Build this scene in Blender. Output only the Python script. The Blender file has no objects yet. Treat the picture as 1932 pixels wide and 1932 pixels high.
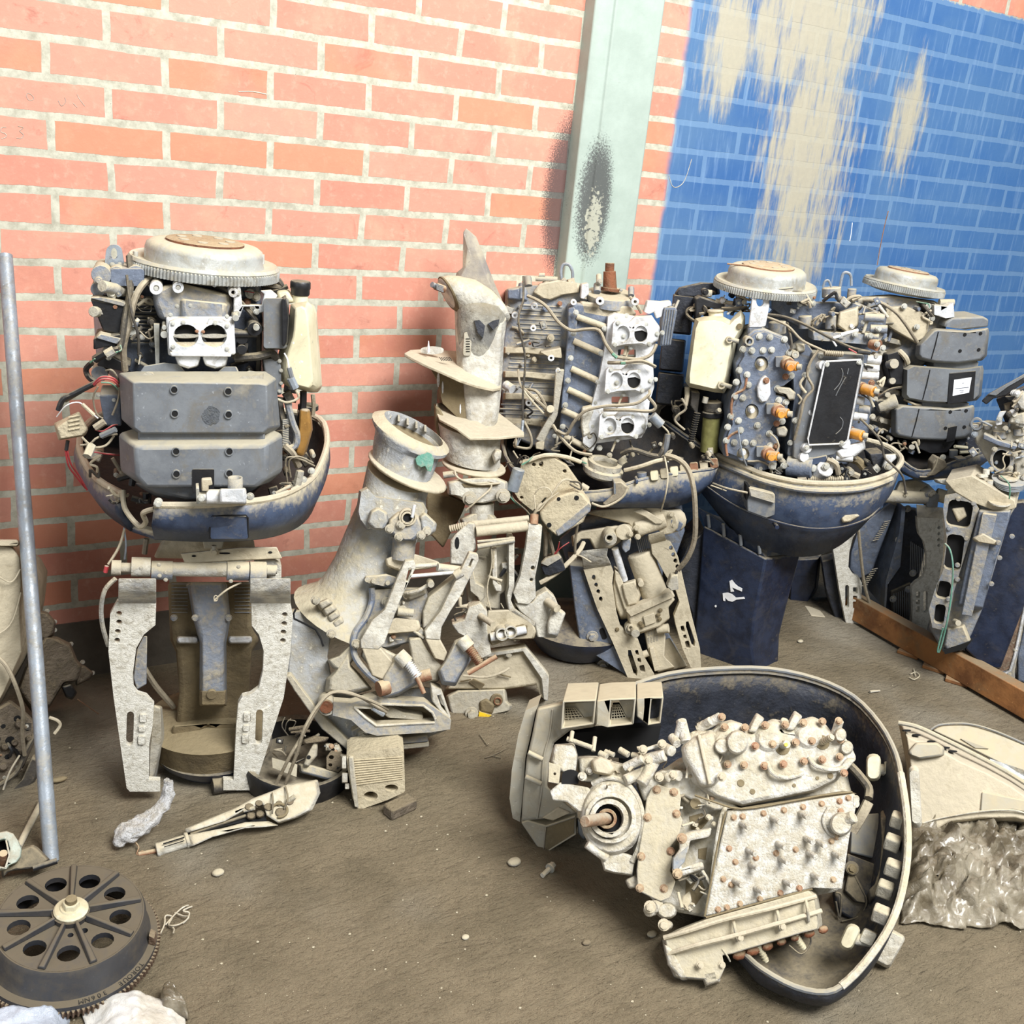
import bpy, math, random
from mathutils import Vector as V, Matrix, Euler, Quaternion
from mathutils.geometry import tessellate_polygon
R_ = random.Random(7)
PI = math.pi
S = bpy.context.scene
COL = S.collection
# ------------------------------------------------------------ camera
F = 1906.66
CAM = V((-0.2965, -2.6724, 1.4847))
ROT = Matrix(((0.8667090397, 0.0856706270, -0.4914020596),
              (-0.4889714125, 0.3406549010, -0.8030325001),
              (0.0986022222, 0.9362770862, 0.3371391697)))
cd = bpy.data.cameras.new('camera'); cam = bpy.data.objects.new('camera', cd); COL.objects.link(cam)
cam.matrix_world = Matrix.Translation(CAM) @ ROT.to_4x4()
cd.sensor_width = 36.0; cd.sensor_fit = 'HORIZONTAL'; cd.lens = F / 1932 * 36; cd.clip_start = .05
S.camera = cam
# ------------------------------------------------------------ light
w = bpy.data.worlds.new('world'); S.world = w; w.use_nodes = True
bg = w.node_tree.nodes['Background']; bg.inputs[0].default_value = (.86, .93, 1, 1); bg.inputs[1].default_value = .25
def area(name, loc, target, sx, sy, power, col):
    l = bpy.data.lights.new(name, 'AREA'); l.shape = 'RECTANGLE'; l.size = sx; l.size_y = sy; l.energy = power; l.color = col
    o = bpy.data.objects.new(name, l); COL.objects.link(o); o.location = loc
    o.rotation_euler = (V(target) - V(loc)).to_track_quat('-Z', 'Y').to_euler()
area('roof_skylight', (1.2, -3.6, 4.2), (.9, -.3, .7), 2.4, 1.8, 440, (1, .995, .985))
area('doorway_daylight', (-4.5, -3.6, 2.0), (.6, -.4, .6), 2.4, 2.4, 60, (.93, .97, 1))
vs = S.view_settings; vs.view_transform = 'Standard'; vs.look = 'None'; vs.exposure = .12; vs.gamma = 1; vs.use_curve_mapping = False

# ------------------------------------------------------------ pixel -> place
def ray(px, py): return ROT @ V(((px - 966) / F, -(py - 966) / F, -1))
def PY(px, py, Y): d = ray(px, py); return CAM + d * ((Y - CAM.y) / d.y)
def PZ(px, py, Z): d = ray(px, py); return CAM + d * ((Z - CAM.z) / d.z)
class Fr:                                   # a plane standing in the place; z = crop in which coordinates were read
    def __init__(s, p0, yaw=0, tilt=0, z=(0, 0, 1)):
        a, t = math.radians(yaw), math.radians(tilt)
        s.n = V((math.sin(a) * math.cos(t), -math.cos(a) * math.cos(t), math.sin(t))); s.p0 = V(p0); s.z = z
        s.u = V((math.cos(a), math.sin(a), 0)); s.up = s.n.cross(s.u) * -1
        if s.up.z < 0: s.up = -s.up
    def at(s, ox, oy, k): c = Fr.__new__(Fr); c.n, c.p0, c.u, c.up, c.z = s.n, s.p0, s.u, s.up, (ox, oy, k); return c
    def p(s, x, y, h=0):
        px, py = s.z[0] + x / s.z[2], s.z[1] + y / s.z[2]
        d = ray(px, py); q = s.p0 + s.n * h
        return CAM + d * ((q - CAM).dot(s.n) / d.dot(s.n))
    def m(s, x, y, h=0):                    # metres per crop pixel there
        q = s.p(x, y, h); return abs((ROT.transposed() @ (q - CAM)).z) / F / s.z[2]

# ------------------------------------------------------------ materials
def lin(c): return tuple(((v / 255) / 12.92 if v / 255 <= .04045 else ((v / 255 + .055) / 1.055) ** 2.4) for v in c) + (1,)
class NT:
    def __init__(s, name):
        s.m = bpy.data.materials.new(name); s.m.use_nodes = True; s.t = s.m.node_tree; s.b = s.t.nodes['Principled BSDF']
        s.pos = s.t.nodes.new('ShaderNodeNewGeometry')
    def n(s, ty, **k):
        o = s.t.nodes.new('ShaderNode' + ty)
        for a, b in k.items():
            if a.startswith('i_'): o.inputs[a[2:].replace('_', ' ')].default_value = b
            else: setattr(o, a, b)
        return o
    def l(s, a, b): s.t.links.new(a, b)
    def noise(s, scale, detail=6, rough=.6, vec=None, dist=0):
        o = s.n('TexNoise'); o.inputs['Scale'].default_value = scale; o.inputs['Detail'].default_value = detail
        o.inputs['Roughness'].default_value = rough; o.inputs['Distortion'].default_value = dist
        s.l(vec or s.pos.outputs['Position'], o.inputs['Vector']); return o.outputs[0]
    def math(s, op, a, b=0, c=None, clamp=False):
        o = s.n('Math', operation=op); o.use_clamp = clamp
        for i, x in enumerate((a, b, c)):
            if x is None: continue
            if isinstance(x, (int, float)): o.inputs[i].default_value = x
            else: s.l(x, o.inputs[i])
        return o.outputs[0]
    def ramp(s, f, a, b):                   # smooth 0..1 between a and b
        o = s.n('MapRange', interpolation_type='SMOOTHSTEP'); s.l(f, o.inputs[0]); o.inputs[1].default_value = a; o.inputs[2].default_value = b; return o.outputs[0]
    def mix(s, f, a, b):
        o = s.n('Mix', data_type='RGBA')
        for i, x in ((0, f), (6, a), (7, b)):
            if isinstance(x, (int, float)): o.inputs[i].default_value = x
            elif isinstance(x, tuple): o.inputs[i].default_value = x
            else: s.l(x, o.inputs[i])
        return o.outputs[2]
    def bump(s, h, strength, dist=.004, prev=None):
        o = s.n('Bump'); o.inputs['Strength'].default_value = strength; o.inputs['Distance'].default_value = dist
        s.l(h, o.inputs['Height'])
        if prev: s.l(prev, o.inputs['Normal'])
        return o.outputs[0]
DUST = (184, 176, 155); GR = .75
def mat(name, col, col2=None, dust=.45, dcol=DUST, rough=.55, metal=0, ns=22, bump=.35, spots=None, sp=.62, sps=60):
    t = NT(name); c = lin(col); c2 = lin(col2 or tuple(int(v * .8) for v in col))
    n1 = t.noise(ns, 7, .62); n2 = t.noise(ns * 4, 5, .6)
    base = t.mix(t.ramp(n1, .38, .66), c, c2)
    g = GR * (1 if dust or bump > .2 else .3) * min(1, (max(col) / 130) ** 1.6)
    dirt = tuple(int(.45 * a_ + .55 * b_) for a_, b_ in zip(col, (104, 92, 70)))
    base = t.mix(t.math('MULTIPLY', t.ramp(t.noise(ns * .7, 8, .74, dist=.8), .5, .66), g), base, lin(dirt))
    base = t.mix(t.math('MULTIPLY', t.ramp(t.noise(ns * 9, 4, .75), .6, .72), g * .6), base, lin(tuple(int(v * .62) for v in col)))
    base = t.mix(t.math('MULTIPLY', t.ramp(t.noise(ns * 6 + 40, 3, .7), .66, .7), g * .6), base, lin(tuple(min(250, int(v * 1.25 + 25)) for v in col)))
    if spots: base = t.mix(t.ramp(t.noise(sps, 6, .7), sp, sp + .05), base, lin(spots))
    fac = 0
    if dust > 0:
        sep = t.n('SeparateXYZ'); t.l(t.pos.outputs['Normal'], sep.inputs[0])
        up = t.math('MULTIPLY', sep.outputs[2], 1.25)
        nn = t.math('MULTIPLY_ADD', t.math('ADD', n1, t.math('MULTIPLY', n2, .5)), 2.0, -1.5 - .55 + dust * 1.3)
        fac = t.math('ADD', up, nn, clamp=True)
        base = t.mix(fac, base, t.mix(n2, lin(dcol), lin(tuple(int(v * .86) for v in dcol))))
        t.l(t.math('MULTIPLY_ADD', fac, .9 - rough, rough), t.b.inputs['Roughness'])
        if metal: t.l(t.math('MULTIPLY_ADD', fac, -metal, metal), t.b.inputs['Metallic'])
    else:
        t.b.inputs['Roughness'].default_value = rough; t.b.inputs['Metallic'].default_value = metal
    t.l(base, t.b.inputs['Base Color'])
    if bump: t.l(t.bump(n2, min(1, bump * 1.3), .0028, t.bump(n1, min(1, bump * 1.1), .009)), t.b.inputs['Normal'])
    return t.m
M = dict(
 slate=mat('slate_blue_paint', (108, 117, 133), (84, 93, 109), .25, rough=.4, spots=(150, 158, 168), sp=.66),
 slate_d=mat('dusty_slate_paint', (124, 130, 140), (98, 104, 116), .58, (196, 184, 156), rough=.55),
 navy=mat('navy_paint', (36, 45, 66), (24, 31, 48), .08, (150, 140, 118), rough=.32, spots=(120, 132, 150), sp=.72, bump=.12),
 navyd=mat('scratched_navy_paint', (62, 74, 96), (42, 53, 74), .3, (182, 172, 146), rough=.38, spots=(190, 190, 184), sp=.68, sps=38, bump=.15),
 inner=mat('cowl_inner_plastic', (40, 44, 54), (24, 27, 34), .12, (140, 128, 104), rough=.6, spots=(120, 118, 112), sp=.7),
 plastic=mat('grey_plastic', (116, 120, 124), (94, 98, 104), .3, (176, 168, 146), rough=.5, ns=14, bump=.08, spots=(140, 142, 142), sp=.69),
 cowl_shade=mat('painted_cowl_shade', (26, 25, 26), (44, 38, 32), 0, rough=.8, bump=.3),
 scuff=mat('scuffed_plastic', (88, 92, 96), (70, 74, 80), .1, rough=.6, ns=80),
 black=mat('black_plastic', (30, 31, 34), (20, 20, 23), .1, (150, 140, 118), rough=.45, bump=.1),
 hole=mat('painted_shade_and_seam', (12, 12, 13), (8, 8, 9), 0, rough=.9, bump=0),  # near-black colour for shade painted in holes and gaps, plus dark seams
 rubber=mat('dusty_rubber', (66, 62, 56), (48, 45, 42), .3, (150, 138, 112), rough=.7),
 hose=mat('dusty_hose', (132, 122, 104), (104, 96, 82), .5, (186, 174, 148), rough=.7),
 alu=mat('cast_aluminium', (226, 227, 228), (192, 195, 198), .18, (214, 204, 180), rough=.42, metal=.15, bump=.3, spots=(150, 150, 150), sp=.68),
 white=mat('white_painted_bracket', (220, 217, 206), (200, 196, 182), .12, (212, 204, 182), rough=.6, ns=90, bump=.35, spots=(180, 160, 140), sp=.74),
 dusty=mat('dust_caked_metal', (168, 162, 146), (140, 141, 142), .55, (196, 185, 158), rough=.8, ns=16, bump=.55, spots=(232, 230, 220), sp=.66, sps=30),
 pale=mat('corroded_pale_metal', (204, 200, 186), (152, 152, 150), .35, (204, 192, 164), rough=.75, ns=18, bump=.6, spots=(120, 124, 136), sp=.66, sps=34),
 tan=mat('tan_dust_coat', (192, 181, 156), (168, 158, 134), .5, (200, 189, 164), rough=.9, ns=20, bump=.35),
 brown=mat('olive_dust_coat', (120, 106, 78), (96, 84, 62), .35, (140, 126, 96), rough=.85, ns=20, bump=.45),
 rust=mat('rusted_steel', (128, 78, 50), (92, 58, 40), .2, (180, 160, 126), rough=.8, bump=.6),
 rustl=mat('rusty_bolt', (150, 108, 82), (116, 80, 58), .25, (200, 180, 146), rough=.8, bump=.4),
 steel=mat('galvanised_steel', (150, 158, 166), (118, 126, 136), .05, (190, 184, 168), rough=.42, metal=.25, bump=.15),
 zinc=mat('zinc_bolt', (206, 206, 198), (160, 160, 152), .2, (206, 196, 170), rough=.4, metal=.3, bump=.1),
 fly=mat('flywheel_steel', (176, 178, 174), (140, 142, 140), .3, (200, 192, 166), rough=.45, metal=.2, bump=.15),
 cream=mat('cream_tank_plastic', (224, 218, 190), (206, 198, 166), .12, (196, 184, 150), rough=.42, ns=7, bump=.05),
 olive=mat('olive_filter_plastic', (150, 148, 92), (116, 112, 66), 0, rough=.35, bump=.05),
 amber=mat('amber_connector', (216, 150, 58), (190, 120, 40), .1, rough=.45, bump=.1),
 red=mat('red_wire', (190, 70, 76), (160, 50, 56), .05, rough=.5, bump=0),
 green=mat('green_wire', (96, 150, 126), (70, 120, 96), .1, rough=.5, bump=0),
 yellow=mat('yellow_paint', (236, 196, 40), (216, 176, 30), .05, rough=.5, bump=0),
 teal=mat('teal_paint_chip', (84, 140, 122), (110, 150, 136), .2, rough=.6),
 wood=mat('stained_wood', (158, 108, 62), (100, 62, 32), .05, (150, 130, 100), rough=.7, ns=8, bump=.3),
 rag=mat('white_cast_lump', (240, 240, 240), (214, 212, 210), .05, (220, 212, 196), rough=.8, ns=60, bump=1),
 mint=mat('mint_casting', (184, 196, 184), (160, 172, 160), .2, rough=.5),
 paper=mat('white_paper', (238, 240, 244), (228, 230, 236), 0, rough=.7, bump=0),
 ink=mat('printed_ink', (70, 76, 90), None, 0, rough=.7, bump=0),
 whitep=mat('white_paint_mark', (244, 244, 244), (230, 230, 230), 0, rough=.6, bump=0),
 dryc=mat('dry_cast_dust', (190, 178, 150), (166, 156, 134), .5, (204, 190, 158), rough=.9, ns=30, bump=.5),
)
# ------------------------------------------------------------ mesh building
def smooth_path(pts, k=5):
    if len(pts) < 3: return pts
    out = []
    for i in range(len(pts) - 1):
        a, b, c, d = pts[max(i - 1, 0)], pts[i], pts[i + 1], pts[min(i + 2, len(pts) - 1)]
        for j in range(k):
            t = j / k
            out.append(.5 * ((2 * b) + (c - a) * t + (2 * a - 5 * b + 4 * c - d) * t * t + (3 * b - a - 3 * c + d) * t ** 3))
    out.append(pts[-1]); return out
def arc(cx, cy, rx, ry, a0, a1, n=12):
    return [(cx + rx * math.cos(math.radians(a0 + (a1 - a0) * i / n)), cy + ry * math.sin(math.radians(a0 + (a1 - a0) * i / n))) for i in range(n + (abs(a1 - a0) < 359.9))]
def rr(x0, y0, x1, y1, r=6, rot=0):         # rounded rectangle in crop pixels
    r = min(r, (x1 - x0) / 2, (y1 - y0) / 2)
    p = []
    for cx, cy, a in ((x1 - r, y0 + r, -90), (x1 - r, y1 - r, 0), (x0 + r, y1 - r, 90), (x0 + r, y0 + r, 180)): p += arc(cx, cy, r, r, a, a + 90, 3)
    if rot:
        mx, my = (x0 + x1) / 2, (y0 + y1) / 2; c, s_ = math.cos(math.radians(rot)), math.sin(math.radians(rot))
        p = [(mx + (a - mx) * c - (b - my) * s_, my + (a - mx) * s_ + (b - my) * c) for a, b in p]
    return p
def even(loops):                            # outlines of one loft may be drawn with different point counts: resample them by length
    k = max(len(L) for L in loops)
    if min(len(L) for L in loops) == k: return loops
    k = max(k, 28); out = []
    for L in loops:
        L = [V(q) for q in L]; n = len(L); d = [(L[(i + 1) % n] - L[i]).length for i in range(n)]; tot = sum(d); P_, i, acc = [], 0, 0.0
        for j in range(k):
            t = tot * j / k
            while acc + d[i] < t: acc += d[i]; i += 1
            P_.append(L[i].lerp(L[(i + 1) % n], (t - acc) / max(d[i], 1e-9)))
        out.append(P_)
    s0 = out[0]
    for a in range(1, len(out)):            # start each loop where it lies nearest to the one before
        best = min(range(k), key=lambda o: sum((out[a][(j + o) % k] - s0[j]).length for j in range(0, k, 3))); out[a] = [out[a][(j + best) % k] for j in range(k)]; s0 = out[a]
    return out
class MB:
    def __init__(s, fr=None): s.v = []; s.f = []; s.fr = fr
    def add(s, vs_, fs): k = len(s.v); s.v += [V(a) for a in vs_]; s.f += [tuple(i + k for i in f) for f in fs]; return s
    def loft(s, loops, caps=(1, 1), closed=True):
        loops = even(loops); n = len(loops[0]); vs_ = [q for L in loops for q in L]; fs = []
        for j in range(len(loops) - 1):
            for i in range(n if closed else n - 1): a, b = j * n + i, j * n + (i + 1) % n; fs.append((a, b, b + n, a + n))
        for e, k in ((0, 0), (1, len(loops) - 1)):
            if caps[e]: fs += [tuple(k * n + i for i in tr) for tr in tessellate_polygon([loops[k]])]
        return s.add(vs_, fs)
    def pr(s, poly, h0, h1, holes=(), fr=None, sink=None):      # polygon (crop px) seen at height h1, body down to h0 along the normal
        f = fr or s.fr; loops = [[f.p(x, y, h1) for x, y in poly]] + [[f.p(x, y, h1) for x, y in h] for h in holes]
        d = f.n * (h0 - h1); tr = tessellate_polygon(loops); top = [q for L in loops for q in L]; n = len(top)
        fs = [tuple(t) for t in tr] + [tuple(n + i for i in reversed(t)) for t in tr]; k = 0
        for L in loops:
            m_ = len(L)
            for i in range(m_): a, b = k + i, k + (i + 1) % m_; fs.append((a, a + n, b + n, b))
            k += m_
        return s.add(top + [q + d for q in top], fs)
    def sec(s, secs, fr=None, caps=(1, 1)):                     # loft through (poly, h) sections
        f = fr or s.fr; return s.loft([[f.p(x, y, h) for x, y in poly] for poly, h in secs], caps)
    def grow(s, poly, h0, h1, k=.8, fr=None):                   # front face shrunk by k: a chamfered boss
        cx = sum(a for a, b in poly) / len(poly); cy = sum(b for a, b in poly) / len(poly)
        return s.sec([(poly, h0), (poly, h0 + (h1 - h0) * .6), ([(cx + (a - cx) * k, cy + (b - cy) * k) for a, b in poly], h1)], fr)
    def rod(s, a, b, r0, r1=None, seg=14, caps=(1, 1)):
        a, b = V(a), V(b); r1 = r0 if r1 is None else r1; d = (b - a).normalized(); u = d.orthogonal().normalized(); v_ = d.cross(u)
        return s.loft([[c + (u * math.cos(2 * PI * i / seg) + v_ * math.sin(2 * PI * i / seg)) * r for i in range(seg)] for c, r in ((a, r0), (b, r1))], caps)
    def cyl(s, x, y, r, h0, h1, r2=None, seg=18, fr=None):      # axis along the normal, radius in crop px
        f = fr or s.fr; q = f.p(x, y, h1); k = f.m(x, y, h1); return s.rod(q + f.n * (h0 - h1), q, r * k, (r if r2 is None else r2) * k, seg)
    def ring(s, x, y, r, ri, h0, h1, seg=22, fr=None):
        return s.pr(arc(x, y, r, r, 0, 360, seg), h0, h1, [arc(x, y, ri, ri, 0, 360, seg)], fr)
    def bar(s, a, b, r, r2=None, seg=12, fr=None):              # (x,y,h) to (x,y,h), radius crop px
        f = fr or s.fr; k = f.m(*a); return s.rod(f.p(*a), f.p(*b), r * k, (r if r2 is None else r2) * k, seg)
    def tube(s, pts, r, seg=8, k=5, fr=None, world=False):
        f = fr or s.fr
        if not world: r = r * f.m(*pts[0]); pts = [f.p(*q) for q in pts]
        P = smooth_path([V(q) for q in pts], k); u = None; loops = []
        for i, c in enumerate(P):
            d = (P[min(i + 1, len(P) - 1)] - P[max(i - 1, 0)]).normalized()
            if d.length < .5: d = V((0, 0, 1))
            u = d.orthogonal() if u is None else (u - d * u.dot(d))
            if u.length < 1e-6: u = d.orthogonal()
            u.normalize(); v_ = d.cross(u)
            loops.append([c + (u * math.cos(2 * PI * j / seg) + v_ * math.sin(2 * PI * j / seg)) * r for j in range(seg)])
        return s.loft(loops)
    def lathe(s, c, ax, prof, seg=40, teeth=0, td=0, caps=(1, 1)):           # prof [(r, t)] metres; teeth on rings flagged by third item
        c = V(c); ax = V(ax).normalized(); u = ax.orthogonal().normalized(); v_ = ax.cross(u); loops = []
        for q in prof:
            r, t = q[0], q[1]; L = []
            for i in range(seg):
                rr_ = r - (td if len(q) > 2 and (i // 2) % 2 else 0); a = 2 * PI * i / seg
                L.append(c + ax * t + (u * math.cos(a) + v_ * math.sin(a)) * rr_)
            loops.append(L)
        return s.loft(loops, caps)
    def ball(s, c, r, sx=1, sy=1, sz=1, seg=14):
        return s.loft([[V(c) + V((r * sx * math.sin(PI * j / 8) * math.cos(2 * PI * i / seg), r * sy * math.sin(PI * j / 8) * math.sin(2 * PI * i / seg), -r * sz * math.cos(PI * j / 8))) for i in range(seg)] for j in [.15, 1, 2, 3, 4, 5, 6, 7, 7.85]])
    def box(s, c, sx, sy, sz, rz=0):
        m_ = Matrix.Rotation(math.radians(rz), 3, 'Z'); P = [V(c) + m_ @ V((a * sx / 2, b * sy / 2, e * sz / 2)) for e in (-1, 1) for a, b in ((-1, -1), (1, -1), (1, 1), (-1, 1))]
        return s.loft([P[:4], P[4:]])
    def build(s, name, m, parent=None, bevel=0, label=None, smooth=38, solid=0, subd=0, disp=0):
        L = parent_loc(parent); me = bpy.data.meshes.new(name)
        me.from_pydata([q - L for q in s.v], [], s.f); me.validate(); me.update()
        o = bpy.data.objects.new(name, me); COL.objects.link(o); me.materials.append(M[m] if isinstance(m, str) else m)
        if parent: o.parent = parent
        import bmesh
        bm = bmesh.new(); bm.from_mesh(me); bmesh.ops.recalc_face_normals(bm, faces=bm.faces); bm.to_mesh(me); bm.free()
        for p_ in me.polygons: p_.use_smooth = True
        me.set_sharp_from_angle(angle=math.radians(smooth))
        if solid: d = o.modifiers.new('solid', 'SOLIDIFY'); d.thickness = solid; d.offset = 0
        if subd: d = o.modifiers.new('sub', 'SUBSURF'); d.levels = d.render_levels = subd
        if bevel: d = o.modifiers.new('bevel', 'BEVEL'); d.width = bevel; d.segments = 2; d.limit_method = 'ANGLE'; d.angle_limit = math.radians(40)
        if disp: 
            tx = bpy.data.textures.new(name, 'CLOUDS'); tx.noise_scale = .03; d = o.modifiers.new('disp', 'DISPLACE'); d.texture = tx; d.strength = disp
        if label: o['label'] = label
        return o
def parent_loc(o):
    L = V((0, 0, 0))
    while o: L = L + V(o.location); o = o.parent
    return L
def thing(name, loc, label, cat, group=None):
    o = bpy.data.objects.new(name, None); COL.objects.link(o); o.location = loc; o.empty_display_size = .05
    o['label'] = label; o['category'] = cat
    if group: o['group'] = group
    return o
def tag(o, label, cat, group=None, kind=None):
    o['label'] = label; o['category'] = cat
    if group: o['group'] = group
    if kind: o['kind'] = kind
    return o
BOLT = {}
def bolt_mesh(m, kind='hex'):
    if (m, kind) in BOLT: return BOLT[m, kind]
    b = MB(); b.lathe((0, 0, 0), (0, 0, 1), [(1.25, 0), (1.3, .12), (1.25, .28)], 14)
    if kind == 'hex': b.rod((0, 0, .2), (0, 0, .95), .86, .84, 6); b.rod((0, 0, .9), (0, 0, 1.0), .72, .6, 6)
    elif kind == 'stud': b.rod((0, 0, .2), (0, 0, 3.4), .8, .74, 12); b.rod((0, 0, 3.4), (0, 0, 3.45), .5, .4, 12)
    elif kind == 'cap': b.rod((0, 0, .2), (0, 0, 1.1), 1.0, .95, 14); b.rod((0, 0, 1.1), (0, 0, 1.14), .5, .45, 6)
    o = b.build('bolt', m); me = o.data; bpy.data.objects.remove(o); BOLT[m, kind] = me; return me
def bolts(parent, fr, pts, r, h, m='zinc', kind='hex', name='bolt'):
    me = bolt_mesh(m, kind); L = parent_loc(parent); q = V((0, 0, 1)).rotation_difference(fr.n)
    for p_ in pts:
        hh = p_[2] if len(p_) > 2 else h; k = fr.m(p_[0], p_[1], hh) * r
        o = bpy.data.objects.new(name, me); COL.objects.link(o); o.parent = parent
        o.matrix_local = Matrix.Translation(fr.p(p_[0], p_[1], hh) - L) @ q.to_matrix().to_4x4() @ Matrix.Rotation(R_.random() * 1, 4, 'Z') @ Matrix.Scale(k, 4)
def parts(parent, fr, name, m, lst, **kw):   # several like parts, one mesh each; each item is a function of MB
    for fn in lst: b = MB(fr); fn(b); b.build(name, m, parent, **kw)
# ------------------------------------------------------------ the setting
P_ = .082; L_ = .25581; ZF = 1.6126          # course, brick pitch, height of the reference course
def wall_material():
    t = NT('brick_wall'); pos = t.pos.outputs['Position']
    sep = t.n('SeparateXYZ'); t.l(pos, sep.inputs[0]); X, Z = sep.outputs[0], sep.outputs[2]
    wob = t.noise(9, 3, .5); wob2 = t.noise(2.2, 2, .5); wf = t.noise(60, 4, .6)
    x2 = t.math('ADD', X, t.math('MULTIPLY_ADD', wob, .012, -.006 + 20 * L_))
    x2 = t.math('ADD', x2, t.math('MULTIPLY_ADD', wob2, .02, -.01))
    z2 = t.math('ADD', Z, t.math('MULTIPLY_ADD', wob, .008, -.004 + 40 * P_ - ZF))
    z2 = t.math('ADD', z2, t.math('MULTIPLY_ADD', wf, .004, -.002))
    cmb = t.n('CombineXYZ'); t.l(x2, cmb.inputs[0]); t.l(z2, cmb.inputs[1])
    br = t.n('TexBrick'); t.l(cmb.outputs[0], br.inputs['Vector']); br.offset = .5; br.offset_frequency = 2; br.squash = 1
    for k, v_ in (('Scale', 1), ('Mortar Size', .0095), ('Mortar Smooth', .12), ('Bias', 0), ('Brick Width', L_), ('Row Height', P_)): br.inputs[k].default_value = v_
    br.inputs['Color1'].default_value = (0, 0, 0, 1); br.inputs['Color2'].default_value = (1, 1, 1, 1); br.inputs['Mortar'].default_value = (.5, .5, .5, 1)
    tint = br.outputs['Color']; mor = br.outputs['Fac']
    n1 = t.noise(7, 8, .68); n2 = t.noise(45, 6, .7); n3 = t.noise(3, 4, .6)
    c = t.mix(t.ramp(tint, .0, 1), lin((205, 144, 124)), lin((197, 129, 109)))
    c = t.mix(t.ramp(n1, .45, .75), c, lin((218, 154, 130)))
    c = t.mix(t.math('MULTIPLY', t.ramp(n2, .5, .75), .45), c, lin((224, 178, 156)))
    c = t.mix(t.math('MULTIPLY', t.ramp(t.noise(11, 7, .7, dist=.6), .58, .72), .55), c, lin((142, 84, 72)))
    c = t.mix(t.math('MULTIPLY', t.ramp(t.math('SUBTRACT', tint, n3), .22, .42), .6), c, lin((204, 138, 104)))
    c = t.mix(t.math('MULTIPLY', t.ramp(t.noise(4, 8, .75, dist=1.2), .52, .72), .4), c, lin((172, 116, 98)))
    c = t.mix(t.math('MULTIPLY', t.ramp(t.noise(90, 5, .8), .62, .72), .45), c, lin((128, 84, 74)))
    mc = t.mix(t.ramp(t.noise(30, 6, .7), .35, .7), lin((196, 194, 176)), lin((160, 156, 138)))
    mc = t.mix(t.ramp(t.noise(150, 3, .7), .66, .72), mc, lin((104, 100, 92)))
    mort = t.ramp(t.math('ADD', mor, t.math('MULTIPLY_ADD', wf, .5, -.25)), .25, .6)
    red = t.mix(mort, c, mc)
    red = t.mix(t.ramp(t.noise(26, 4, .65), .745, .775), red, lin((78, 66, 62)))
    # blue paint from the pillar rightwards, up to a course line
    bmask = t.math('MULTIPLY', t.ramp(t.math('ADD', X, t.math('MULTIPLY_ADD', wob, .05, -.025)), 1.765, 1.795), t.ramp(t.math('ADD', Z, t.math('MULTIPLY_ADD', wf, .03, -.015)), ZF + 6.12 * P_, ZF + 6.02 * P_))
    blue = t.mix(t.ramp(n3, .35, .65), lin((50, 94, 148)), lin((76, 112, 152)))
    fade = t.ramp(Z, ZF - 6 * P_, ZF + 6 * P_)
    blue = t.mix(t.math('MULTIPLY', t.ramp(X, 2.2, 3.4), .5), blue, lin((60, 110, 166)))
    st = t.n('CombineXYZ'); t.l(t.math('MULTIPLY', X, 60), st.inputs[0]); t.l(t.math('MULTIPLY', Z, 5), st.inputs[2])
    streak = t.noise(1, 6, .62, st.outputs[0])
    st2 = t.n('CombineXYZ'); t.l(t.math('MULTIPLY', X, 14), st2.inputs[0]); t.l(t.math('MULTIPLY', Z, 4.5), st2.inputs[2])
    sm = t.noise(1, 7, .65, st2.outputs[0])
    def ell(cx, cz, rx, rz):
        a = t.math('DIVIDE', t.math('SUBTRACT', X, cx), rx); b = t.math('DIVIDE', t.math('SUBTRACT', Z, cz), rz)
        return t.math('SUBTRACT', 1, t.math('ADD', t.math('MULTIPLY', a, a), t.math('MULTIPLY', b, b)))
    e = t.math('MAXIMUM', ell(2.27, 2.0, .3, .34), ell(2.35, 1.62, .22, .28))
    e = t.math('MAXIMUM', e, ell(1.95, 1.86, .12, .2))
    e = t.math('MAXIMUM', e, t.math('MULTIPLY', ell(2.38, 1.38, .2, .36), .75))
    e = t.math('MAXIMUM', e, t.math('MULTIPLY', ell(2.8, 1.72, .1, .2), .7))
    stain = t.ramp(t.math('ADD', e, t.math('ADD', t.math('MULTIPLY_ADD', streak, 2.6, -1.3), t.math('MULTIPLY_ADD', sm, 3.4, -1.75))), -.35, .85)
    blue = t.mix(t.math('MULTIPLY', mort, .45), blue, lin((120, 152, 184)))
    blue = t.mix(t.math('MULTIPLY', t.ramp(streak, .5, .72), .45), blue, lin((126, 156, 190)))
    blue = t.mix(t.math('MULTIPLY', stain, .85), blue, t.mix(n2, lin((190, 180, 150)), lin((166, 158, 134))))
    col = t.mix(bmask, red, blue)
    # black spray beside the pillar
    sx = t.ramp(t.math('ADD', ell(1.415, 1.365, .085, .24), t.math('MULTIPLY_ADD', t.noise(240, 2, .8), 2.2, -1.1)), -.25, .5)
    col = t.mix(t.math('MULTIPLY', sx, .85), col, lin((52, 50, 54)))
    t.l(col, t.b.inputs['Base Color']); t.b.inputs['Roughness'].default_value = .8
    h = t.math('ADD', t.math('MULTIPLY', t.math('SUBTRACT', 1, mort), 1), t.math('MULTIPLY', n2, .35))
    hb = t.math('MULTIPLY', h, t.math('MULTIPLY_ADD', bmask, -.35, 1))
    t.l(t.bump(hb, .55, .006), t.b.inputs['Normal'])
    return t.m
def struct(name, b, m, **k): o = b.build(name, m, **k); o['kind'] = 'structure'; return o
b = MB(); b.box((2.5, .1, 1.8), 9, .2, 3.4); WALL = struct('wall_back', b, wall_material())
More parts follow.
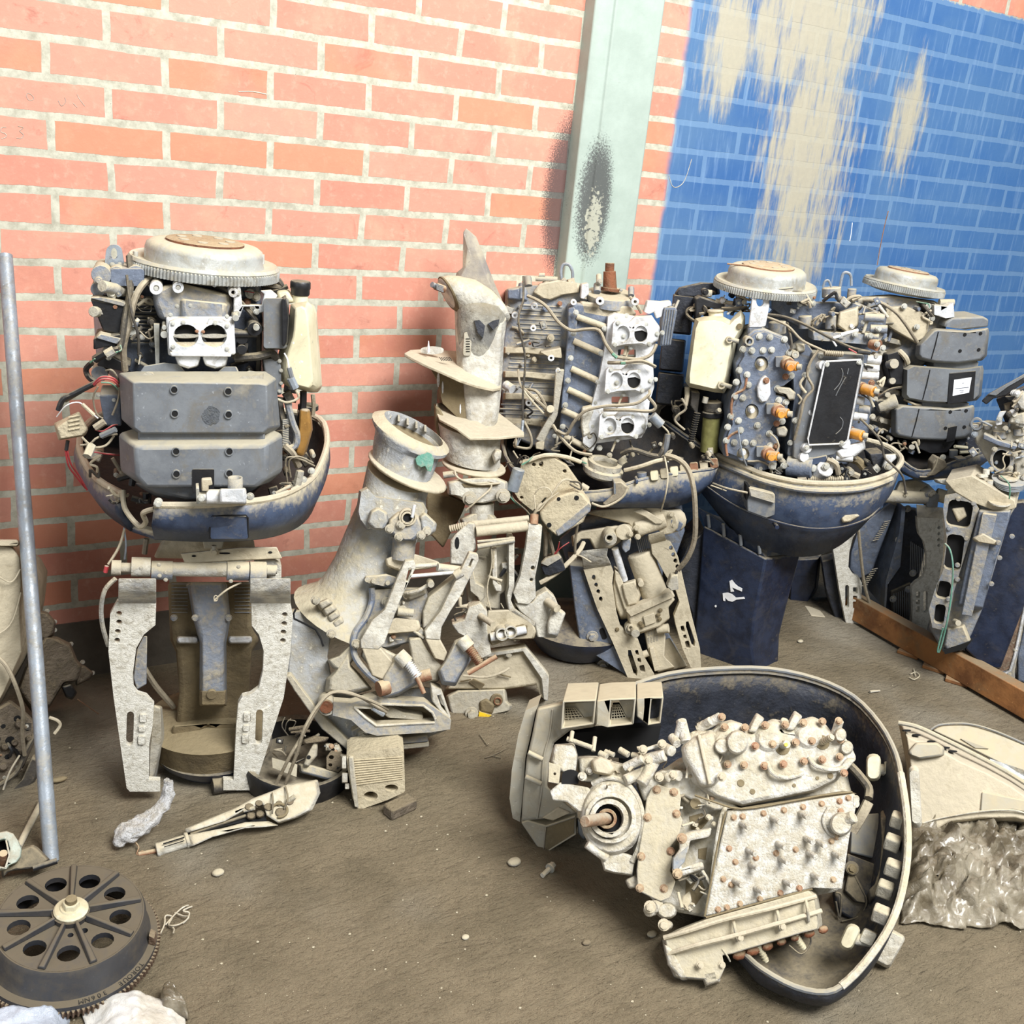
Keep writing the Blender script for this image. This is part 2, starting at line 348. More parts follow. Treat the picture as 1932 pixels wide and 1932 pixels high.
def scratch(m, r, *lines):
    b = MB()
    for L in lines: b.tube([PY(x, y, -.0006) for x, y in L], r, 5, 3, world=True)
    b.build('chalk_scratch', m, WALL)
scratch('pale', .0007, [(12, 240), (3, 241), (2, 249), (10, 252), (12, 258), (3, 262)], [(34, 238), (44, 241), (37, 247), (44, 254), (40, 261), (31, 260)])
scratch('pale', .0006, [(52, 176), (58, 178), (64, 186), (56, 190), (50, 182), (52, 176)], [(110, 190), (116, 200), (124, 192), (122, 184)], [(145, 178), (152, 190), (160, 200)], [(138, 195), (146, 203)])
scratch('cream', .0012, [(450, 173), (478, 173), (503, 178)]); scratch('pale', .0012, [(1262, 331), (1268, 350), (1278, 353), (1292, 340), (1305, 300)])
scratch('rustl', .0018, [(1676, 398), (1668, 430), (1660, 470), (1655, 500)]); scratch('paper', .0016, [(1608, 420), (1606, 440), (1603, 455)])
def concrete(name, c1, c2):
    t = NT(name); n1 = t.noise(6, 8, .7); n2 = t.noise(70, 5, .7)
    c = t.mix(t.ramp(n1, .35, .7), lin(c1), lin(c2)); t.l(t.mix(t.ramp(n2, .6, .8), c, lin(tuple(int(v * .75) for v in c1))), t.b.inputs['Base Color'])
    t.b.inputs['Roughness'].default_value = .85; t.l(t.bump(n2, .5, .003), t.b.inputs['Normal']); return t.m
b = MB(); b.box((2.5, .095, .08), 9, .2, .175); struct('baseboard_back', b, concrete('footing_concrete', (104, 96, 84), (84, 78, 68)))
def floor_material():
    t = NT('packed_dirt_floor'); n0 = t.noise(1.1, 4, .55); n1 = t.noise(5, 8, .7); n2 = t.noise(36, 8, .72); n3 = t.noise(160, 4, .7)
    st = t.n('VectorMath', operation='MULTIPLY'); t.l(t.pos.outputs['Position'], st.inputs[0]); st.inputs[1].default_value = (14, 45, 1)
    rip = t.noise(1, 6, .65, st.outputs[0], 1.2)
    c = t.mix(t.ramp(n1, .35, .7), lin((142, 128, 102)), lin((118, 106, 82)))
    c = t.mix(t.math('MULTIPLY', t.ramp(n0, .5, .68), .75), c, lin((164, 156, 138)))
    c = t.mix(t.math('MULTIPLY', t.ramp(n2, .55, .75), .5), c, lin((96, 84, 64)))
    c = t.mix(t.math('MULTIPLY', t.ramp(rip, .55, .75), .35), c, lin((100, 86, 64)))
    c = t.mix(t.ramp(n3, .74, .78), c, lin((206, 200, 184)))
    t.l(c, t.b.inputs['Base Color']); t.b.inputs['Roughness'].default_value = .75
    t.l(t.bump(n3, .35, .002, t.bump(t.math('ADD', rip, n2), .9, .012, t.bump(n1, .9, .05))), t.b.inputs['Normal'])
    return t.m
b = MB(); b.box((2.5, -2.0, -.05), 9, 4.2, .1); struct('floor', b, floor_material())
def pillar_material():
    t = NT('painted_pillar'); n1 = t.noise(5, 7, .65); n2 = t.noise(60, 5, .7)
    sep = t.n('SeparateXYZ'); t.l(t.pos.outputs['Position'], sep.inputs[0]); X, Z = sep.outputs[0], sep.outputs[2]
    c = t.mix(t.ramp(n1, .3, .7), lin((172, 186, 176)), lin((154, 168, 158)))
    c = t.mix(t.ramp(n2, .68, .74), c, lin((128, 132, 120)))
    def ell(cx, cz, rx, rz):
        a = t.math('DIVIDE', t.math('SUBTRACT', X, cx), rx); b_ = t.math('DIVIDE', t.math('SUBTRACT', Z, cz), rz)
        return t.math('SUBTRACT', 1, t.math('ADD', t.math('MULTIPLY', a, a), t.math('MULTIPLY', b_, b_)))
    sx = t.ramp(t.math('ADD', ell(1.47, 1.36, .055, .17), t.math('MULTIPLY_ADD', t.noise(200, 2, .8), 2.6, -1.3)), -.3, .45)
    c = t.mix(t.math('MULTIPLY', sx, .85), c, lin((60, 58, 60)))
    c = t.mix(t.math('MULTIPLY', t.ramp(t.math('ADD', ell(1.475, 1.3, .03, .1), t.math('MULTIPLY_ADD', t.noise(70, 4, .7), 5, -2.6)), .1, .5), .8), c, lin((178, 178, 160)))
    t.l(c, t.b.inputs['Base Color']); t.b.inputs['Roughness'].default_value = .6; t.l(t.bump(n2, .3, .002), t.b.inputs['Normal']); return t.m
# green-grey pillar with a raised face standing out of the wall
b = MB(); b.loft([[V((1.404, .02, z)), V((1.404, -.05, z)), V((1.425, -.062, z)), V((1.455, -.062, z)), V((1.462, -.07, z)), V((1.625, -.07, z)), V((1.632, -.062, z)), V((1.636, .02, z))] for z in (0, 3.4)])
struct('trim_1', b, pillar_material(), bevel=.003)
# ------------------------------------------------------------ helpers for engine pieces
def flywheel(root, c, ax, R, Rd, hd, name='flywheel', capm='rust', gear=.62):
    b = MB(); g = .016
    b.lathe(c, ax, [(R * .7, -g * 1.6), (R * .97, -g), (R, -g, 1), (R, 0, 1), (R * .985, .002)], 500, td=.0035); b.build('ring_gear', 'fly', root, smooth=30)
    b = MB(); b.lathe(c, ax, [(R * .96, -.004), (R * .99, .004), (R * .96, .01), (R * .9, .006), (Rd * 1.02, .004), (Rd, .01), (Rd, hd * .62), (Rd * .975, hd * .82), (Rd * .9, hd * .96), (Rd * .8, hd), (0.001, hd)], 64)
    o = b.build(name, 'fly', root)
    b = MB(); b.lathe(V(c) + V(ax) * hd, ax, [(Rd * .66, -.001), (Rd * .66, .004), (Rd * .62, .006), (.001, .006)], 48); b.build('hub_disc', capm, root)
    for i in range(7):
        a = 2 * PI * i / 7; u = V(ax).orthogonal().normalized(); v_ = V(ax).cross(u)
        b = MB(); q = V(c) + V(ax) * hd + (u * math.cos(a) + v_ * math.sin(a)) * Rd * .42
        b.rod(q, q + V(ax) * .0075, .011, .010, 10); b.build('plug', 'dusty', root)
def bracket_plate(root, fr, poly, holes, h0, h1, m='white', name='clamp_plate'):
    b = MB(fr); b.pr(poly, h0, h1, holes); return b.build(name, m, root, bevel=.0025)
def cowl(root, fr, rim, low, m, rimm='tan', band=8, name='lower_cowl', th=.01, gap=False, pan=True, mid=None):
    A = [fr.p(*q) for q in rim]; B = [fr.p(*q) for q in low]; n = len(A)
    C = sum(B, V((0, 0, 0))) / n; cA = sum(A, V((0, 0, 0))) / n
    Mi = [fr.p(*q) for q in mid] if mid else [a.lerp(b_, .5) + (a.lerp(b_, .5) - cA.lerp(C, .5)).normalized() * .012 for a, b_ in zip(A, B)]
    def sm(L): return smooth_path(L, 3) if gap else smooth_path(L + [L[0]], 3)[:-1]
    A, Mi, B = sm(A), sm(Mi), sm(B)
    b = MB(fr); b.loft([A, Mi, B], (0, 0), closed=not gap)
    if pan: b.loft([B, [C + (q - C) * .6 - V((0, 0, .01)) for q in B]], (0, 1), closed=True)
    o = b.build(name, m, root, solid=th, smooth=50)
    if name == 'lower_cowl':
        sh = lambda L, k_, dz: [C_ + (q - C_) * k_ + V((0, 0, dz)) for C_ in [sum(L, V((0, 0, 0))) / len(L)] for q in L]
        b = MB(fr); b.loft([sh(A, .965, -.004), sh(Mi, .96, 0), sh(B, .95, .012)], (0, 0), closed=not gap); b.loft([sh(B, .95, .012), sh(B, .3, .006)], (0, 1)); b.build('cowl_shade_sheet', 'cowl_shade', root, smooth=60)  # added dark sheet; its colour puts shade inside the open cowl
    b = MB(fr); k = fr.m(*rim[0]) * band; b.tube(A if gap else A + [A[0]], k, 8, 1, world=True); b.build('rim_seal', rimm, root); return o
def wires(root, fr, lst, name='wire'):
    for m, r, pts in lst: b = MB(fr); b.tube(pts, r, 7, 4); b.build(name, m, root)
def ov(fr, cx, cy, rx, ry, rot=0, h=0, dep=.05, n=28, a0=0, a1=360, sq=1, hc=0):      # loop of a round thing seen obliquely: lower side nearer
    c, s_ = math.cos(math.radians(rot)), math.sin(math.radians(rot)); out = []
    for i in range(n + (a1 - a0 < 359)):
        t = math.radians(a0 + (a1 - a0) * i / n); x, y = rx * math.copysign(abs(math.cos(t)) ** sq, math.cos(t)), ry * math.copysign(abs(math.sin(t)) ** sq, math.sin(t))
        out.append(fr.p(cx + x * c - y * s_, cy + x * s_ + y * c, h + dep * math.sin(t) + hc * math.cos(t)))
    return out
def P(root, fr, name, m, poly, h0, h1, holes=(), bevel=.003, label=None):
    b = MB(fr); b.pr(poly, h0, h1, holes); return b.build(name, m, root, bevel=bevel, label=label)
def G(root, fr, name, m, poly, h0, h1, k=.85, bevel=.004):
    b = MB(fr); b.grow(poly, h0, h1, k); return b.build(name, m, root, bevel=bevel)
def Cy(root, fr, name, m, lst, bevel=.002):
    for q in lst: b = MB(fr); b.cyl(*q); b.build(name, m, root, bevel=bevel)
def Ba(root, fr, name, m, lst, bevel=0):
    for q in lst: b = MB(fr); b.bar(*q); b.build(name, m, root, bevel=bevel)
def Ri(root, fr, name, m, lst):
    for q in lst: b = MB(fr); b.ring(*q); b.build(name, m, root, bevel=.001)
def spring(root, fr, name, m, a, c, r, n, core=.7):
    b = MB(fr); b.bar(a, c, r * core)
    for i in range(n):
        t0, t1 = i / n, (i + .55) / n; p0 = [a[j] + (c[j] - a[j]) * t0 for j in range(3)]; p1 = [a[j] + (c[j] - a[j]) * t1 for j in range(3)]
        b.bar(p0, p1, r, r * .92, seg=10)
    return b.build(name, m, root)
# ------------------------------------------------------------ left outboard engine on its clamp bracket
T1 = thing('outboard_engine', PZ(340, 1480, 0), 'leftmost outboard engine, slate blue with two-tier grey silencer, on a white clamp bracket', 'engine', 'outboard engines standing along the wall')
f1 = Fr(PZ(340, 1495, 0), -12); a = f1.at(80, 420, 3.331); b_ = f1.at(160, 980, 3.864)
def B(fr=None): return MB(fr or a)
# engine block behind
B().sec([([(330, 320), (560, 230), (1480, 330), (1500, 600), (1470, 960), (480, 1000), (340, 900), (320, 600)], -.24), ([(400, 330), (600, 290), (1350, 340), (1380, 600), (1370, 950), (560, 960), (420, 850), (380, 560)], -.06)]).build('engine_block', 'slate', T1, bevel=.006)
for i in range(13): b = B(); b.bar((560, 470 + i * 24, -.05), (720, 470 + i * 24, -.05), 7, seg=6); b.build('cooling_rib', 'slate_d', T1)
# side cylinder lumps left
parts(T1, a, 'boss', 'slate_d', [lambda b, q=q: b.cyl(*q) for q in ((370, 330, 60, -.1, .0), (470, 330, 55, -.1, -.01), (350, 420, 45, -.1, .0), (590, 330, 60, -.1, -.01), (360, 950, 50, -.15, -.02))], bevel=.003)
B().pr(rr(430, 290, 640, 400, 20), -.1, -.0).build('cover', 'slate', T1, bevel=.004)
q = a.p(1020, 262, -.1); flywheel(T1, q, V((.03, -.03, 1)).normalized(), .150, .116, .043)
for x, y in ((585, 180), (655, 160), (1380, 200)): b = B(); b.bar((x, y + 60, -.08), (x, y, -.08), 16); b.build('stud', 'zinc', T1)
b = B(); b.pr(arc(450, 190, 52, 52, 180, 360, 10) + [(512, 250), (505, 285), (395, 285), (393, 240)], -.055, -.045, [arc(450, 195, 20, 36, 0, 360, 14)]); b.build('lifting_eye', 'steel', T1, bevel=.002)
bolts(T1, a, [(440, 265), (488, 265)], 13, -.043)
# intake manifold
B().grow([(690, 430), (760, 390), (900, 380), (1180, 450), (1200, 520), (1180, 600), (780, 620), (730, 600), (700, 520)], -.06, .02, .93).build('intake_manifold', 'slate_d', T1, bevel=.006)
B().sec([([(850, 470), (1180, 500), (1180, 620), (850, 620)], 0), ([(880, 480), (1150, 510), (1150, 600), (880, 600)], .035)]).build('manifold_boss', 'slate_d', T1, bevel=.005)
for x, y, r in ((715, 412, 42), (853, 408, 36), (1082, 390, 16), (1200, 440, 30)):
    b = B(); b.ring(x, y, r, r * .45, -.01, .035); b.build('mount_eye', 'alu', T1, bevel=.002)
bolts(T1, a, [(715, 412), (853, 408)], 17, .03)
# carburettor
b = B(); b.sec([([(775, 590), (1205, 590), (1215, 830), (790, 835)], 0), ([(775, 590), (1205, 590), (1215, 830), (790, 835)], .05)]); b.build('carburettor', 'alu', T1, bevel=.004)
face = [(795, 660), (800, 625), (860, 600), (925, 605), (950, 640), (1040, 640), (1050, 608), (1120, 605), (1180, 635), (1190, 665), (1180, 800), (1160, 822), (820, 815), (798, 790)]
bores = [arc(902, 712, 80, 72, 0, 360, 22), arc(1080, 712, 80, 72, 0, 360, 22)]
B().pr(face, .05, .066, bores).build('throttle_flange', 'alu', T1, bevel=.002)
parts(T1, a, 'throttle_bore', 'hole', [lambda b, x=x: b.cyl(x, 700, 66, .05, .0515) for x in (902, 1080)])
parts(T1, a, 'throttle_plate', 'dusty', [lambda b, x=x: b.sec([(arc(x, 716, 78, 14, 0, 360, 18), .05), (arc(x, 712, 80, 14, 0, 360, 18), .067)]) for x in (902, 1080)])
B().bar((805, 712, .063), (1180, 712, .063), 9).build('throttle_shaft', 'zinc', T1)
parts(T1, a, 'bore_lip', 'tan', [lambda b, x=x: b.sec([(arc(x, 740, 74, 45, 10, 170, 12), .05), (arc(x, 745, 66, 40, 10, 170, 12), .06)]) for x in (902, 1080)])
B().pr([(800, 815), (1190, 820), (1185, 845), (810, 842)], .0, .07).build('bowl_gasket', 'alu', T1, bevel=.002)
parts(T1, a, 'float_bowl', 'alu', [lambda b, x=x: b.sec([([(x - 85, 838), (x + 85, 838), (x + 70, 905), (x, 925), (x - 65, 900)], .0), ([(x - 80, 838), (x + 80, 838), (x + 60, 900), (x, 915), (x - 60, 895)], .06)]) for x in (915, 1085)], bevel=.004)
bolts(T1, a, [(820, 635), (885, 628), (1085, 632), (1160, 650), (820, 780), (1160, 795), (805, 580), (845, 525), (930, 522), (1160, 590)], 11, .067)
bolts(T1, a, [(970, 683), (1010, 686)], 9, .068, 'rustl')
B().bar((1200, 700, .04), (1350, 700, .04), 22).build('throttle_linkage', 'black', T1)
parts(T1, a, 'linkage_drum', 'black', [lambda b, q=q: b.cyl(*q) for q in ((1335, 670, 44, .0, .05), (1255, 800, 30, .0, .045), (1255, 730, 36, 0, .04))], bevel=.002)
parts(T1, a, 'linkage_drum', 'zinc', [lambda b, q=q: b.cyl(*q) for q in ((1345, 660, 20, .04, .06), (1215, 600, 20, .0, .06), (765, 705, 22, 0, .05), (765, 660, 14, 0, .05))], bevel=.002)
B().pr([(700, 640), (735, 640), (735, 900), (712, 900)], .0, .015).build('link_rod', 'zinc', T1)
# bracket strip top right
b = B(); b.pr([(1190, 330), (1240, 335), (1255, 520), (1380, 520), (1395, 450), (1370, 430), (1440, 425), (1480, 460), (1460, 490), (1420, 500), (1400, 560), (1345, 575), (1330, 530), (1265, 530), (1240, 600), (1200, 590), (1205, 430)], .02, .03); b.build('mounting_strip', 'alu', T1, bevel=.002)
bolts(T1, a, [(1228, 443), (1220, 572), (1345, 560)], 15, .03)
# black box and starter cover on the right
b = B(); b.sec([(rr(1390, 470, 1550, 800, 18), -.06), (rr(1390, 475, 1530, 790, 18), .05)]); b.build('control_box', 'plastic', T1, bevel=.005)
B().sec([([(1500, 470), (1530, 450), (1555, 600), (1545, 760), (1525, 790), (1500, 780)], .0), ([(1505, 480), (1530, 470), (1545, 600), (1535, 750), (1520, 780), (1505, 770)], .065)]).build('box_flange', 'black', T1, bevel=.003)
B().pr([(1390, 860), (1470, 850), (1500, 900), (1505, 1080), (1480, 1090), (1440, 1030), (1400, 960)], -.05, .01).build('starter_bracket', 'plastic', T1, bevel=.003)
bolts(T1, a, [(1490, 870), (1500, 930), (1500, 1010), (1490, 1060)], 10, .012)
# cream oil tank
b = B(); b.sec([([(1560, 520), (1700, 500), (1725, 560), (1760, 1040), (1720, 1080), (1540, 1020), (1480, 830), (1545, 620)], -.13), ([(1560, 510), (1690, 490), (1705, 560), (1742, 1020), (1728, 1065), (1560, 1040), (1475, 990), (1490, 830), (1550, 700)], -.02), ([(1590, 540), (1650, 520), (1665, 580), (1700, 1000), (1690, 1045), (1590, 1020), (1530, 980), (1540, 840), (1580, 700)], .02)])
o = b.build('oil_tank', 'cream', T1, bevel=.008)
b = B(); b.rod(a.p(1620, 500, -.06), a.p(1620, 445, -.06), .017, .016, 20); b.build('tank_neck', 'cream', T1)
b = B(); q = a.p(1620, 455, -.06); b.lathe(q, (0, 0, 1), [(.018, 0), (.0195, .003), (.0195, .012), (.021, .014), (.021, .026), (.019, .029), (.001, .029)], 26); b.build('tank_cap', 'black', T1)
b = B(); b.sec([([(1460, 420), (1550, 410), (1600, 500), (1480, 520)], -.12), ([(1470, 430), (1540, 425), (1590, 500), (1490, 510)], -.05)]); b.build('tank_shoulder', 'cream', T1, bevel=.006)
# silencer
up = [(482, 945), (590, 935), (1400, 935), (1468, 980), (1495, 1280), (1430, 1335), (600, 1330), (497, 1235)]
fu = [(570, 1005), (620, 1000), (1360, 1010), (1410, 1020), (1418, 1290), (1390, 1322), (620, 1325), (575, 1290)]
SB = B().sec([(up, -.04), (up, .05), (fu, .115)]).build('intake_silencer', 'plastic', T1, bevel=.007)
lo = [(480, 1325), (560, 1300), (1440, 1300), (1508, 1330), (1508, 1560), (1420, 1640), (620, 1650), (492, 1560)]
fl = [(580, 1400), (640, 1408), (1370, 1400), (1415, 1385), (1410, 1610), (1340, 1668), (650, 1668), (590, 1600)]
B().sec([(lo, -.04), (lo, .06), (fl, .125)]).build('silencer_lower_tier', 'plastic', T1, bevel=.007)
B().pr([(600, 1300), (1400, 1300), (1400, 1420), (600, 1420)], -.04, .1).build('silencer_neck', 'plastic', T1, bevel=.003)
B().sec([([(560, 1630), (1400, 1630), (1330, 1700), (1150, 1745), (900, 1760), (700, 1720)], -.02), ([(600, 1640), (1380, 1640), (1310, 1690), (1130, 1730), (900, 1740), (720, 1700)], .1)]).build('silencer_foot', 'plastic', T1, bevel=.006)
B().pr(rr(942, 1550, 1080, 1700, 8), .1, .1275).build('recess_shade_plate', 'black', T1, bevel=.001)  # raised black plate puts the shade of a recess into colour
# torn rim of the silencer
b = B(); b.sec([([(590, 975), (640, 900), (760, 880), (860, 890), (900, 940), (1000, 950), (1100, 940), (1140, 905), (1220, 905), (1240, 950), (1300, 930), (1380, 940), (1400, 1010), (1150, 1010), (800, 1010), (640, 985)], .03), ([(590, 975), (640, 900), (760, 880), (860, 890), (900, 940), (1000, 950), (1100, 940), (1140, 905), (1220, 905), (1240, 950), (1300, 930), (1380, 940), (1400, 1010), (1150, 1010), (800, 1010), (640, 985)], .045)]); b.build('torn_rim', 'plastic', T1, bevel=.002)
b = B(); b.sec([([(620, 960), (700, 940), (780, 1000), (700, 1000)], .05), ([(600, 975), (660, 935), (760, 985), (680, 990)], .07)]); b.build('torn_flap', 'dusty', T1)
b = B(); b.sec([([(1180, 1000), (1250, 960), (1390, 940), (1400, 1010)], .06), ([(1200, 1000), (1260, 965), (1380, 960), (1400, 1012)], .09)]); b.build('torn_flap', 'dusty', T1)
for x, y, h in ((828, 1052, .117), (1168, 1063, .117), (832, 1202, .117), (1170, 1208, .117), (840, 1440, .127), (1175, 1440, .127), (842, 1582, .127), (1175, 1578, .127)):
    b = B(); b.ring(x, y, 27, 20, h - .01, h + .0015); o = b.build('screw_recess', 'plastic', T1, bevel=.001)
    b = B(); b.cyl(x, y + 2, 20, h - .01, h + .0003); b.build('screw_hole', 'hole', o)  # near-black disc paints shade on the face; no opening is cut
b = B(); b.pr([(1060 + (48 + 16 * R_.random()) * math.cos(t * PI / 12), 1215 + (50 + 18 * R_.random()) * math.sin(t * PI / 12)) for t in range(24)], .11, .1156); b.build('scuffed_patch', 'scuff', T1)
# water fitting in front
b = B(); b.bar((1030, 1722, .17), (1280, 1722, .17), 46); b.bar((970, 1722, .17), (1040, 1722, .17), 30); b.build('thermostat_housing', 'alu', T1, bevel=.003)
b = B(); b.sec([([(1110, 1670), (1280, 1665), (1285, 1770), (1110, 1765)], .13), ([(1115, 1675), (1275, 1670), (1280, 1765), (1115, 1760)], .2)]); b.build('fitting_body', 'alu', T1, bevel=.004)
b = B(); q0, q1 = a.p(1212, 1700, .18), a.p(1212, 1602, .18); b.rod(q0, q1, .0135, .0125, 20, (1, 0)); b.build('pipe_stub', 'slate', T1, solid=.003)
b = B(); b.pr([(1000, 1615), (1062, 1610), (1070, 1650), (1045, 1655), (1045, 1690), (1000, 1690)], .17, .182); b.build('small_bracket', 'tan', T1, bevel=.002)
b = B(); b.pr([(965, 1670), (985, 1668), (990, 1770), (968, 1770)], .16, .19); b.build('end_plate', 'zinc', T1, bevel=.001)
bolts(T1, a, [(1305, 1720, .18), (995, 1730, .2), (725, 1765, .13)], 20, .18)
# lower cowl
rim = [(292, 953, .12), (380, 953, .14), (465, 947, .13), (520, 938, .09), (560, 922, .03), (592, 898, -.06), (611, 860, -.15), (617, 825, -.24), (603, 790, -.34), (540, 775, -.4), (380, 770, -.42), (230, 772, -.4), (170, 795, -.34), (150, 831, -.25), (158, 868, -.16), (185, 905, -.07), (232, 932, .02)]
low = [(292, 1014, .1), (380, 1018, .11), (465, 1016, .1), (520, 1008, .06), (560, 992, -.0), (585, 965, -.08), (600, 920, -.17), (604, 880, -.26), (590, 850, -.35), (530, 850, -.4), (380, 850, -.42), (230, 850, -.4), (180, 850, -.34), (157, 880, -.25), (172, 920, -.16), (202, 965, -.07), (250, 1000, .0)]
cowl(T1, f1, rim, low, 'navyd', band=7, gap=True)
b = MB(f1); b.tube([(232, 925, .02), (236, 960, .04), (262, 992, .06), (275, 985, .07), (270, 968, .09), (292, 960, .11)], 5); b.build('broken_edge', 'tan', T1)
bolts(T1, f1, [(299, 946, .12)], 6, .12)
b = MB(f1); b.pr(rr(397, 975, 468, 1017, 4), .1, .139); b.build('latch_cover', 'navyd', T1, bevel=.002)
b = MB(f1); b.tube([(396, 1016, .137), (396, 977, .141), (400, 973, .142), (464, 972, .142), (468, 977, .141), (468, 1014, .137)], 1.6, k=1); b.build('latch_groove', 'hole', T1)
b = MB(f1); b.pr([(201, 942), (212, 947), (214, 954), (203, 949)], -.1, -.056); b.build('warning_label', 'yellow', T1)
b = MB(f1); b.pr([(203, 951), (215, 956), (217, 967), (207, 962)], -.1, -.056); b.build('warning_label', 'ink', T1)
# clutter inside the cowl, left and right
parts(T1, a, 'electrical_unit', 'black', [lambda b, q=q: b.pr(*q) for q in (([(300, 480), (520, 520), (540, 720), (380, 680)], -.06, .02), ([(320, 730), (500, 700), (500, 760), (320, 800)], -.06, .04), ([(380, 820), (560, 900), (520, 940), (340, 900)], -.08, 0))], bevel=.003)
parts(T1, a, 'electrical_plate', 'slate_d', [lambda b, q=q: b.pr(*q) for q in (([(335, 725), (360, 700), (495, 730), (470, 765)], .0, .045), ([(300, 475), (350, 465), (525, 505), (515, 530)], 0, .025))], bevel=.002)
b = B(); b.pr([(355, 1080), (490, 1080), (500, 1280), (390, 1280)], -.08, .0); b.build('junction_box', 'slate', T1, bevel=.004)
bolts(T1, a, [(450, 1115), (350, 1085)], 10, .002)
for q in ((320, 560, 400, 560, 34), (375, 400, 510, 430, 38)): b = B(); b.bar((q[0], q[1], .03), (q[2], q[3], -.02), q[4]); b.build('solenoid', 'dusty', T1, bevel=.003)
b = B(); b.sec([([(70, 1260), (230, 1185), (290, 1300), (270, 1340), (100, 1370)], -.03), ([(90, 1290), (230, 1190), (280, 1300), (260, 1335), (110, 1360)], .04)]); o = b.build('rectifier', 'dryc', T1, bevel=.003)
for i in range(4): b = B(); b.bar((165, 1225 + i * 26, .042), (235, 1212 + i * 26, .042), 6, seg=6); b.build('fin', 'dryc', o)
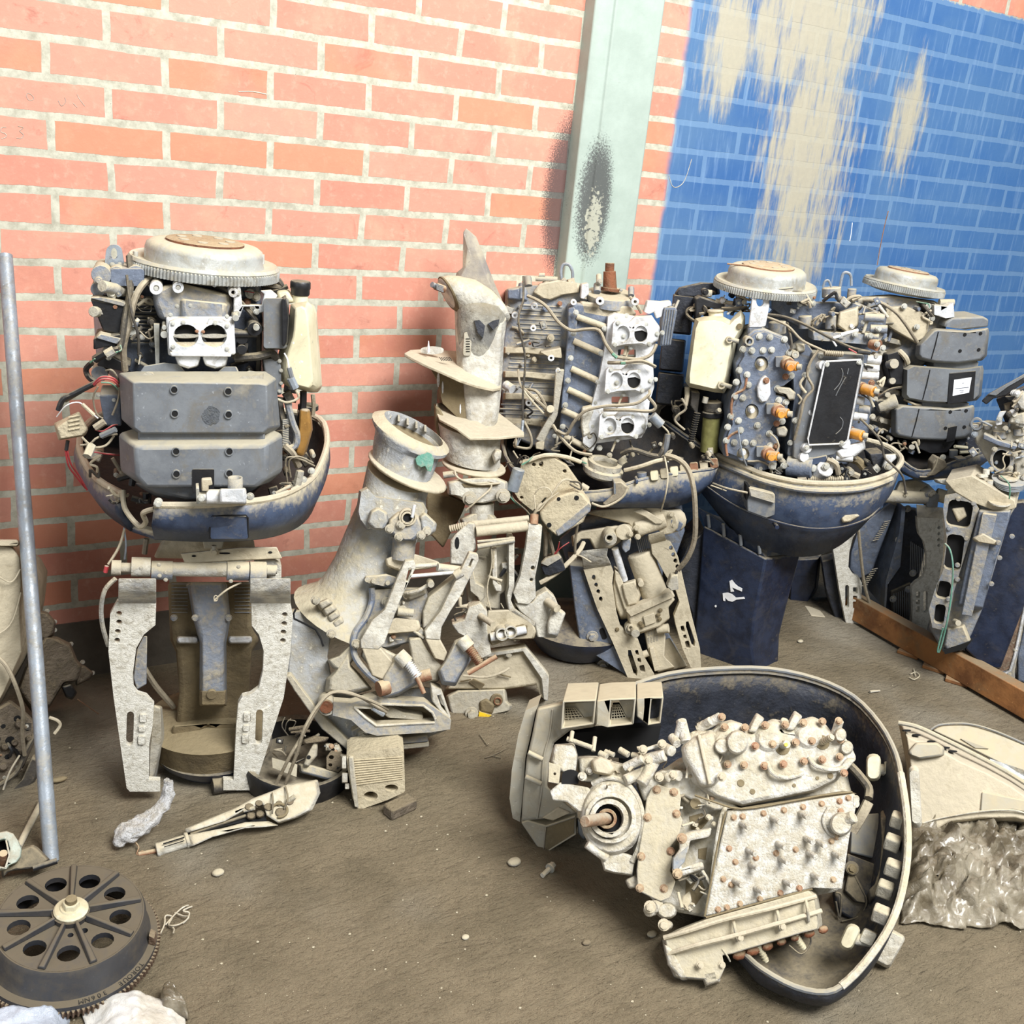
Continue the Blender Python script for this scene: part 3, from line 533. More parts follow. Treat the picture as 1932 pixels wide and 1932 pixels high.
wires(T1, a, [
 ('rubber', 20, [(545, 210, -.03), (555, 400, 0), (520, 600, .03), (490, 780, .04), (430, 820, .05)]), ('hose', 20, [(740, 310, -.04), (640, 380, 0), (580, 480, .02), (545, 640, .03), (510, 780, .03), (520, 930, .02)]),
 ('rubber', 9, [(530, 330, .01), (560, 560, .04), (600, 700, .04), (605, 820, .03)]), ('black', 26, [(330, 860, .05), (400, 820, .06), (480, 800, .06)]), ('dusty', 30, [(400, 830, .065), (450, 800, .065)]),
 ('green', 5, [(460, 815, .07), (495, 800, .06), (490, 770, .05)]), ('green', 5, [(300, 880, .05), (330, 855, .06)]), ('black', 18, [(310, 880, .04), (275, 920, .03), (290, 970, .03), (330, 1000, .03)]),
 ('red', 6, [(320, 1015, .05), (370, 970, .06), (440, 975, .06), (480, 1010, .04)]), ('red', 6, [(325, 1022, .05), (375, 985, .06), (440, 990, .06), (480, 1030, .04)]), ('green', 5, [(370, 1005, .06), (430, 1010, .06), (475, 1050, .04)]),
 ('black', 18, [(330, 1010, .04), (200, 1075, .03), (130, 1110, .03), (100, 1180, .03)]), ('hose', 15, [(335, 1000, .03), (240, 1060, .02), (140, 1120, .02)]),
 ('whitep', 4, [(90, 1220, .03), (150, 1150, .05), (230, 1130, .05), (290, 1180, .05), (350, 1230, .06)]), ('tan', 12, [(250, 1140, .055), (325, 1210, .055)]), ('hose', 24, [(330, 1290, .06), (390, 1250, .06)]),
 ('red', 5, [(330, 1300, .05), (380, 1310, .05), (440, 1275, .05), (470, 1270, .03)]), ('plastic', 20, [(370, 1340, .06), (460, 1300, .07)]), ('hose', 7, [(240, 1400, .05), (300, 1390, .06), (350, 1350, .06), (470, 1330, .04)]),
 ('dusty', 28, [(310, 1400, .06), (280, 1470, .08)]), ('hose', 8, [(250, 1350, .04), (320, 1410, .06), (400, 1400, .06), (450, 1340, .05)]), ('red', 6, [(320, 1440, .03), (420, 1455, .03), (490, 1460, .0)]),
 ('black', 12, [(160, 1370, .02), (150, 1430, .02)]), ('red', 6, [(155, 1430, .02), (180, 1520, .0), (230, 1590, -.03), (280, 1680, -.06)]), ('red', 6, [(145, 1430, .02), (165, 1530, .0), (215, 1600, -.03), (270, 1670, -.06)]),
 ('hose', 7, [(400, 930, .03), (440, 930, .04), (480, 1000, .03), (480, 1100, .03), (440, 1210, .03)]), ('hose', 6, [(350, 1030, .02), (320, 1100, .02), (340, 1200, .02), (380, 1230, .02)]),
 ('rubber', 16, [(1100, 400, -.02), (1200, 460, .0), (1300, 560, .02), (1350, 640, .02), (1360, 800, .0), (1355, 930, -.02)]), ('rubber', 20, [(1300, 370, -.1), (1420, 400, -.08), (1500, 400, -.08), (1480, 360, -.08)]), ('rubber', 16, [(1340, 400, -.1), (1440, 430, -.08), (1540, 400, -.08)]),
 ('rubber', 26, [(1210, 850, .02), (1350, 840, .03), (1440, 820, .02), (1470, 860, 0)]), ('rubber', 14, [(1200, 850, .02), (1270, 800, .03), (1280, 760, .03)]), ('red', 4, [(1270, 430, -.02), (1330, 440, -.02)]),
 ('whitep', 5, [(1520, 820, .03), (1540, 860, .03), (1550, 920, .03)]), ('plastic', 16, [(1550, 910, .03), (1570, 980, .03)]), ('steel', 26, [(1560, 975, .03), (1590, 1040, .03)]), ('tan', 8, [(1590, 1050, .03), (1610, 1100, .03), (1540, 1130, .03), (1480, 1110, .02)]),
 ('black', 22, [(1640, 1060, -.02), (1635, 1180, -.02), (1600, 1290, -.02)]), ('hose', 14, [(1700, 1080, -.02), (1705, 1150, -.02), (1700, 1210, -.02)]),
 ('slate_d', 22, [(1540, 1130, .02), (1570, 1250, .02), (1600, 1330, .02), (1590, 1400, .02), (1540, 1420, .02)]), ('rubber', 20, [(1490, 1100, .0), (1510, 1230, .01), (1540, 1290, .02)]), ('hose', 24, [(1520, 1400, .03), (1570, 1450, .03), (1610, 1530, .02)]),
 ('hose', 6, [(1560, 1600, .03), (1550, 1500, .04), (1610, 1470, .04), (1700, 1510, .0)]), ('hose', 6, [(1540, 1640, .03), (1530, 1490, .04), (1600, 1480, .04), (1710, 1530, .0)]), ('hose', 5, [(1500, 1670, .03), (1560, 1640, .04), (1570, 1700, .04)]),
 ('dusty', 26, [(1620, 1560, .02), (1590, 1700, .02)]), ('hose', 12, [(440, 1480, 0), (490, 1560, 0)]), ('black', 22, [(470, 1610, .02), (560, 1590, .02), (560, 1650, .02)]), ('black', 20, [(560, 1730, .03), (640, 1750, .03), (650, 1700, .03)]),
], 'hose')
b = B(); k = [(1530 + 18 * math.sin(i * 1.57) * 0, 1240 + i * 11, .02) for i in range(16)]
for q in k: b.bar((q[0] - 20, q[1] + 4, q[2]), (q[0] + 18, q[1] - 4, q[2]), 6, seg=6)
b.build('corrugated_conduit', 'plastic', T1)
b = B(); b.sec([([(1600, 1160), (1690, 1160), (1700, 1300), (1650, 1480), (1580, 1470), (1600, 1300)], -.08), ([(1620, 1170), (1680, 1170), (1690, 1300), (1640, 1470), (1590, 1460), (1610, 1300)], -.0)]); b.build('fuel_filter', mat('amber_brown_plastic', (150, 112, 58), (110, 80, 42), .1, rough=.3, bump=.05), T1, bevel=.006)
b = B(); b.rod(a.p(1670, 1175, -.04), a.p(1670, 1145, -.04), .022, .022, 20); b.build('filter_cap', 'black', T1, bevel=.002)
bolts(T1, a, [(1540, 1690, .02), (1640, 1615, .0), (1690, 1560, -.03)], 18, .02)
# mid section under the cowl
B(b_).sec([([(500, 280), (560, 150), (1230, 140), (1240, 200), (1190, 300)], -.2), ([(500, 280), (560, 150), (1230, 140), (1240, 200), (1190, 300)], -.02)]).build('swivel_head', 'tan', T1, bevel=.006)
B(b_).pr([(855, 140), (1020, 140), (1005, 215), (870, 215)], .0, .02).build('tab', 'tan', T1, bevel=.002)
B(b_).sec([([(695, 245), (1140, 200), (1400, 200), (1440, 285), (1160, 300), (730, 325)], .03), ([(700, 250), (1140, 205), (1400, 203), (1440, 285), (1160, 295), (730, 322)], .045)]).build('steering_plate', 'tan', T1, bevel=.002)
bolts(T1, b_, [(943, 235, .05)], 24, .05, 'tan'); b = B(b_); b.bar((943, 240, .05), (943, 190, .05), 16); b.build('stud', 'dusty', T1)
parts(T1, b_, 'slot', 'hole', [lambda b, q=q: b.pr(arc(*q, 0, 360, 12), .04, .0465) for q in ((795, 268, 16, 7), (1352, 241, 16, 7), (1020, 248, 40, 6))])
# tilt tube and eyes
b = B(b_); b.bar((200, 350, .05), (1400, 365, .05), 36, seg=24); b.build('tilt_tube', 'dusty', T1)
b = B(b_); b.bar((640, 362, .05), (1035, 368, .05), 52, seg=28); b.build('tube_sleeve', 'pale', T1)
for x0, x1, y, r, m in ((195, 265, 350, 55, 'dusty'), (340, 480, 345, 72, 'pale'), (485, 640, 370, 70, 'slate_d'), (1035, 1195, 375, 70, 'slate_d'), (1200, 1320, 385, 80, 'slate_d'), (1325, 1390, 372, 42, 'dusty')):
    b = B(b_); b.bar((x0, y, .05), (x1, y + 2, .05), r, seg=24); b.build('tube_clamp', m, T1, bevel=.003)
B(b_).pr([(1250, 300), (1400, 300), (1435, 340), (1435, 450), (1330, 450), (1250, 400)], -.04, .03).build('side_ear', 'pale', T1, bevel=.004)
bolts(T1, b_, [(540, 330, .13), (545, 410, .13), (588, 385, .13), (590, 440, .13), (1063, 395, .13), (1065, 450, .13), (1120, 345, .13), (410, 355, .13)], 12, .13, 'dusty')
# clamp bracket plates
hl = [arc(250, 686, 22, 18, 0, 360, 14), arc(249, 750, 22, 20, 0, 360, 14), arc(240, 817, 22, 18, 0, 360, 14), arc(236, 882, 22, 19, 0, 360, 14), rr(303, 1400, 356, 1652, 26, 2), rr(398, 1420, 452, 1480, 10), rr(390, 1510, 445, 1550, 10), rr(385, 1578, 440, 1645, 10)]
LP = [(235, 600), (520, 610), (515, 770), (430, 840), (375, 940), (350, 1130), (355, 1230), (385, 1270), (450, 1290), (505, 1350), (495, 1500), (470, 1640), (468, 1900), (550, 1905), (550, 1985), (330, 1985), (305, 1960), (210, 1300), (172, 960), (185, 690)]
bracket_plate(T1, b_, LP, hl, .02, .035)
hr = [arc(1458, 695, 22, 19, 0, 360, 14), arc(1454, 760, 22, 19, 0, 360, 14), arc(1448, 822, 22, 19, 0, 360, 14), arc(1444, 884, 22, 19, 0, 360, 14), rr(1245, 1385, 1297, 1640, 26, 2), rr(1158, 1410, 1208, 1475, 10), rr(1152, 1502, 1202, 1548, 10), rr(1145, 1568, 1195, 1636, 10)]
RP = [(1215, 610), (1500, 610), (1517, 700), (1500, 960), (1450, 1300), (1260, 1890), (1215, 1975), (1010, 1975), (1010, 1900), (1085, 1900), (1105, 1500), (1120, 1340), (1150, 1290), (1210, 1275), (1270, 1230), (1300, 1100), (1305, 960), (1270, 840), (1218, 775)]
bracket_plate(T1, b_, RP, hr, .02, .035)
# raised pads of the slots
parts(T1, b_, 'pad', 'white', [lambda b, q=q: b.pr(rr(*q, 10), .03, .041) for q in ((400, 1425, 450, 1478), (392, 1513, 443, 1548), (388, 1582, 438, 1642), (1160, 1413, 1206, 1472), (1154, 1505, 1200, 1545), (1147, 1571, 1193, 1633))], bevel=.002)
# folded shoulders from plate up to the tube
for x0, x1, xa, xb in ((245, 520, 235, 520), (1205, 1500, 1215, 1500)):
    b = B(b_); b.loft([[b_.p(x0, y0, h - .012), b_.p(x1, y0, h - .012), b_.p(x1, y0, h), b_.p(x0, y0, h)] for y0, h in ((430, .085), (500, .085), (540, .075), (580, .045), (612, .035))]); b.build('bracket_shoulder', 'pale', T1, bevel=.002)
# side webs of the brackets, behind
B(b_).sec([([(430, 850), (455, 850), (450, 1200), (380, 1240), (355, 1150), (380, 950)], -.12), ([(430, 850), (455, 850), (450, 1200), (380, 1240), (355, 1150), (380, 950)], .02)]).build('bracket_web', 'slate_d', T1, bevel=.002)
B(b_).sec([([(500, 1350), (565, 1360), (585, 1600), (520, 1900), (470, 1890), (475, 1600)], -.08), ([(500, 1350), (550, 1370), (560, 1600), (500, 1890), (470, 1890), (475, 1600)], .02)]).build('bracket_web', 'dusty', T1, bevel=.004)
# leg housing between the plates
B(b_).sec([([(605, 455), (1225, 455), (1220, 800), (1280, 880), (1220, 960), (1200, 1260), (1250, 1500), (640, 1600), (690, 1270), (665, 970), (620, 880)], -.26), ([(605, 455), (1225, 455), (1215, 780), (1260, 870), (1215, 950), (1190, 1250), (1100, 1590), (650, 1600), (690, 1260), (670, 960), (640, 880)], -.1)]).build('exhaust_housing', 'brown', T1, bevel=.01)
B(b_).sec([([(740, 455), (1040, 455), (1065, 720), (1035, 900), (1040, 1355), (832, 1355), (835, 900), (785, 720)], -.1), ([(770, 455), (1010, 455), (1045, 720), (1010, 900), (1015, 1345), (855, 1345), (855, 900), (805, 720)], -.03)]).build('swivel_housing', 'slate_d', T1, bevel=.008)
b = B(b_); b.sec([(rr(835, 1240, 1035, 1360, 10), -.06), (rr(855, 1255, 1020, 1350, 10), -.015)]); b.build('housing_foot', 'brown', T1, bevel=.003)
B(b_).cyl(925, 1280, 34, -.02, -.01).build('boss', 'brown', T1)
for sx in (620, 1080):
    for r in range(17): b = B(b_); b.bar((sx + 12, 470 + r * 13, -.098), (sx + 130, 470 + r * 13, -.098), 3.4, seg=6); b.build('grip_rib', 'slate', T1) if r % 2 == 0 else None
for x0, x1 in ((670, 830), (1045, 1220)): b = B(b_); b.sec([(rr(x0, 850, x1, 905, 20), -.1), (rr(x0 + 10, 858, x1 - 10, 898, 20), -.08)]); b.build('water_port', 'alu', T1, bevel=.002)
bolts(T1, b_, [(805, 715, -.03), (1048, 715, -.03), (765, 480, -.05), (1005, 480, -.05), (650, 715, -.09)], 20, -.03, 'slate_d', 'cap')
b = B(b_); b.sec([([(620, 1590), (640, 1500), (1100, 1480), (1100, 1590), (1000, 1560), (900, 1510), (800, 1560), (740, 1600)], -.15), ([(625, 1600), (645, 1500), (1100, 1480), (1100, 1580), (1000, 1550), (900, 1505), (800, 1560), (740, 1605)], -.06)]); b.build('lower_skirt', 'brown', T1, bevel=.005)
b = B(b_); q = b_.p(920, 1700, -.13); b.lathe((q.x, q.y, .03), (0, 0, 1), [(.13, 0), (.14, .02), (.15, .075), (.155, .082), (.12, .09), (.05, .1), (.001, .1)], 48); b.build('anti_ventilation_plate', 'brown', T1)
b = B(b_); q = b_.p(940, 1800, -.12); b.lathe((q.x, q.y, .0), (0, 0, 1), [(.1, 0.002), (.13, .03), (.14, .05)], 40); b.build('gearcase_base', 'navy', T1)
wires(T1, b_, [('dusty', 17, [(225, 430, .06), (150, 510, .06), (120, 640, .05), (130, 780, .04), (170, 920, .02)]), ('hose', 10, [(290, 70, .0), (250, 200, .02), (170, 330, .04)]), ('red', 16, [(160, 340, .045), (150, 385, .045)]), ('steel', 7, [(285, 60, 0), (300, 180, .01), (290, 290, .01)]), ('hose', 20, [(450, 140, 0), (435, 250, 0)]), ('tan', 7, [(1140, 460, .05), (1040, 510, .06), (960, 575, .06), (945, 595, .06)]), ('hose', 22, [(430, 1080, -.14), (520, 1220, -.15), (650, 1370, -.16)])], 'hose')
b = B(b_); b.tube([(x, y, .061) for x, y in arc(955, 575, 14, 20, 0, 360, 8)] + [(969, 575, .061)], 4, 6, 2); b.build('ring_terminal', 'tan', T1)
# ------------------------------------------------------------ upturned midsection leaning in the middle
M['palegrey'] = mat('speckled_grey_casting', (168, 170, 170), (118, 124, 134), .42, (196, 186, 158), rough=.75, ns=15, bump=.6, spots=(222, 222, 216), sp=.6, sps=60)
T2 = thing('outboard_midsection', PZ(640, 1330, 0), 'upturned dusty outboard midsection with oval open collar, teal paint patch and two clamp arms', 'engine part', 'upturned midsections leaning on the wall')
f2 = Fr(PY(700, 1400, -.72), -20, 12); e = f2.at(540, 750, 3.715); g = f2.at(500, 1150, 3.45)
b = MB(e); b.loft([ov(e, 880, 230, 262, 78, 28, -.12, .09), ov(e, 872, 250, 300, 92, 27, -.12, .1), ov(e, 865, 275, 292, 92, 27, -.12, .1), ov(e, 855, 300, 248, 100, 25, -.12, .085), ov(e, 830, 400, 236, 112, 22, -.12, .085), ov(e, 815, 480, 222, 105, 20, -.12, .085)], (0, 1))
b.loft([ov(e, 880, 230, 262, 78, 28, -.12, .09), ov(e, 893, 218, 232, 62, 29, -.12, .075), ov(e, 890, 300, 215, 60, 28, -.14, .065)], (0, 0))
b.build('exhaust_collar', 'palegrey', T2, smooth=50)
b = MB(e); b.loft([ov(e, 888, 300, 214, 59, 28, -.14, .064), ov(e, 888, 306, 212, 58, 28, -.14, .064)]); b.build('collar_opening', 'brown', T2)
for i in range(5): b = MB(e); x = 720 + i * 62; y = 95 + i * 24; b.sec([([(x, y), (x + 14, y + 2), (x + 16, y + 50), (x, y + 46)], -.2), ([(x, y), (x + 14, y + 2), (x + 16, y + 50), (x, y + 46)], -.16)]); b.build('inner_rib', 'dusty', T2)
b = MB(e); b.loft([ov(e, 848, 500, 288, 84, 25, -.12, .11), ov(e, 848, 512, 300, 90, 25, -.12, .115), ov(e, 848, 530, 296, 88, 25, -.12, .11)]); b.build('splash_plate', 'tan', T2, bevel=.002)
b = MB(e); b.loft([ov(e, 790, 540, 235, 100, 22, -.12, .085), ov(e, 765, 640, 228, 105, 18, -.12, .085), ov(e, 750, 740, 235, 105, 15, -.12, .09), ov(e, 720, 830, 240, 100, 15, -.12, .09), ov(e, 650, 1020, 250, 105, 18, -.12, .09), ov(e, 590, 1200, 262, 110, 20, -.12, .1), ov(e, 530, 1360, 290, 115, 22, -.12, .11), ov(e, 500, 1450, 330, 130, 24, -.11, .12), ov(e, 440, 1540, 420, 170, 25, -.1, .13)]); b.build('leg_casting', 'palegrey', T2, smooth=60)
P(T2, e, 'paint_patch', 'teal', [(905, 430), (930, 400), (965, 395), (990, 380), (1020, 395), (1035, 430), (1030, 470), (1015, 520), (990, 515), (975, 480), (945, 490), (915, 470)], -.06, -.03, bevel=.001)
# clamp head
G(T2, e, 'clamp_head', 'palegrey', [(490, 800), (510, 650), (560, 625), (620, 690), (700, 700), (960, 735), (990, 790), (985, 840), (900, 900), (720, 930), (560, 930), (505, 860)], -.13, .0, .92)
G(T2, e, 'clamp_ear', 'palegrey', [(590, 790), (640, 765), (710, 805), (720, 870), (690, 930), (610, 930), (560, 880)], -.04, .035, .85); G(T2, e, 'clamp_ear', 'palegrey', [(930, 830), (970, 800), (1055, 880), (1050, 935), (1000, 975), (950, 950)], -.04, .03, .85)
G(T2, e, 'pivot_cover', 'slate_d', [(720, 850), (780, 800), (860, 790), (930, 830), (950, 880), (960, 960), (900, 1005), (820, 1010), (740, 960), (700, 920)], -.03, .04, .9)
Ri(T2, e, 'seal_ring', 'tan', [(852, 840, 62, 48, .03, .047), (850, 845, 44, 32, .035, .05)]); Cy(T2, e, 'bore', 'hole', [(850, 845, 32, .03, .042)])
bolts(T2, e, [(725, 920, .04), (790, 975, .04), (945, 965, .04), (985, 935, .035), (805, 890, .045)], 26, .04, 'dusty')
Ba(T2, e, 'stud', 'alu', [((882, 840, .05), (900, 750, .05), 12)]); Ba(T2, e, 'pivot_barrel', 'slate_d', [((830, 980, -.01), (815, 1130, -.01), 84)])
G(T2, e, 'shoulder', 'tan', [(690, 1130), (740, 1110), (900, 1095), (1070, 1150), (1075, 1175), (1000, 1200), (800, 1220), (700, 1180)], -.1, .0, .95)
# rope guide with studs
b = MB(e); b.sec([([(550, 1250), (700, 1235), (780, 1260), (790, 1300), (700, 1330), (560, 1300)], -.03), ([(550, 1250), (700, 1238), (775, 1262), (780, 1300), (700, 1328), (560, 1300)], .02)]); b.build('stop_bar', 'slate_d', T2, bevel=.004)
Cy(T2, e, 'stud', 'dusty', [(568, 1278, 18, .01, .028), (612, 1288, 16, .01, .028), (712, 1302, 16, .01, .028)])
# curved dark band of the bracket
b = MB(e); b.tube([(600, 1330, .0), (600, 1430, .0), (560, 1540, .01), (490, 1640, .02), (470, 1740, .03), (490, 1830, .04), (560, 1920, .05), (640, 1990, .05)], 24, 8); b.build('curved_band', 'slate', T2)
# rear body pieces between the arms
G(T2, e, 'swivel_body', 'slate_d', [(600, 1340), (800, 1330), (980, 1330), (1000, 1390), (960, 1530), (940, 1700), (700, 1760), (560, 1740), (520, 1680), (590, 1500)], -.1, -.0, .96)
G(T2, e, 'swivel_step', 'tan', [(700, 1590), (760, 1540), (930, 1560), (945, 1610), (930, 1640), (690, 1660)], -.02, .03, .95); G(T2, e, 'swivel_web', 'dusty', [(800, 1360), (960, 1330), (980, 1380), (870, 1420), (820, 1400)], -.03, .02)
bolts(T2, e, [(815, 1490, .02), (700, 1430, .01), (490, 1725, .05), (315, 1655, .03), (205, 1420, .02)], 26, .02, 'dusty'); Ba(T2, e, 'pivot_pin', 'dusty', [((780, 1500, .03), (890, 1510, .03), 30)])
# clamp arms
ARM = [(835, 1145), (895, 1140), (912, 1185), (800, 1420), (740, 1580), (690, 1720), (650, 1765), (520, 1755), (522, 1700), (605, 1560), (690, 1490), (780, 1260)]
P(T2, e, 'clamp_arm', 'pale', ARM, .04, .062, [[(860, 1200), (872, 1195), (880, 1210), (850, 1290), (838, 1285)]])
P(T2, e, 'clamp_arm', 'pale', [(1285, 1085), (1345, 1098), (1350, 1140), (1230, 1380), (1150, 1500), (1090, 1610), (1080, 1700), (980, 1692), (972, 1640), (1080, 1500), (1200, 1260)], .03, .052, [[(1300, 1130), (1312, 1135), (1290, 1190), (1275, 1185)]])
for poly, h0, h1 in (([(530, 1755), (660, 1755), (760, 1870), (850, 1960), (760, 2010), (600, 1950)], .03, .06), ([(975, 1690), (1080, 1700), (1130, 1790), (1110, 1850), (1040, 1830)], .02, .05)): P(T2, e, 'arm_foot', 'tan', poly, h0, h1)
P(T2, e, 'inner_arm', 'dusty', [(1000, 1400), (1090, 1330), (1200, 1240), (1240, 1260), (1150, 1420), (1060, 1560), (960, 1620), (960, 1500)], -.02, .02); 
Ba(T2, e, 'cross_rod', 'alu', [((870, 1252, .055), (1175, 1226, .05), 13)]); Ba(T2, e, 'cross_pin', 'dusty', [((1180, 1250, .05), (1230, 1220, .05), 34)])
b = MB(e); b.tube([(850, 1370, .03), (930, 1350, .04), (1000, 1310, .04), (1020, 1300, .03)], 14); b.build('tie_lever', 'pale', T2); Cy(T2, e, 'stud', 'dusty', [(1015, 1310, 24, .03, .06)])
Ba(T2, e, 'brace', 'pale', [((905, 1180, .04), (1070, 1170, .03), 16), ((1060, 1190, .04), (1220, 1210, .03), 30)])
# mounting flange at the bottom
FL = [(150, 0), (300, -30), (420, 180), (400, 300), (440, 500), (560, 560), (1040, 500), (1150, 520), (1200, 700), (1200, 780), (1060, 830), (1068, 890), (880, 905), (640, 932), (540, 905), (380, 770), (200, 520), (130, 430), (150, 200)]
G(T2, g, 'mounting_flange', 'palegrey', FL, -.12, -.02, .97); P(T2, g, 'flange_rim', 'dusty', [(130, 430), (165, 420), (330, 640), (560, 870), (650, 900), (870, 880), (1068, 860), (1068, 895), (880, 915), (640, 938), (530, 912), (370, 780), (190, 530)], -.06, .0)
P(T2, g, 'flange_face', 'slate_d', [(560, 790), (620, 760), (720, 850), (1060, 820), (1064, 862), (880, 880), (640, 895), (575, 860)], -.03, .006)
G(T2, g, 'gearcase_fillet', 'dusty', [(400, 330), (440, 380), (520, 420), (560, 350), (600, 300), (560, 220), (480, 300)], -.05, .03); G(T2, g, 'casting_cone', 'dusty', [(400, 450), (450, 400), (545, 250), (560, 360), (620, 420), (700, 520), (560, 560), (390, 540)], -.04, .035, .8)
TR = [(445, 600), (560, 610), (720, 560), (860, 590), (1040, 600), (1100, 640), (1190, 700), (1212, 720), (1205, 780), (1080, 800), (730, 822), (650, 800), (560, 720), (480, 700), (440, 690)]
TH = [(580, 635), (700, 640), (760, 615), (1030, 625), (1090, 670), (1110, 712), (1105, 735), (900, 745), (725, 755), (650, 700)]
P(T2, g, 'latch_tray', 'slate_d', TR, .02, .055, [TH]); P(T2, g, 'tray_floor', 'brown', TH, -.02, .0); b = MB(g); b.tube([(x, y, .056) for x, y in TH + TH[:1]], 9, k=1); b.build('tray_lip', 'pale', T2)
P(T2, g, 'tray_lug', 'dusty', [(785, 640), (810, 630), (900, 670), (1030, 690), (1030, 720), (800, 705), (780, 690)], -.0, .03); P(T2, g, 'end_frame', 'pale', [(1080, 490), (1150, 520), (1210, 700), (1190, 730), (1090, 600)], .0, .045, [[(1120, 560), (1140, 560), (1180, 670), (1150, 640)]])
Cy(T2, g, 'flange_boss', 'slate_d', [(640, 820, 36, .0, .02)]); bolts(T2, g, [(640, 822, .02)], 24, .02, 'dusty'); Cy(T2, g, 'rusty_plug', 'rust', [(398, 635, 44, .0, .06)]); Ri(T2, g, 'plug_ring', 'pale', [(400, 635, 56, 42, .0, .05)])
# clamp screws
G(T2, g, 'screw_yoke', 'slate_d', [(850, 290), (900, 280), (960, 340), (990, 420), (1000, 480), (870, 560), (780, 590), (730, 560), (760, 440)], -.0, .07, .85); Ba(T2, g, 'clamp_pad', 'rustl', [((800, 500, .06), (738, 518, .07), 52)])
G(T2, g, 'screw_yoke', 'slate_d', [(1235, 200), (1290, 175), (1350, 230), (1340, 330), (1270, 440), (1240, 500), (1150, 490), (1120, 400), (1170, 330)], .0, .07, .85)
G(T2, g, 'yoke_bridge', 'pale', [(640, 250), (750, 240), (870, 300), (900, 400), (760, 430), (720, 420), (620, 300)], -.04, .03, .92); G(T2, g, 'yoke_bridge', 'dusty', [(930, 180), (1010, 170), (1060, 260), (1160, 370), (1130, 470), (1050, 480), (960, 380)], -.04, .035, .92)
Ba(T2, g, 'screw_barrel', 'pale', [((870, 290, .07), (930, 350, .08), 46), ((1280, 190, .07), (1330, 250, .08), 46)])
spring(T2, g, 'clamp_screw', 'alu', (920, 335, .08), (1000, 440, .1), 34, 9); spring(T2, g, 'clamp_screw', 'rust', (1320, 240, .08), (1400, 350, .1), 34, 10)
Ba(T2, g, 'screw_handle', 'rustl', [((980, 420, .1), (1035, 545, .11), 15), ((1320, 415, .1), (1508, 305, .1), 17)]); Ba(T2, g, 'pin', 'rustl', [((1000, 440, .07), (1080, 420, .07), 40)])
wires(T2, g, [('hose', 11, [(790, 670, .04), (740, 640, .06), (620, 570, .08), (500, 535, .1), (400, 560, .11), (320, 680, .12), (220, 860, .12), (160, 960, .12), (80, 1120, .1), (45, 1200, .09)]), ('hose', 11, [(800, 650, .04), (700, 600, .07), (560, 550, .1), (440, 540, .11), (350, 620, .12), (260, 770, .13), (210, 930, .12), (150, 1090, .1), (125, 1160, .09)]),
 ('steel', 16, [(700, 640, .06), (770, 685, .05)])], 'control_cable')
b = MB(g); b.tube([(200, 0, .0), (190, 60, 0), (330, 130, .02), (380, 240, .03)], 7, k=2); b.build('gasket_line', 'hole', T2)
for i in range(4): G(T2, e, 'fillet_rib', 'dusty', [(210 + i * 34, 1440 + i * 46), (300 + i * 30, 1400 + i * 40), (330 + i * 30, 1440 + i * 44), (240 + i * 32, 1500 + i * 44)], -.04, .02, .7)
# ------------------------------------------------------------ upturned lower unit with skeg
T3 = thing('outboard_lower_unit', PZ(930, 1310, 0), 'tall upturned outboard lower unit, skeg pointing up, splined propeller shaft, coated in dust', 'engine part', 'upturned midsections leaning on the wall')
f3 = Fr(PY(930, 1300, -.56), -24, 10); d = f3.at(540, 400, 4.2); e = f3.at(540, 750, 3.715); g = f3.at(500, 1150, 3.45)
b = MB(d); b.sec([([(1403, 160), (1425, 128), (1470, 165), (1505, 195), (1548, 300), (1650, 560), (1720, 720), (1330, 560), (1350, 480), (1398, 440)], -.17), ([(1403, 160), (1425, 128), (1470, 165), (1505, 195), (1548, 300), (1650, 560), (1720, 720), (1330, 560), (1350, 480), (1398, 440)], -.155), ([(1440, 300), (1460, 280), (1490, 300), (1510, 320), (1530, 370), (1610, 560), (1680, 700), (1350, 560), (1390, 500), (1420, 440)], -.14)]); b.build('skeg', mat('bare_skeg_metal', (128, 122, 116), (170, 160, 138), .1, rough=.7, ns=9, bump=.4), T3, bevel=.002)
b = MB(d); b.loft([ov(d, 1262, 640, 30, 118, -28, -.125, .0, hc=.035), ov(d, 1285, 650, 40, 148, -26, -.125, .0, hc=.042), ov(d, 1345, 665, 60, 178, -25, -.13, .0, hc=.055), ov(d, 1430, 685, 75, 195, -25, -.135, .0, hc=.06), ov(d, 1540, 705, 78, 190, -25, -.14, 0, hc=.058), ov(d, 1630, 735, 70, 160, -28, -.145, 0, hc=.05), ov(d, 1700, 775, 50, 110, -30, -.15, 0, hc=.035), ov(d, 1745, 805, 20, 50, -30, -.15, 0, hc=.015)]); b.build('gearcase', 'pale', T3, smooth=60)
b = MB(d); b.loft([ov(d, 1274, 645, 38, 146, -26, -.125, .0, hc=.044), ov(d, 1292, 650, 42, 156, -26, -.125, .0, hc=.046)]); b.build('bearing_ring', 'brown', T3, bevel=.001)
Ba(T3, d, 'propeller_shaft', 'rustl', [((1250, 612, -.08), (1185, 588, -.06), 30)]); Ba(T3, d, 'shaft_tip', 'steel', [((1190, 590, -.061), (1155, 575, -.05), 22)])
for i in range(5): b = MB(d); b.bar((1245, 590 + i * 11, -.06), (1190, 570 + i * 10, -.045), 4, seg=5); b.build('spline', 'steel', T3)
ST = [(1345, 850), (1450, 820), (1740, 850), (1728, 1000), (1705, 1390), (1690, 1560), (1660, 1740), (1400, 1720), (1350, 1200)]
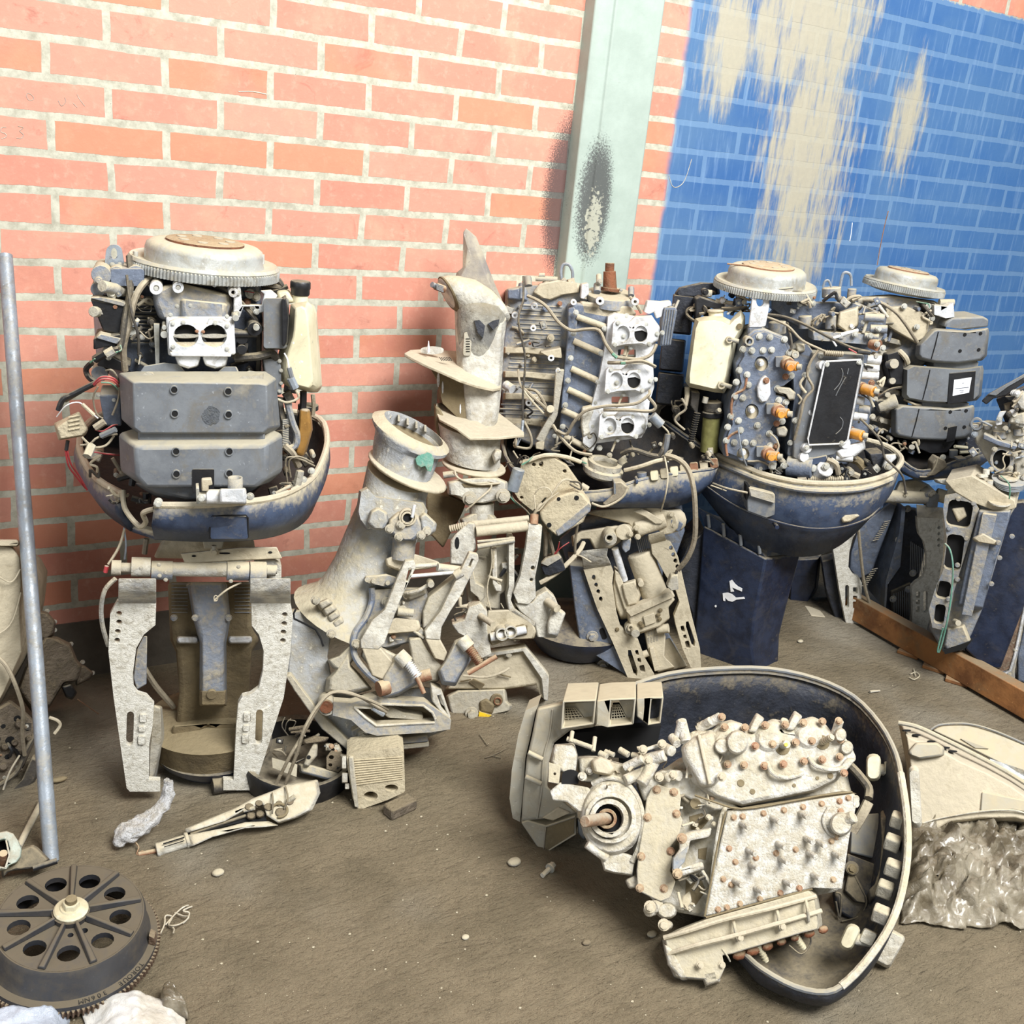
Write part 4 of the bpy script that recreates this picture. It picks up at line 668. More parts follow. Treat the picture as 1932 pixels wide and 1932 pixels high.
b = MB(d); b.sec([([(1330, 740), (1450, 700), (1760, 800)] + ST[3:], -.2), ([(1345, 790), (1450, 760), (1745, 830), (1728, 1000), (1705, 1390), (1690, 1560), (1660, 1740), (1400, 1720), (1350, 1200)], -.12), ([(1410, 870), (1470, 850), (1700, 880), (1695, 1000), (1675, 1390), (1660, 1560), (1640, 1740), (1450, 1720), (1410, 1200)], -.09)]); b.build('strut', 'pale', T3, bevel=.008)
b = MB(d); b.loft([ov(d, 1548, 650, 120, 50, 8, -.12, .035), ov(d, 1550, 700, 165, 60, 8, -.12, .05), ov(d, 1548, 790, 192, 66, 6, -.12, .054), ov(d, 1536, 900, 186, 56, 3, -.125, .05), ov(d, 1525, 1100, 170, 46, 2, -.13, .04)]); b.build('neck_fairing', 'pale', T3, smooth=60)
P(T3, d, 'paint_chip', 'inner', [(1490, 860), (1530, 855), (1575, 900), (1560, 1000), (1520, 960)], -.1, -.064, bevel=0); b = MB(d); b.loft([ov(d, 1548, 650, 120, 50, 8, -.12, .035), ov(d, 1550, 700, 165, 60, 8, -.12, .05), ov(d, 1548, 790, 192, 66, 6, -.12, .054), ov(d, 1536, 900, 186, 56, 3, -.125, .05), ov(d, 1525, 1100, 170, 46, 2, -.13, .04)]); b.build('neck_fairing', 'pale', T3, smooth=60)
P(T3, d, 'paint_chip', 'inner', [(1600, 885), (1640, 860), (1690, 850), (1680, 900), (1640, 935)], -.1, -.064, bevel=0)
P(T3, d, 'water_intake', 'dusty', rr(1405, 950, 1468, 1140, 20, 3), -.1, -.084)
for i in range(6): b = MB(d); b.bar((1425, 1005 + i * 20, -.083), (1455, 1005 + i * 20, -.083), 4, seg=5); b.build('intake_slit', 'hole', T3)
AV = [(935, 1120, -.09), (985, 1092, -.16), (1100, 1085, -.2), (1340, 1100, -.25), (1700, 1180, -.25), (1700, 1390, -.1), (1640, 1400, -.06), (1500, 1370, -.04), (1370, 1325, -.03), (1250, 1270, -.03), (1100, 1205, -.05), (1000, 1155, -.07)]
b = MB(d); A = [d.p(*q) for q in AV]; b.loft([A, [q - V((0, 0, .009)) for q in A]]); b.build('cavitation_plate', 'tan', T3, bevel=.002)
b = MB(d); q = [d.p(x, y, -.12) + V((0, 0, .001)) for x, y in arc(1155, 1108, 92, 24, 0, 360, 20)]; b.loft([q, [v + V((0, 0, .006)) for v in q]]); b.build('anode_seat', 'pale', T3, bevel=.001)
b = MB(d); b.bar((1128, 1110, -.1), (1128, 1020, -.1), 15, 3, 8); b.build('trim_fin', 'alu', T3)
for i in range(7): b = MB(d); b.bar((1215 + i * 13, 1150, -.085), (1235 + i * 13, 1180, -.085), 3, seg=5); b.build('grille_slit', 'hole', T3)
b = MB(d); b.sec([([(1140, 1235), (1300, 1290), (1680, 1390), (1660, 1760), (1420, 1700), (1200, 1500), (1210, 1380)], -.2), ([(1145, 1240), (1300, 1300), (1500, 1380), (1670, 1400), (1650, 1740), (1420, 1690), (1225, 1500), (1225, 1380)], -.1)]); b.build('upper_gearcase', 'brown', T3, bevel=.012)
for x, y, w_, h_ in ((1205, 1330, 18, 60), (1240, 1390, 12, 50), (1425, 1440, 16, 80), (1590, 1440, 30, 25), (1380, 1560, 10, 40)): P(T3, d, 'bare_streak', 'alu', arc(x, y, w_ * .6, h_, 0, 360, 10), -.11, -.0985, bevel=0)
SP = [(1190, 1515, -.12), (1260, 1500, -.2), (1640, 1560, -.25), (1700, 1600, -.2), (1885, 1742, -.1), (1885, 1765, -.08), (1680, 1785, .0), (1460, 1790, .01), (1350, 1710, .0), (1215, 1640, -.05), (1185, 1570, -.1)]
b = MB(d); A = [d.p(*q) for q in SP]; b.loft([A, [q - V((0, 0, .008)) for q in A]]); b.build('lower_plate', 'tan', T3, bevel=.002)
b = MB(e); b.loft([ov(e, 1280, 210, 232, 60, 14, -.11, .09), ov(e, 1285, 290, 222, 70, 14, -.11, .09), ov(e, 1300, 440, 205, 60, 12, -.11, .08)]); b.build('adapter_barrel', 'pale', T3)
P(T3, e, 'barrel_side', 'brown', [(1045, 60), (1080, 80), (1120, 160), (1240, 230), (1200, 300), (1090, 360), (1050, 220)], -.2, -.08, bevel=.008)
b = MB(e); b.loft([ov(e, 1315, 468, 222, 66, 9, -.1, .09), ov(e, 1315, 478, 228, 68, 9, -.1, .095), ov(e, 1315, 492, 222, 66, 9, -.1, .09)]); b.build('ring_plate', 'tan', T3, bevel=.002)
Ba(T3, e, 'neck', 'pale', [((1390, 490, -.09), (1385, 600, -.09), 95)]); G(T3, e, 'knob', 'pale', [(1440, 400), (1470, 355), (1510, 370), (1505, 430), (1460, 470)], -.07, .0, .7)
G(T3, e, 'bracket_head', 'pale', [(1125, 590), (1210, 570), (1330, 560), (1480, 560), (1552, 590), (1550, 690), (1500, 715), (1390, 745), (1260, 740), (1190, 690), (1130, 680)], -.1, .02, .93)
P(T3, e, 'head_pocket', 'brown', [(1230, 605), (1420, 590), (1500, 605), (1430, 630), (1250, 630)], .0, .022, bevel=0)
bolts(T3, e, [(1285, 708, .03), (1520, 690, .03)], 40, .03, 'dusty'); Ba(T3, e, 'swivel_tube', 'pale', [((1370, 740, -.03), (1370, 850, -.03), 88)]); G(T3, e, 'swivel_cap', 'dusty', [(1210, 850), (1300, 810), (1450, 815), (1480, 850), (1400, 890), (1230, 890)], -.06, .0)
P(T3, e, 'dark_casting', 'brown', [(985, 660), (1130, 680), (1260, 740), (1240, 800), (1200, 880), (1150, 960), (1100, 1060), (1010, 960), (980, 800)], -.2, -.08, bevel=.006)
Ba(T3, e, 'cable_lug', 'dusty', [((1100, 545, -.03), (1200, 530, -.03), 24)])
wires(T3, e, [('tan', 7, [(1180, 510, .0), (1200, 560, .02), (1300, 600, .03), (1420, 600, .03), (1430, 640, .03), (1340, 720, .04), (1260, 790, .03)]), ('tan', 7, [(1170, 520, 0), (1230, 580, .02), (1350, 610, .03), (1500, 600, .03)])], 'safety_wire')
# its clamp bracket
G(T3, e, 'bracket_cheek', 'pale', [(1180, 960), (1280, 865), (1325, 875), (1330, 1060), (1240, 1180), (1145, 1175), (1150, 1000)], -.02, .05, .95); P(T3, e, 'slot', 'hole', arc(1198, 1020, 16, 42, 0, 360, 12), .03, .0515, bevel=0)
Ba(T3, e, 'top_bar', 'tan', [((1330, 940, .05), (1690, 900, .04), 38), ((1300, 890, .0), (1700, 850, .0), 26)]); Ba(T3, e, 'cross_bar', 'dusty', [((1340, 1045, .06), (1600, 1000, .05), 18), ((1340, 1010, .06), (1600, 985, .05), 10)])
spring(T3, e, 'worm', 'tan', (1150, 920, .03), (1270, 890, .04), 26, 8)
G(T3, e, 'centre_web', 'dusty', [(1260, 1190), (1340, 1060), (1590, 1010), (1590, 1330), (1500, 1380), (1500, 1490), (1420, 1480), (1270, 1440), (1260, 1300)], -.08, .0, .97)
P(T3, e, 'web_rail', 'pale', [(1560, 980), (1600, 980), (1600, 1330), (1575, 1420), (1600, 1480), (1750, 1580), (1740, 1610), (1560, 1500), (1545, 1400), (1560, 1330)], -.02, .045); P(T3, e, 'web_rail', 'pale', [(1440, 1060), (1475, 1050), (1480, 1300), (1510, 1320), (1510, 1360), (1470, 1360), (1450, 1320)], -.02, .035)
P(T3, e, 'hook', 'dusty', [(1280, 1210), (1310, 1200), (1330, 1300), (1390, 1330), (1395, 1400), (1360, 1440), (1340, 1400), (1290, 1360)], -.02, .03)
spring(T3, e, 'return_spring', 'tan', (1455, 1070, .035), (1450, 1200, .035), 9, 14); wires(T3, e, [('tan', 5, [(1440, 1060, .04), (1440, 1180, .04), (1410, 1320, .04), (1415, 1420, .04), (1435, 1490, .04)])], 'link_wire')
P(T3, e, 'side_plate', 'pale', [(1700, 880), (1795, 900), (1780, 1080), (1745, 1260), (1750, 1400), (1700, 1450), (1620, 1440), (1590, 1370), (1640, 1250), (1680, 1050)], .03, .055, [arc(1728, 1195, 14, 16, 0, 360, 10), arc(1718, 1278, 12, 14, 0, 360, 10)])
Ba(T3, e, 'spacer', 'rustl', [((1735, 890, .05), (1740, 820, .04), 30)])
G(T3, e, 'base_bridge', 'tan', [(1410, 1490), (1600, 1480), (1740, 1590), (1760, 1640), (1740, 1690), (1560, 1700), (1440, 1740), (1380, 1640)], -.04, .045, .96)
P(T3, e, 'bridge_slot', 'brown', [(1440, 1640), (1660, 1590), (1690, 1600), (1690, 1660), (1450, 1700)], .03, .048, bevel=0); Ba(T3, e, 'pivot_tube', 'alu', [((1430, 1680, .055), (1680, 1625, .05), 32)]); Ri(T3, e, 'collar', 'pale', [(1515, 1660, 46, 34, .04, .075), (1575, 1645, 46, 34, .04, .075)])
P(T3, e, 'yoke', 'pale', [(1280, 1470), (1360, 1440), (1410, 1500), (1410, 1640), (1440, 1800), (1330, 1850), (1300, 1700), (1200, 1650), (1160, 1590), (1250, 1560)], -.0, .05); P(T3, e, 'side_yoke', 'pale', [(1600, 1440), (1720, 1440), (1760, 1390), (1830, 1350), (1885, 1400), (1925, 1500), (1932, 1600), (1890, 1690), (1760, 1680), (1740, 1580), (1640, 1500)], -.0, .045)
Ba(T3, e, 'clamp_pin', 'tan', [((1360, 1530, .05), (1450, 1590, .1), 22), ((1830, 1430, .045), (1900, 1480, .09), 28)]); G(T3, e, 'yoke_ear', 'pale', [(1830, 1580), (1860, 1480), (1925, 1480), (1960, 1510), (1900, 1680), (1830, 1670)], .04, .07)
# pan under it
PAN = [(1240, 420), (1390, 270), (1700, 235), (1745, 300), (1840, 430), (1835, 590), (1800, 570), (1775, 490), (1560, 520), (1250, 520), (1170, 520)]
G(T3, g, 'cover_pan', 'tan', PAN, -.1, -.01, .95); P(T3, g, 'pan_rim', 'pale', [(1390, 290), (1700, 245), (1850, 430), (1842, 600), (1815, 590), (1800, 450), (1680, 275), (1400, 320)], -.03, .01)
bolts(T3, g, [(1583, 290, 0), (1430, 300, .0)], 20, .0, 'dusty'); P(T3, g, 'pan_label', 'brown', [(1330, 475), (1360, 455), (1430, 490), (1400, 525)], -.02, -.002, bevel=0)
G(T3, g, 'gear_cover', 'dusty', [(1175, 560), (1250, 520), (1570, 510), (1580, 600), (1610, 620), (1600, 660), (1470, 690), (1380, 730), (1290, 765), (1220, 740), (1190, 640)], -.1, .0, .93)
Cy(T3, g, 'drain_recess', 'brown', [(1508, 592, 42, -.01, .008)]); Ri(T3, g, 'drain_ring', 'rust', [(1515, 598, 26, 18, .0, .012)]); G(T3, g, 'cap_boss', 'brown', [(1395, 600), (1440, 575), (1500, 620), (1480, 680), (1400, 670)], -.01, .012)
bolts(T3, g, [(1345, 675, .012)], 34, .012, 'dusty'); P(T3, g, 'yellow_tab', 'yellow', [(1395, 665), (1475, 690), (1385, 735)], -.0, .014, bevel=0)
wires(T3, g, [('tan', 6, [(1388, 735, .01), (1385, 850, .02), (1350, 940, .02), (1355, 995, .02), (1400, 995, .03), (1490, 960, .03)]), ('tan', 8, [(1290, 430, .02), (1440, 440, .03), (1540, 410, .03), (1590, 380, .02)])], 'safety_wire')
for q in ((1340, 455, 1270, 470), (1520, 420, 1600, 440)): b = MB(g); b.bar((q[0], q[1], .0), (q[2], q[3], .0), 5, seg=5); b.build('crack', 'brown', T3)
# ------------------------------------------------------------ slate powerhead with three twin carburettor flanges
T4 = thing('outboard_engine', PZ(1215, 1290, 0), 'slate outboard engine with a column of three white twin-bore flanges and dusty tilt bracket', 'engine', 'outboard engines standing along the wall')
f4 = Fr(PY(1190, 1290, -.5), -30, 4); a = f4.at(930, 480, 4.6); b_ = f4.at(930, 820, 3.864)
G(T4, a, 'engine_block', 'slate_d', [(110, 300), (240, 270), (620, 250), (760, 250), (830, 320), (700, 1250), (560, 1760), (100, 1560), (60, 1000), (100, 600)], -.32, -.05, .99, .006)
G(T4, a, 'crankcase_side', 'slate', [(640, 420), (700, 400), (1000, 430), (1180, 500), (1060, 1100), (960, 1500), (860, 1720), (560, 1640), (600, 1200), (650, 700)], -.2, -.0, .97, .008)
P(T4, a, 'flange_strip', 'slate', [(655, 470), (700, 450), (740, 520), (700, 900), (640, 1340), (590, 1340), (620, 1000), (650, 700)], -.08, .012)
for y0 in (440, 480, 520, 560, 600, 640, 680, 720, 900, 940, 980, 1020, 1060, 1100, 1140, 1300, 1340, 1380, 1420): Ba(T4, a, 'cooling_rib', 'slate_d' if y0 % 3 else 'plastic', [((330 - y0 * .2, y0, -.05), (620 - y0 * .05, y0 + 20, -.05), 9, 9, 6)])
for y0 in (800, 1010, 1200, 1420): G(T4, a, 'block_band', 'tan', [(90, y0), (300, y0 + 5), (600 - (y0 - 800) * .1, y0 + 30), (590 - (y0 - 800) * .1, y0 + 90), (300, y0 + 60), (85, y0 + 60)], -.08, -.03, .92)
G(T4, a, 'top_casting', 'slate', [(120, 300), (240, 280), (245, 400), (120, 390)], -.1, -.02); G(T4, a, 'top_cover', 'tan', [(340, 330), (400, 250), (560, 220), (760, 250), (760, 330), (620, 350), (500, 400), (420, 380)], -.2, -.03, .95)
for q in ((270, 260, 250, 400, 50, 'slate'), (470, 240, 455, 400, 42, 'slate_d'), (300, 200, 310, 280, 34, 'plastic'), (800, 270, 790, 400, 34, 'slate_d'), (905, 260, 905, 330, 32, 'slate'), (1200, 290, 1200, 360, 26, 'slate'), (920, 180, 920, 250, 24, 'dusty')): Ba(T4, a, 'boss', q[5], [((q[0], q[1], -.07), (q[2], q[3], -.05), q[4])], .002)
Ba(T4, a, 'fitting', 'dusty', [((370, 210, -.06), (560, 215, -.06), 22), ((400, 180, -.06), (450, 180, -.06), 20)])
P(T4, a, 'end_cap', 'alu', [(770, 260), (830, 250), (835, 340), (790, 390), (760, 380)], -.06, .0)
b = MB(a); b.loft([ov(a, 1020, 340, 215, 60, 6, -.08, .09), ov(a, 1020, 350, 220, 62, 6, -.08, .09), ov(a, 1020, 430, 200, 60, 6, -.08, .09)]); b.build('crank_housing', 'slate_d', T4, bevel=.002)
G(T4, a, 'housing_neck', 'tan', [(740, 400), (900, 420), (1200, 450), (1250, 520), (1160, 560), (960, 560), (760, 520)], -.12, .0, .93, .008); 
for q in (((1015, 320, -.08), (1020, 290, -.08), 82), ((1015, 300, -.08), (1012, 145, -.08), 62, 54), ((1012, 145, -.08), (1015, 75, -.08), 40, 40)): Ba(T4, a, 'crankshaft_step', 'rust', [q + ((22,) if len(q) == 4 else ())] if 0 else [q], .001)
b = MB(a); b.tube([(600, 240, -.1), (590, 150, -.1), (610, 90, -.1), (660, 90, -.1), (690, 150, -.1), (690, 230, -.1)], 14); b.build('lifting_loop', 'steel', T4)
Ri(T4, a, 'bolt_eye', 'alu', [(930, 405, 36, 14, .0, .03), (1235, 410, 34, 14, -.0, .03), (360, 450, 30, 12, -.03, .0), (190, 528, 28, 12, -.03, 0), (505, 900, 28, 12, -.03, .02), (700, 415, 26, 10, .0, .02), (350, 640, 26, 12, -.03, .01), (310, 1290, 28, 12, -.03, .01), (565, 1010, 22, 10, 0, .02)])
bolts(T4, a, [(720, 505), (700, 685), (675, 900), (650, 1095), (628, 1308), (605, 1495), (1160, 535), (970, 645), (940, 860), (915, 1108), (890, 1285), (865, 1490), (845, 1690), (925, 1680), (1070, 545)], 20, .03)
for i, (x0, y0, x1, y1) in enumerate(((730, 540, 980, 630), (700, 750, 950, 860), (680, 990, 920, 1100), (650, 1170, 890, 1280), (600, 1350, 760, 1420), (620, 1580, 840, 1690))): Ba(T4, a, 'casting_rib', 'tan', [((x0, y0, .01), (x1, y1, .02), 28)])
# white manifold with three twin bores
MAN = [(1000, 540), (1060, 510), (1130, 520), (1240, 540), (1380, 530), (1450, 640), (1400, 780), (1390, 950), (1400, 1150), (1360, 1280), (1340, 1500), (1290, 1590), (900, 1640), (870, 1700), (780, 1640), (790, 1500), (860, 1300), (930, 1040), (980, 760)]
P(T4, a, 'intake_plate', 'alu', MAN, .0, .035, [rr(1085, 825, 1240, 895, 10), rr(1030, 1235, 1185, 1300, 10)])
for i, (cx, cy) in enumerate(((1205, 690), (1145, 1095), (1090, 1490))):
    body = [(cx - 165, cy - 110), (cx - 100, cy - 95), (cx - 30, cy - 100), (cx + 30, cy - 160), (cx + 180, cy - 150), (cx + 245, cy - 60), (cx + 230, cy + 60), (cx + 150, cy + 110), (cx + 40, cy + 90), (cx - 40, cy + 105), (cx - 180, cy + 120)]
    G(T4, a, 'throttle_body', 'alu', body, .02, .06, .93)
    fc = [(cx - 160, cy - 90), (cx - 140, cy - 115), (cx - 100, cy - 85), (cx - 40, cy - 90), (cx, cy - 50), (cx + 40, cy - 85), (cx + 110, cy - 95), (cx + 140, cy - 60), (cx + 145, cy + 60), (cx + 140, cy + 100), (cx + 90, cy + 80), (cx - 60, cy + 90), (cx - 150, cy + 110), (cx - 175, cy + 95)]
    o = P(T4, a, 'bore_flange', 'alu', fc, .06, .075, [arc(cx - 75, cy, 58, 72, 0, 360, 20), arc(cx + 80, cy, 58, 72, 0, 360, 20)], .002)
    b = MB(a); b.pr(arc(cx - 75, cy, 60, 74, 0, 360, 20), .02, .0615); b.build('choke_disc', 'alu', T4)
    b = MB(a); b.pr(arc(cx + 80, cy, 60, 74, 0, 360, 20), .02, .0612); b.build('bore', 'hole', T4)
    P(T4, a, 'half_plate', 'alu', [(cx + 25, cy - 20), (cx + 30, cy - 60), (cx + 80, cy - 72), (cx + 130, cy - 60), (cx + 136, cy - 10), (cx + 90, cy - 30)], .061, .066, bevel=.001)
    bolts(T4, a, [(cx - 70, cy + 20, .063), (cx - 150, cy + 95, .075), (cx + 150, cy + 90, .075), (cx + 220, cy, .06), (cx + 265, cy - 10, .05), (cx - 10, cy + 120, .05), (cx + 120, cy - 80, .07), (cx - 120, cy - 95, .075)], 17, .07)
    Ba(T4, a, 'stud', 'tan', [((cx - 20, cy + 120, .04), (cx - 60, cy + 220, .04), 10)])
G(T4, a, 'side_block', 'pale', [(770, 1320), (860, 1300), (880, 1350), (830, 1480), (850, 1560), (780, 1600), (760, 1480)], .0, .045)
P(T4, a, 'arm_bracket', 'alu', [(1340, 400), (1460, 410), (1540, 400), (1555, 440), (1480, 470), (1470, 540), (1420, 560), (1400, 500), (1360, 520), (1310, 500)], .0, .03); P(T4, a, 'finned_cover', 'slate', [(1490, 460), (1590, 460), (1600, 490), (1545, 790), (1450, 800), (1470, 600)], -.02, .04)
for i in range(4): Ba(T4, a, 'fin', 'plastic', [((1510 + i * 22, 480, .042), (1470 + i * 22, 780, .042), 5, 5, 6)])
wires(T4, a, [('hose', 15, [(300, 360, .0), (390, 400, .02), (470, 460, .03), (570, 590, .04), (680, 660, .05), (800, 650, .06), (920, 660, .07), (980, 780, .08), (1060, 880, .08), (1150, 900, .08), (1270, 910, .08), (1370, 870, .08), (1420, 780, .07)]),
 ('hose', 16, [(1000, 940, .06), (1100, 940, .08), (1270, 925, .09), (1340, 940, .09), (1410, 975, .08)]), ('hose', 14, [(560, 1530, .05), (640, 1560, .06), (700, 1460, .07), (800, 1360, .08), (950, 1320, .08), (1100, 1310, .085), (1250, 1290, .085), (1350, 1220, .08), (1360, 1180, .07)]),
 ('hose', 15, [(960, 1350, .07), (1150, 1350, .085), (1360, 1360, .08), (1410, 1320, .08), (1350, 1240, .08)]), ('hose', 15, [(520, 1480, .03), (600, 1600, .05), (720, 1710, .06), (860, 1740, .06)]), ('green', 17, [(1035, 860, .085), (1075, 895, .085)]), ('green', 17, [(1110, 940, .085), (1150, 940, .085)]),
 ('rubber', 10, [(265, 190, -.02), (262, 400, .0), (225, 520, .02), (230, 650, .03), (280, 900, .03), (260, 1200, .04), (260, 1440, .04)]), ('steel', 14, [(260, 1440, .04), (250, 1560, .05)]), ('hose', 14, [(250, 1150, .0), (340, 1230, .03), (450, 1330, .04), (490, 1400, .03)]), ('hose', 14, [(290, 1170, .0), (380, 1190, .03), (450, 1300, .03), (460, 1340, .03)]),
 ('tan', 10, [(220, 1000, .0), (240, 1130, .03), (320, 1250, .04), (440, 1380, .04)]), ('hose', 12, [(270, 1450, .03), (330, 1580, .04), (320, 1680, .04), (200, 1670, .04)]), ('hose', 14, [(1190, 370, .0), (1250, 440, .02), (1290, 510, .02)]), ('hose', 16, [(1160, 800, .04), (1140, 880, .05)]), ('steel', 5, [(230, 1560, .05), (210, 1660, .05), (240, 1600, .05)])], 'hose')
P(T4, a, 'strap', 'dusty', [(545, 1000), (620, 1000), (560, 1400), (440, 1640), (370, 1610), (520, 1350)], -.0, .02); Ba(T4, a, 'banjo', 'dusty', [((480, 1380, .0), (500, 1340, .05), 34)]); P(T4, a, 'strap_foot', 'tan', [(370, 1640), (450, 1600), (440, 1700), (370, 1690)], .0, .02)
Ba(T4, a, 'sensor', 'alu', [((110, 1130, .0), (170, 1170, .02), 40)]); P(T4, a, 'fin_bracket', 'tan', [(410, 850), (590, 810), (600, 900), (480, 890)], -.05, .01)
Ba(T4, a, 'plug_body', 'steel', [((1380, 1400, .1), (1460, 1480, .1), 44)]); wires(T4, a, [('tan', 8, [(1460, 1480, .1), (1520, 1540, .1), (1530, 1600, .09)]), ('plastic', 24, [(1520, 1560, .1), (1500, 1680, .1), (1460, 1740, .09)])], 'harness')
# lower cowl of it
rim = [(1090, 930, .12), (1150, 925, .13), (1200, 908, .12), (1260, 895, .08), (1320, 888, .03), (1352, 880, -.03), (1340, 855, -.1), (1290, 820, -.18), (1240, 790, -.24), (1150, 780, -.26), (1000, 780, -.24), (950, 820, -.15), (965, 880, -.02), (1030, 920, .08)]
low = [(1095, 950, .11), (1150, 955, .12), (1200, 955, .11), (1260, 955, .07), (1300, 945, .02), (1320, 925, -.03), (1312, 900, -.1), (1280, 880, -.16), (1240, 860, -.2), (1150, 850, -.22), (1020, 850, -.2), (980, 870, -.13), (990, 910, -.02), (1040, 940, .07)]
cowl(T4, f4, rim, low, 'navyd', 'navyd', 4)
P(T4, b_, 'cowl_notch', 'hose', [(880, 350), (940, 345), (990, 390), (940, 460), (820, 525), (800, 510), (880, 440)], .1, .15, bevel=.004)
b = MB(b_); b.tube([(985, 385, .15), (950, 450, .15), (880, 500, .15), (800, 525, .15), (720, 500, .14)], 9); b.build('broken_edge', 'tan', T4)
# thermostat ring and junk in the cowl
b = MB(b_); q = b_.p(812, 225, .06)
b.lathe(q, (.05, -.12, 1), [(.034, 0), (.036, .012), (.05, .012), (.05, -.004), (.058, -.008), (.058, -.022), (.05, -.03), (.03, -.03), (.03, .0), (.034, 0)], 40); b.build('stator_ring', 'dusty', T4); Ba(T4, b_, 'ring_lug', 'dusty', [((660, 180, .05), (700, 240, .07), 30), ((930, 180, .05), (960, 220, .06), 30)])
b = MB(b_); b.lathe(q - V((0, 0, .02)), (.05, -.12, 1), [(.03, 0), (.03, .002), (.001, .002)], 30); b.build('ring_cavity', 'rust', T4)
bolts(T4, b_, [(745, 270, .1), (880, 265, .1), (850, 150, .05), (960, 170, .05)], 16, .08, 'dusty')
for i in range(7): q = 1145 + i * 72; yy = 300 - i * 15; G(T4, b_, 'relay', 'rustl' if i in (4, 6) else ('tan' if i % 2 else 'cream'), rr(q, yy - 40, q + 64, yy + 38, 14, -6), .05 - i * .02, .12 - i * .02, .86)
b = MB(b_); b.rod(b_.p(1085, 340, .1), b_.p(1085, 275, .1), .014, .014, 18); b.build('spigot', 'slate', T4)
P(T4, b_, 'lug', 'navyd', [(1040, 330), (1060, 320), (1060, 360), (1040, 365)], .1, .14); P(T4, b_, 'upright_lug', 'plastic', [(880, 350), (895, 345), (900, 440), (880, 440)], .08, .15)
wires(T4, b_, [('tan', 16, [(960, 260, .1), (1080, 230, .12), (1200, 190, .12), (1320, 170, .1)]), ('hose', 20, [(1260, 150, .12), (1350, 180, .14), (1420, 250, .15), (1460, 380, .16), (1475, 560, .16), (1470, 760, .15), (1420, 900, .14), (1350, 985, .12)]), ('rubber', 18, [(940, 140, .08), (1020, 110, .1), (1150, 150, .1), (1240, 160, .1)]), ('rubber', 18, [(1210, 160, .1), (1240, 110, .1), (1270, 0, .08)]), ('tan', 6, [(1250, 150, .12), (1275, 300, .16), (1260, 430, .17), (1225, 560, .12)]),
 ('rubber', 10, [(1340, 990, .12), (1330, 1040, .12)]), ('red', 5, [(1350, 985, .12), (1325, 1030, .12)]), ('tan', 5, [(1590, 370, .04), (1700, 410, .0)])], 'cable')
P(T4, b_, 'connector', 'dusty', [(1300, 1030), (1350, 1020), (1355, 1130), (1300, 1140), (1270, 1110)], .1, .13)
Ba(T4, b_, 'diode_stub', 'tan', [((690, 400, .1), (640, 370, .1), 26)]); P(T4, b_, 'number_tag', 'ink', rr(683, 420, 737, 478, 6, -8), .1, .125)
b = MB(b_); 
for q in ((692, 430, 712, 470), (714, 428, 733, 470)): b.pr(rr(q[0], q[1], q[2], q[3] - 24, 3, -8), .12, .1265, [rr(q[0] + 5, q[1] + 4, q[2] - 5, q[3] - 29, 2, -8)]); b.pr(rr(q[0], q[1] + 20, q[2], q[3] - 2, 3, -8), .12, .1265, [rr(q[0] + 5, q[1] + 24, q[2] - 5, q[3] - 7, 2, -8)])
b.build('tag_figures', 'yellow', T4)
# steering head, tilt tube
G(T4, b_, 'swivel_bracket', 'slate', [(480, 760), (640, 620), (980, 500), (1370, 440), (1400, 700), (1330, 900), (1240, 1000), (1200, 1300), (1420, 1700), (1010, 1760), (640, 1560), (560, 1000)], -.25, -.1, .99)
G(T4, b_, 'steering_head', 'tan', [(660, 570), (720, 545), (980, 530), (1100, 515), (1180, 505), (1250, 540), (1320, 560), (1330, 620), (1250, 680), (1120, 720), (1080, 750), (1020, 700), (980, 650), (860, 620)], .0, .06, .93)
Ba(T4, b_, 'tilt_tube', 'slate', [((640, 650, -.02), (860, 600, -.02), 44)]); G(T4, b_, 'tilt_arm', 'tan', [(570, 740), (640, 700), (900, 660), (960, 670), (985, 720), (960, 760), (860, 830), (740, 840), (700, 760), (640, 760), (580, 820)], .0, .07, .93)
Ba(T4, b_, 'eye_boss', 'tan', [((990, 700, .0), (950, 712, .1), 58), ((1330, 620, -.0), (1260, 640, .06), 90), ((1040, 690, .06), (1250, 620, .05), 60)], .003); Ri(T4, b_, 'tube_end', 'dusty', [(855, 760, 50, 24, .06, .12), (850, 757, 34, 22, .1, .135)]); Cy(T4, b_, 'tube_bore', 'hole', [(850, 757, 22, .08, .11)])
b = MB(b_); b.loft([[b_.p(x, y, .07) for x, y in [(1020, 560), (1090, 540), (1130, 560), (1245, 630), (1230, 650), (1180, 650), (1110, 600)]], [b_.p(x, y, .085) for x, y in [(1020, 560), (1090, 540), (1130, 560), (1245, 630), (1230, 650), (1180, 650), (1110, 600)]]]); b.build('link_arm', 'tan', T4, bevel=.002)
bolts(T4, b_, [(1045, 680, .09), (1055, 745, .09), (1320, 660, .07), (1300, 580, .07), (1085, 545, .07), (1000, 725, .11)], 18, .08, 'tan')
P(T4, b_, 'head_ear', 'slate', [(1290, 690), (1300, 620), (1340, 610), (1390, 650), (1360, 710)], .03, .07); P(T4, b_, 'lobe', 'slate_d', [(950, 760), (1010, 760), (1000, 840), (965, 865), (940, 830)], .04, .08)
hl = [arc(735, 1043, 14, 22, 0, 360, 12), arc(752, 1097, 14, 18, 0, 360, 12), arc(768, 1145, 14, 18, 0, 360, 12), arc(786, 1200, 14, 20, 0, 360, 12), [(985, 1570), (1005, 1570), (1055, 1720), (1050, 1760), (1030, 1755), (985, 1610)], rr(1040, 1570, 1062, 1610, 6, -14), rr(1056, 1628, 1080, 1665, 6, -14), rr(1072, 1680, 1108, 1735, 8, -14)]
